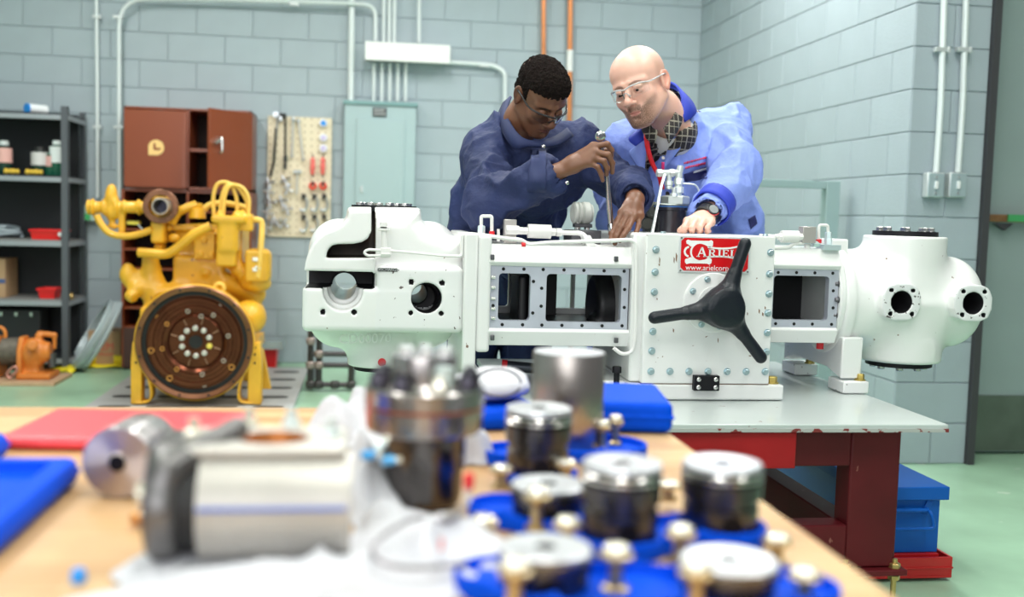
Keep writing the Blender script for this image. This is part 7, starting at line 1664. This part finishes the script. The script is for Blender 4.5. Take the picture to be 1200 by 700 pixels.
s.cyl((bc.x, FYc+.03, fz), (bc.x, FYc+.03, bzc-.012), .045, .004, 0); s.box((bc.x-.012, FYc+.03, bzc-.006), (.092, .055, .006), .005, .006); s.cyl((bc.x, FYc+.03, bzc-.02), (bc.x, FYc+.03, bzc+.03), .038, op='s')
s.build('port_flange', M('cast_pale'), t)
MB().lathe((bc.x, FYc+.03, bzc-.022), (0, 0, 1), [(0, .0375), (.020, .0375), (.020, .0365), (.0, .034)], 32, caps=True).build('copper_port', M('copper_inside', (.50, .18, .05), rough=.35, metal=.6), t)
for x in (227, 285, 337, 388):
    p = W3(x, 520, FYc+.03); q = Vector((p.x, FYc+.03+(.055 if x in (285, 337) else 0.0), bzc)); b = MB(); b.hexn(q-Vector((0, 0, .004)), (0, 0, 1), .011, .012); b.cyl(q, q+Vector((0, 0, .02)), .006, n=10); b.build('stud_nut', pal if x < 300 else M('nut_pale_blue', (.72, .80, .80), rough=.3, metal=.4), t)
MB().cyl((fr0-.06, FYc-.03, fz+.02), (fr0-.052, FYc-.03, fz+.02), .012, n=12).build('plate_bolt', pal, t)
MB().tube([(fr0+.002, FYc-frad*.995, fz+.010), (fr1-.004, FYc-frad*.995, fz+.010)], .0030, 6).build('scribe_line', M('scribe_blue', (.12, .18, .5), rough=.4), t)
# round turned piston head on its side (left)
dY = 1.40; dc = W3(138, 547, dY); drr = 42*dY/1233.7; dc.z = BZ+drr+.001; ax_d = Vector((.15, .99, .0)).normalized()
t = thing('turned_disc', (dc.x, dc.y, BZ), 'turned steel piston head on its side with radial shine left of the finned cylinder', 'piston')
b = MB(); b.lathe(dc, ax_d, [(0, drr*.96), (.002, drr), (.022, drr), (.0225, drr*.95), (.026, drr*.95), (.0265, drr), (.040, drr), (.0405, drr*.95), (.044, drr*.95), (.0445, drr), (.100, drr), (.103, drr*.97)], 56); b.build('disc_body', M('turned_steel', (.50, .47, .47), rough=.28, metal=.9), t, smooth=30)
b = MB(); b.lathe(dc, -ax_d, [(-.0005, drr*.93), (.0008, drr*.93), (.001, drr*.5), (.0014, .014), (.003, .012)], 56); b.build('disc_face', M('turned_face', (.52, .45, .42), rough=.38, metal=.95, aniso=.9), t, smooth=30)
radial(_mats['turned_face'], 'Y')
MB().lathe(dc-ax_d*.0015, -ax_d, [(0, .012), (.002, .011), (.0022, .006)], 20).build('centre_hole', pdk, t)
MB().lathe(dc+ax_d*.1035, ax_d, [(0, drr*.6), (.004, drr*.58)], 32).build('rear_boss', pst, t)
# red zipped case, blue cases
redc_ = M('case_red', (.85, .06, .08), rough=.38)
s = SDF((-.60, 1.64, BZ-.01), (-.10, 2.08, BZ+.05), .004)
c_ = onz(158, 504, BZ+.01); s.box((c_.x-.0, 1.80, BZ+.0110), (.175, .125, .0100), .009, rot=(0, 0, math.radians(-5))); s.box((c_.x, 1.80, BZ+.0110), (.176, .126, .0015), .001, .002, rot=(0, 0, math.radians(-5)))
rc = s.build('red_case', redc_, label='flat bright red plastic case lying at the far left edge of the bench', cat='case')
def blue_case(name, c, half, rotz, label, open_=False):
    s = SDF(tuple(Vector(c)-Vector((max(half[:2])*1.5,)*2+(half[2]*1.4,))), tuple(Vector(c)+Vector((max(half[:2])*1.5,)*2+(half[2]*1.4,))), .004)
    s.box(tuple(c), half, .014, rot=(0, 0, rotz)); s.box(tuple(c), (half[0]+.003, half[1]+.003, .0025), .002, .002, rot=(0, 0, rotz))
    if open_: s.box(tuple(Vector(c)+Vector((0, 0, half[2]*.9))), (half[0]-.035, half[1]-.035, half[2]), .012, .004, rot=(0, 0, rotz))if False else s.box(tuple(Vector(c)+Vector((0, 0, half[2]*.95))), (half[0]-.030, half[1]-.030, half[2]*.9), .012, .004, rot=(0, 0, rotz), op='s')
    return s.build(name, bluep, label=label, cat='case')
blue_case('blue_case', (-.578, 1.315, BZ+.0205), (.195, .165, .0195), 0., 'open blue plastic tool case with thick rim at the left edge of the bench', True)
blue_case('blue_case', (-.625, 1.60, BZ+.0195), (.10, .045, .0185), math.radians(3), 'small blue plastic box behind the open blue case at the left edge')
q = onz(742, 512, BZ); blue_case('blue_case', (q.x-.022, 1.93, BZ+.030), (.115, .115, .028), math.radians(-8), 'closed blue plastic case at the far right corner of the bench')
q = onz(575, 495, BZ); blue_case('blue_case', (q.x, 1.90, BZ+.021), (.085, .07, .019), math.radians(12), 'blue plastic case at the far edge behind the valve flange')
# rags
ragm = M('rag_white', (.60, .60, .64), rough=.85, bump=.25, bscale=70)
def rag(c, rx, ry, h, seed, label, rot=0., z0=BZ, flat=0.35):
    rr2 = random.Random(seed); ph = [rr2.uniform(0, 6.3) for _ in range(5)]; na, nr = 72, 26; V = []
    for j in range(nr+1):
        for i in range(na):
            t_ = 2*PI*i/na; q = j/nr; R_ = 1+.16*math.sin(3*t_+ph[0])+.11*math.sin(5*t_+ph[1])+.06*math.sin(9*t_+ph[2])
            x, y = math.cos(t_)*rx*R_*q, math.sin(t_)*ry*R_*q; V.append((c[0]+x*math.cos(rot)-y*math.sin(rot), c[1]+x*math.sin(rot)+y*math.cos(rot), q))
    A4 = np.array(V); Pn = np.stack([A4[:, 0]*16+seed*3.1, A4[:, 1]*11+seed, np.zeros(len(A4))], 1); n1 = 1-np.abs(2*vnoise(Pn)-1); n2 = vnoise(Pn*.45+5); n3 = vnoise(Pn*2.3+3)
    q = A4[:, 2]; z = z0+.0028+h*(1-q**2.2)*(.75*n1**1.8+.55*n2+.18*n3)*np.clip((1-q)*4, 0, 1)
    V = [(a_[0], a_[1], zz_) for a_, zz_ in zip(A4, z)]
    F = [(j*na+i, j*na+(i+1) % na, (j+1)*na+(i+1) % na, (j+1)*na+i) for j in range(nr) for i in range(na)]
    b = MB(); b._add(V, F); return b.build('rag', ragm, smooth=180, solid=.003, label=label, cat='rag')
def rp_(x, y): p = onz(x, y, BZ); return (p.x, p.y)
rag(rp_(325, 690), .20, .11, .030, 3, 'white rag spread under the finned cylinder at the bottom edge', .05)
rag(rp_(490, 650), .10, .13, .050, 5, 'white rag under the looped wire at the bottom centre', .3)
rag((W3(420, 560, 1.42).x, 1.40), .065, .14, .075, 6, 'crumpled white rag heaped between the finned cylinder and the valve assembly', .1)
rag((W3(425, 500, 1.75).x, 1.78), .10, .10, .075, 9, 'crumpled white rag behind the valve assembly on its left', 0)
rag((W3(540, 540, 1.62).x, 1.62), .045, .06, .085, 12, 'small crumpled white rag between the valve assembly and the back piston', 0)
rag((W3(570, 470, 1.95).x, 2.0-.03), .0, .0, .0, 2, 'x') if False else None
# white pouch with a dark ring on the back case
s = SDF((.10, 1.80, BZ+.03), (.42, 2.06, BZ+.13), .005); q = W3(568, 455, 1.92); s.ell((q.x, 1.93, BZ+.066), (.085, .07, .024), 0); s.ell((q.x+.03, 1.96, BZ+.075), (.05, .05, .02), .02)
s.build('white_pouch', ragm, label='white cloth bundle lying on the blue case behind the tall cylinder', cat='bundle', disp=folds(.006, ((1, 0, 0),), seed=4., f1=20.))
wl = MB(); q = W3(583, 462, 1.88); wl.tube(catmull([Vector((q.x+math.cos(a)*.040, 1.875+math.sin(a)*.02-.012, BZ+.083+math.sin(a)*.022)) for a in [i*2*PI/16 for i in range(16)]], 2), .0022, 6, closed=False); wl.build('cable_loop', M('cable_dark', (.05, .05, .07), rough=.4), label='thin dark cable loop lying on the white cloth bundle', cat='cable')
# wire loop with the red tip
t = thing('looped_wire', tuple(Vector((*rp_(500, 640), BZ))), 'grey wire bent in a wide loop with an upright red tip before the valve assembly', 'wire')
zr = BZ+.045
pts = [W3(548, 575, 1.16), W3(545, 592, 1.14), W3(533, 607, 1.12), W3(515, 611, 1.12), W3(492, 607, 1.12), W3(468, 616, 1.10), W3(442, 634, 1.07), W3(437, 648, 1.04), W3(452, 661, 1.02), W3(485, 666, 1.02), W3(520, 664, 1.03), W3(545, 660, 1.05)]
for p in pts: p.z = max(p.z, BZ+.02)
MB().tube(catmull(pts, 5), .0026, 8).build('wire', M('wire_grey', (.20, .18, .20), rough=.3, metal=.6), t)
pts = [W3(549, 573, 1.17), W3(548, 590, 1.15), W3(538, 600, 1.13), W3(520, 605, 1.12)]
for p in pts: p.z = max(p.z, BZ+.02)
MB().tube(catmull(pts, 5), .0022, 8).build('second_strand', M('wire_pale', (.6, .6, .6), rough=.3, metal=.6), t)
MB().lathe(W3(549, 574, 1.165), (.02, 0, 1), [(0, .0048), (.003, .0062), (.016, .0062), (.019, .004)], 12).build('red_tip', M('plug_red'), t, smooth=50)
MB().lathe(W3(517, 645, 1.06), (.02, 0, 1), [(0, .0025), (.012, .0025)], 8).build('pink_tip', M('tip_pink', (.85, .35, .35), rough=.5), t)
# small things
q = onz(92, 683, BZ); MB().lathe((q.x, q.y, BZ+.001), (0, 0, 1), [(0, .0075), (.010, .0075), (.013, .0055)], 14).build('blue_stopper', M('cap_blue'), smooth=40, label='tiny bright blue plastic stopper alone on the bench at the bottom left', cat='stopper')
q = W3(158, 615, 1.26); t = thing('small_fitting', (q.x, q.y, BZ), 'small silver pipe fitting with an orange end beside the finned cylinder', 'fitting')
p0 = Vector((onz(146, 632, BZ).x, 1.27, BZ+.011)); dd_ = Vector((.8, .6, 0)).normalized()
b = MB(); b.lathe(p0+dd_*.008, dd_, [(0, .008), (.012, .008), (.0125, .0105), (.026, .0105), (.0265, .007), (.034, .007)], 14); b.build('fitting_body', pal, t, smooth=30); MB().cyl(p0, p0+dd_*.008, .0075, n=12).build('orange_end', M('end_orange', (.6, .28, .08), rough=.4, metal=.5), t)
for i, (x, y, c_, lb) in enumerate(((424, 540, (.02, .35, .80), 'small light blue bottle lying in the rags left of the valve assembly'), (441, 534, (.70, .80, .80), 'small clear vial lying in the rags left of the valve assembly'), (447, 546, (.10, .45, .85), 'blue capped vial lying lowest in the rags left of the valve assembly'))):
    q = W3(x, y-6, 1.245); t = thing('small_bottle', tuple(q), lb, 'bottle')
    q = Vector((q.x, 1.245, max(q.z, BZ+.06))); d_ = Vector((.9, -.3, .1)).normalized() if i != 1 else Vector((.5, .6, .4)).normalized()
    MB().lathe(q, d_, [(0, .004), (.0015, .0055), (.014, .0055), (.017, .003), (.020, .003)], 14).build('bottle_body', M('vial%s' % str(c_), c_, rough=.3), t, smooth=40)
    MB().lathe(q+d_*.019, d_, [(0, .004), (.006, .0036)], 12).build('bottle_cap', pal, t)
# dark rod and cloth seen under the left distance piece, on the steel table
t = thing('pry_bar', (.62, 3.5, TZ), 'dark round bar lying on the steel table under the distance piece', 'bar')
MB().tube([(.45, 3.32, TZ+.065), (.60, 3.30, TZ+.055), (.80, 3.26, TZ+.028)], .017, 12).build('bar_shaft', M('bar_dark', (.04, .045, .06), rough=.35, metal=.5), t)
MB().cyl((.433, 3.322, TZ+.066), (.45, 3.32, TZ+.065), .019, n=14).build('red_end', M('plug_red'), t)
MB().box((.46, 3.28, TZ+.001), (.48, 3.36, TZ+.048)).build('bar_rest', M('dark_steel'), t, bevel=.002)
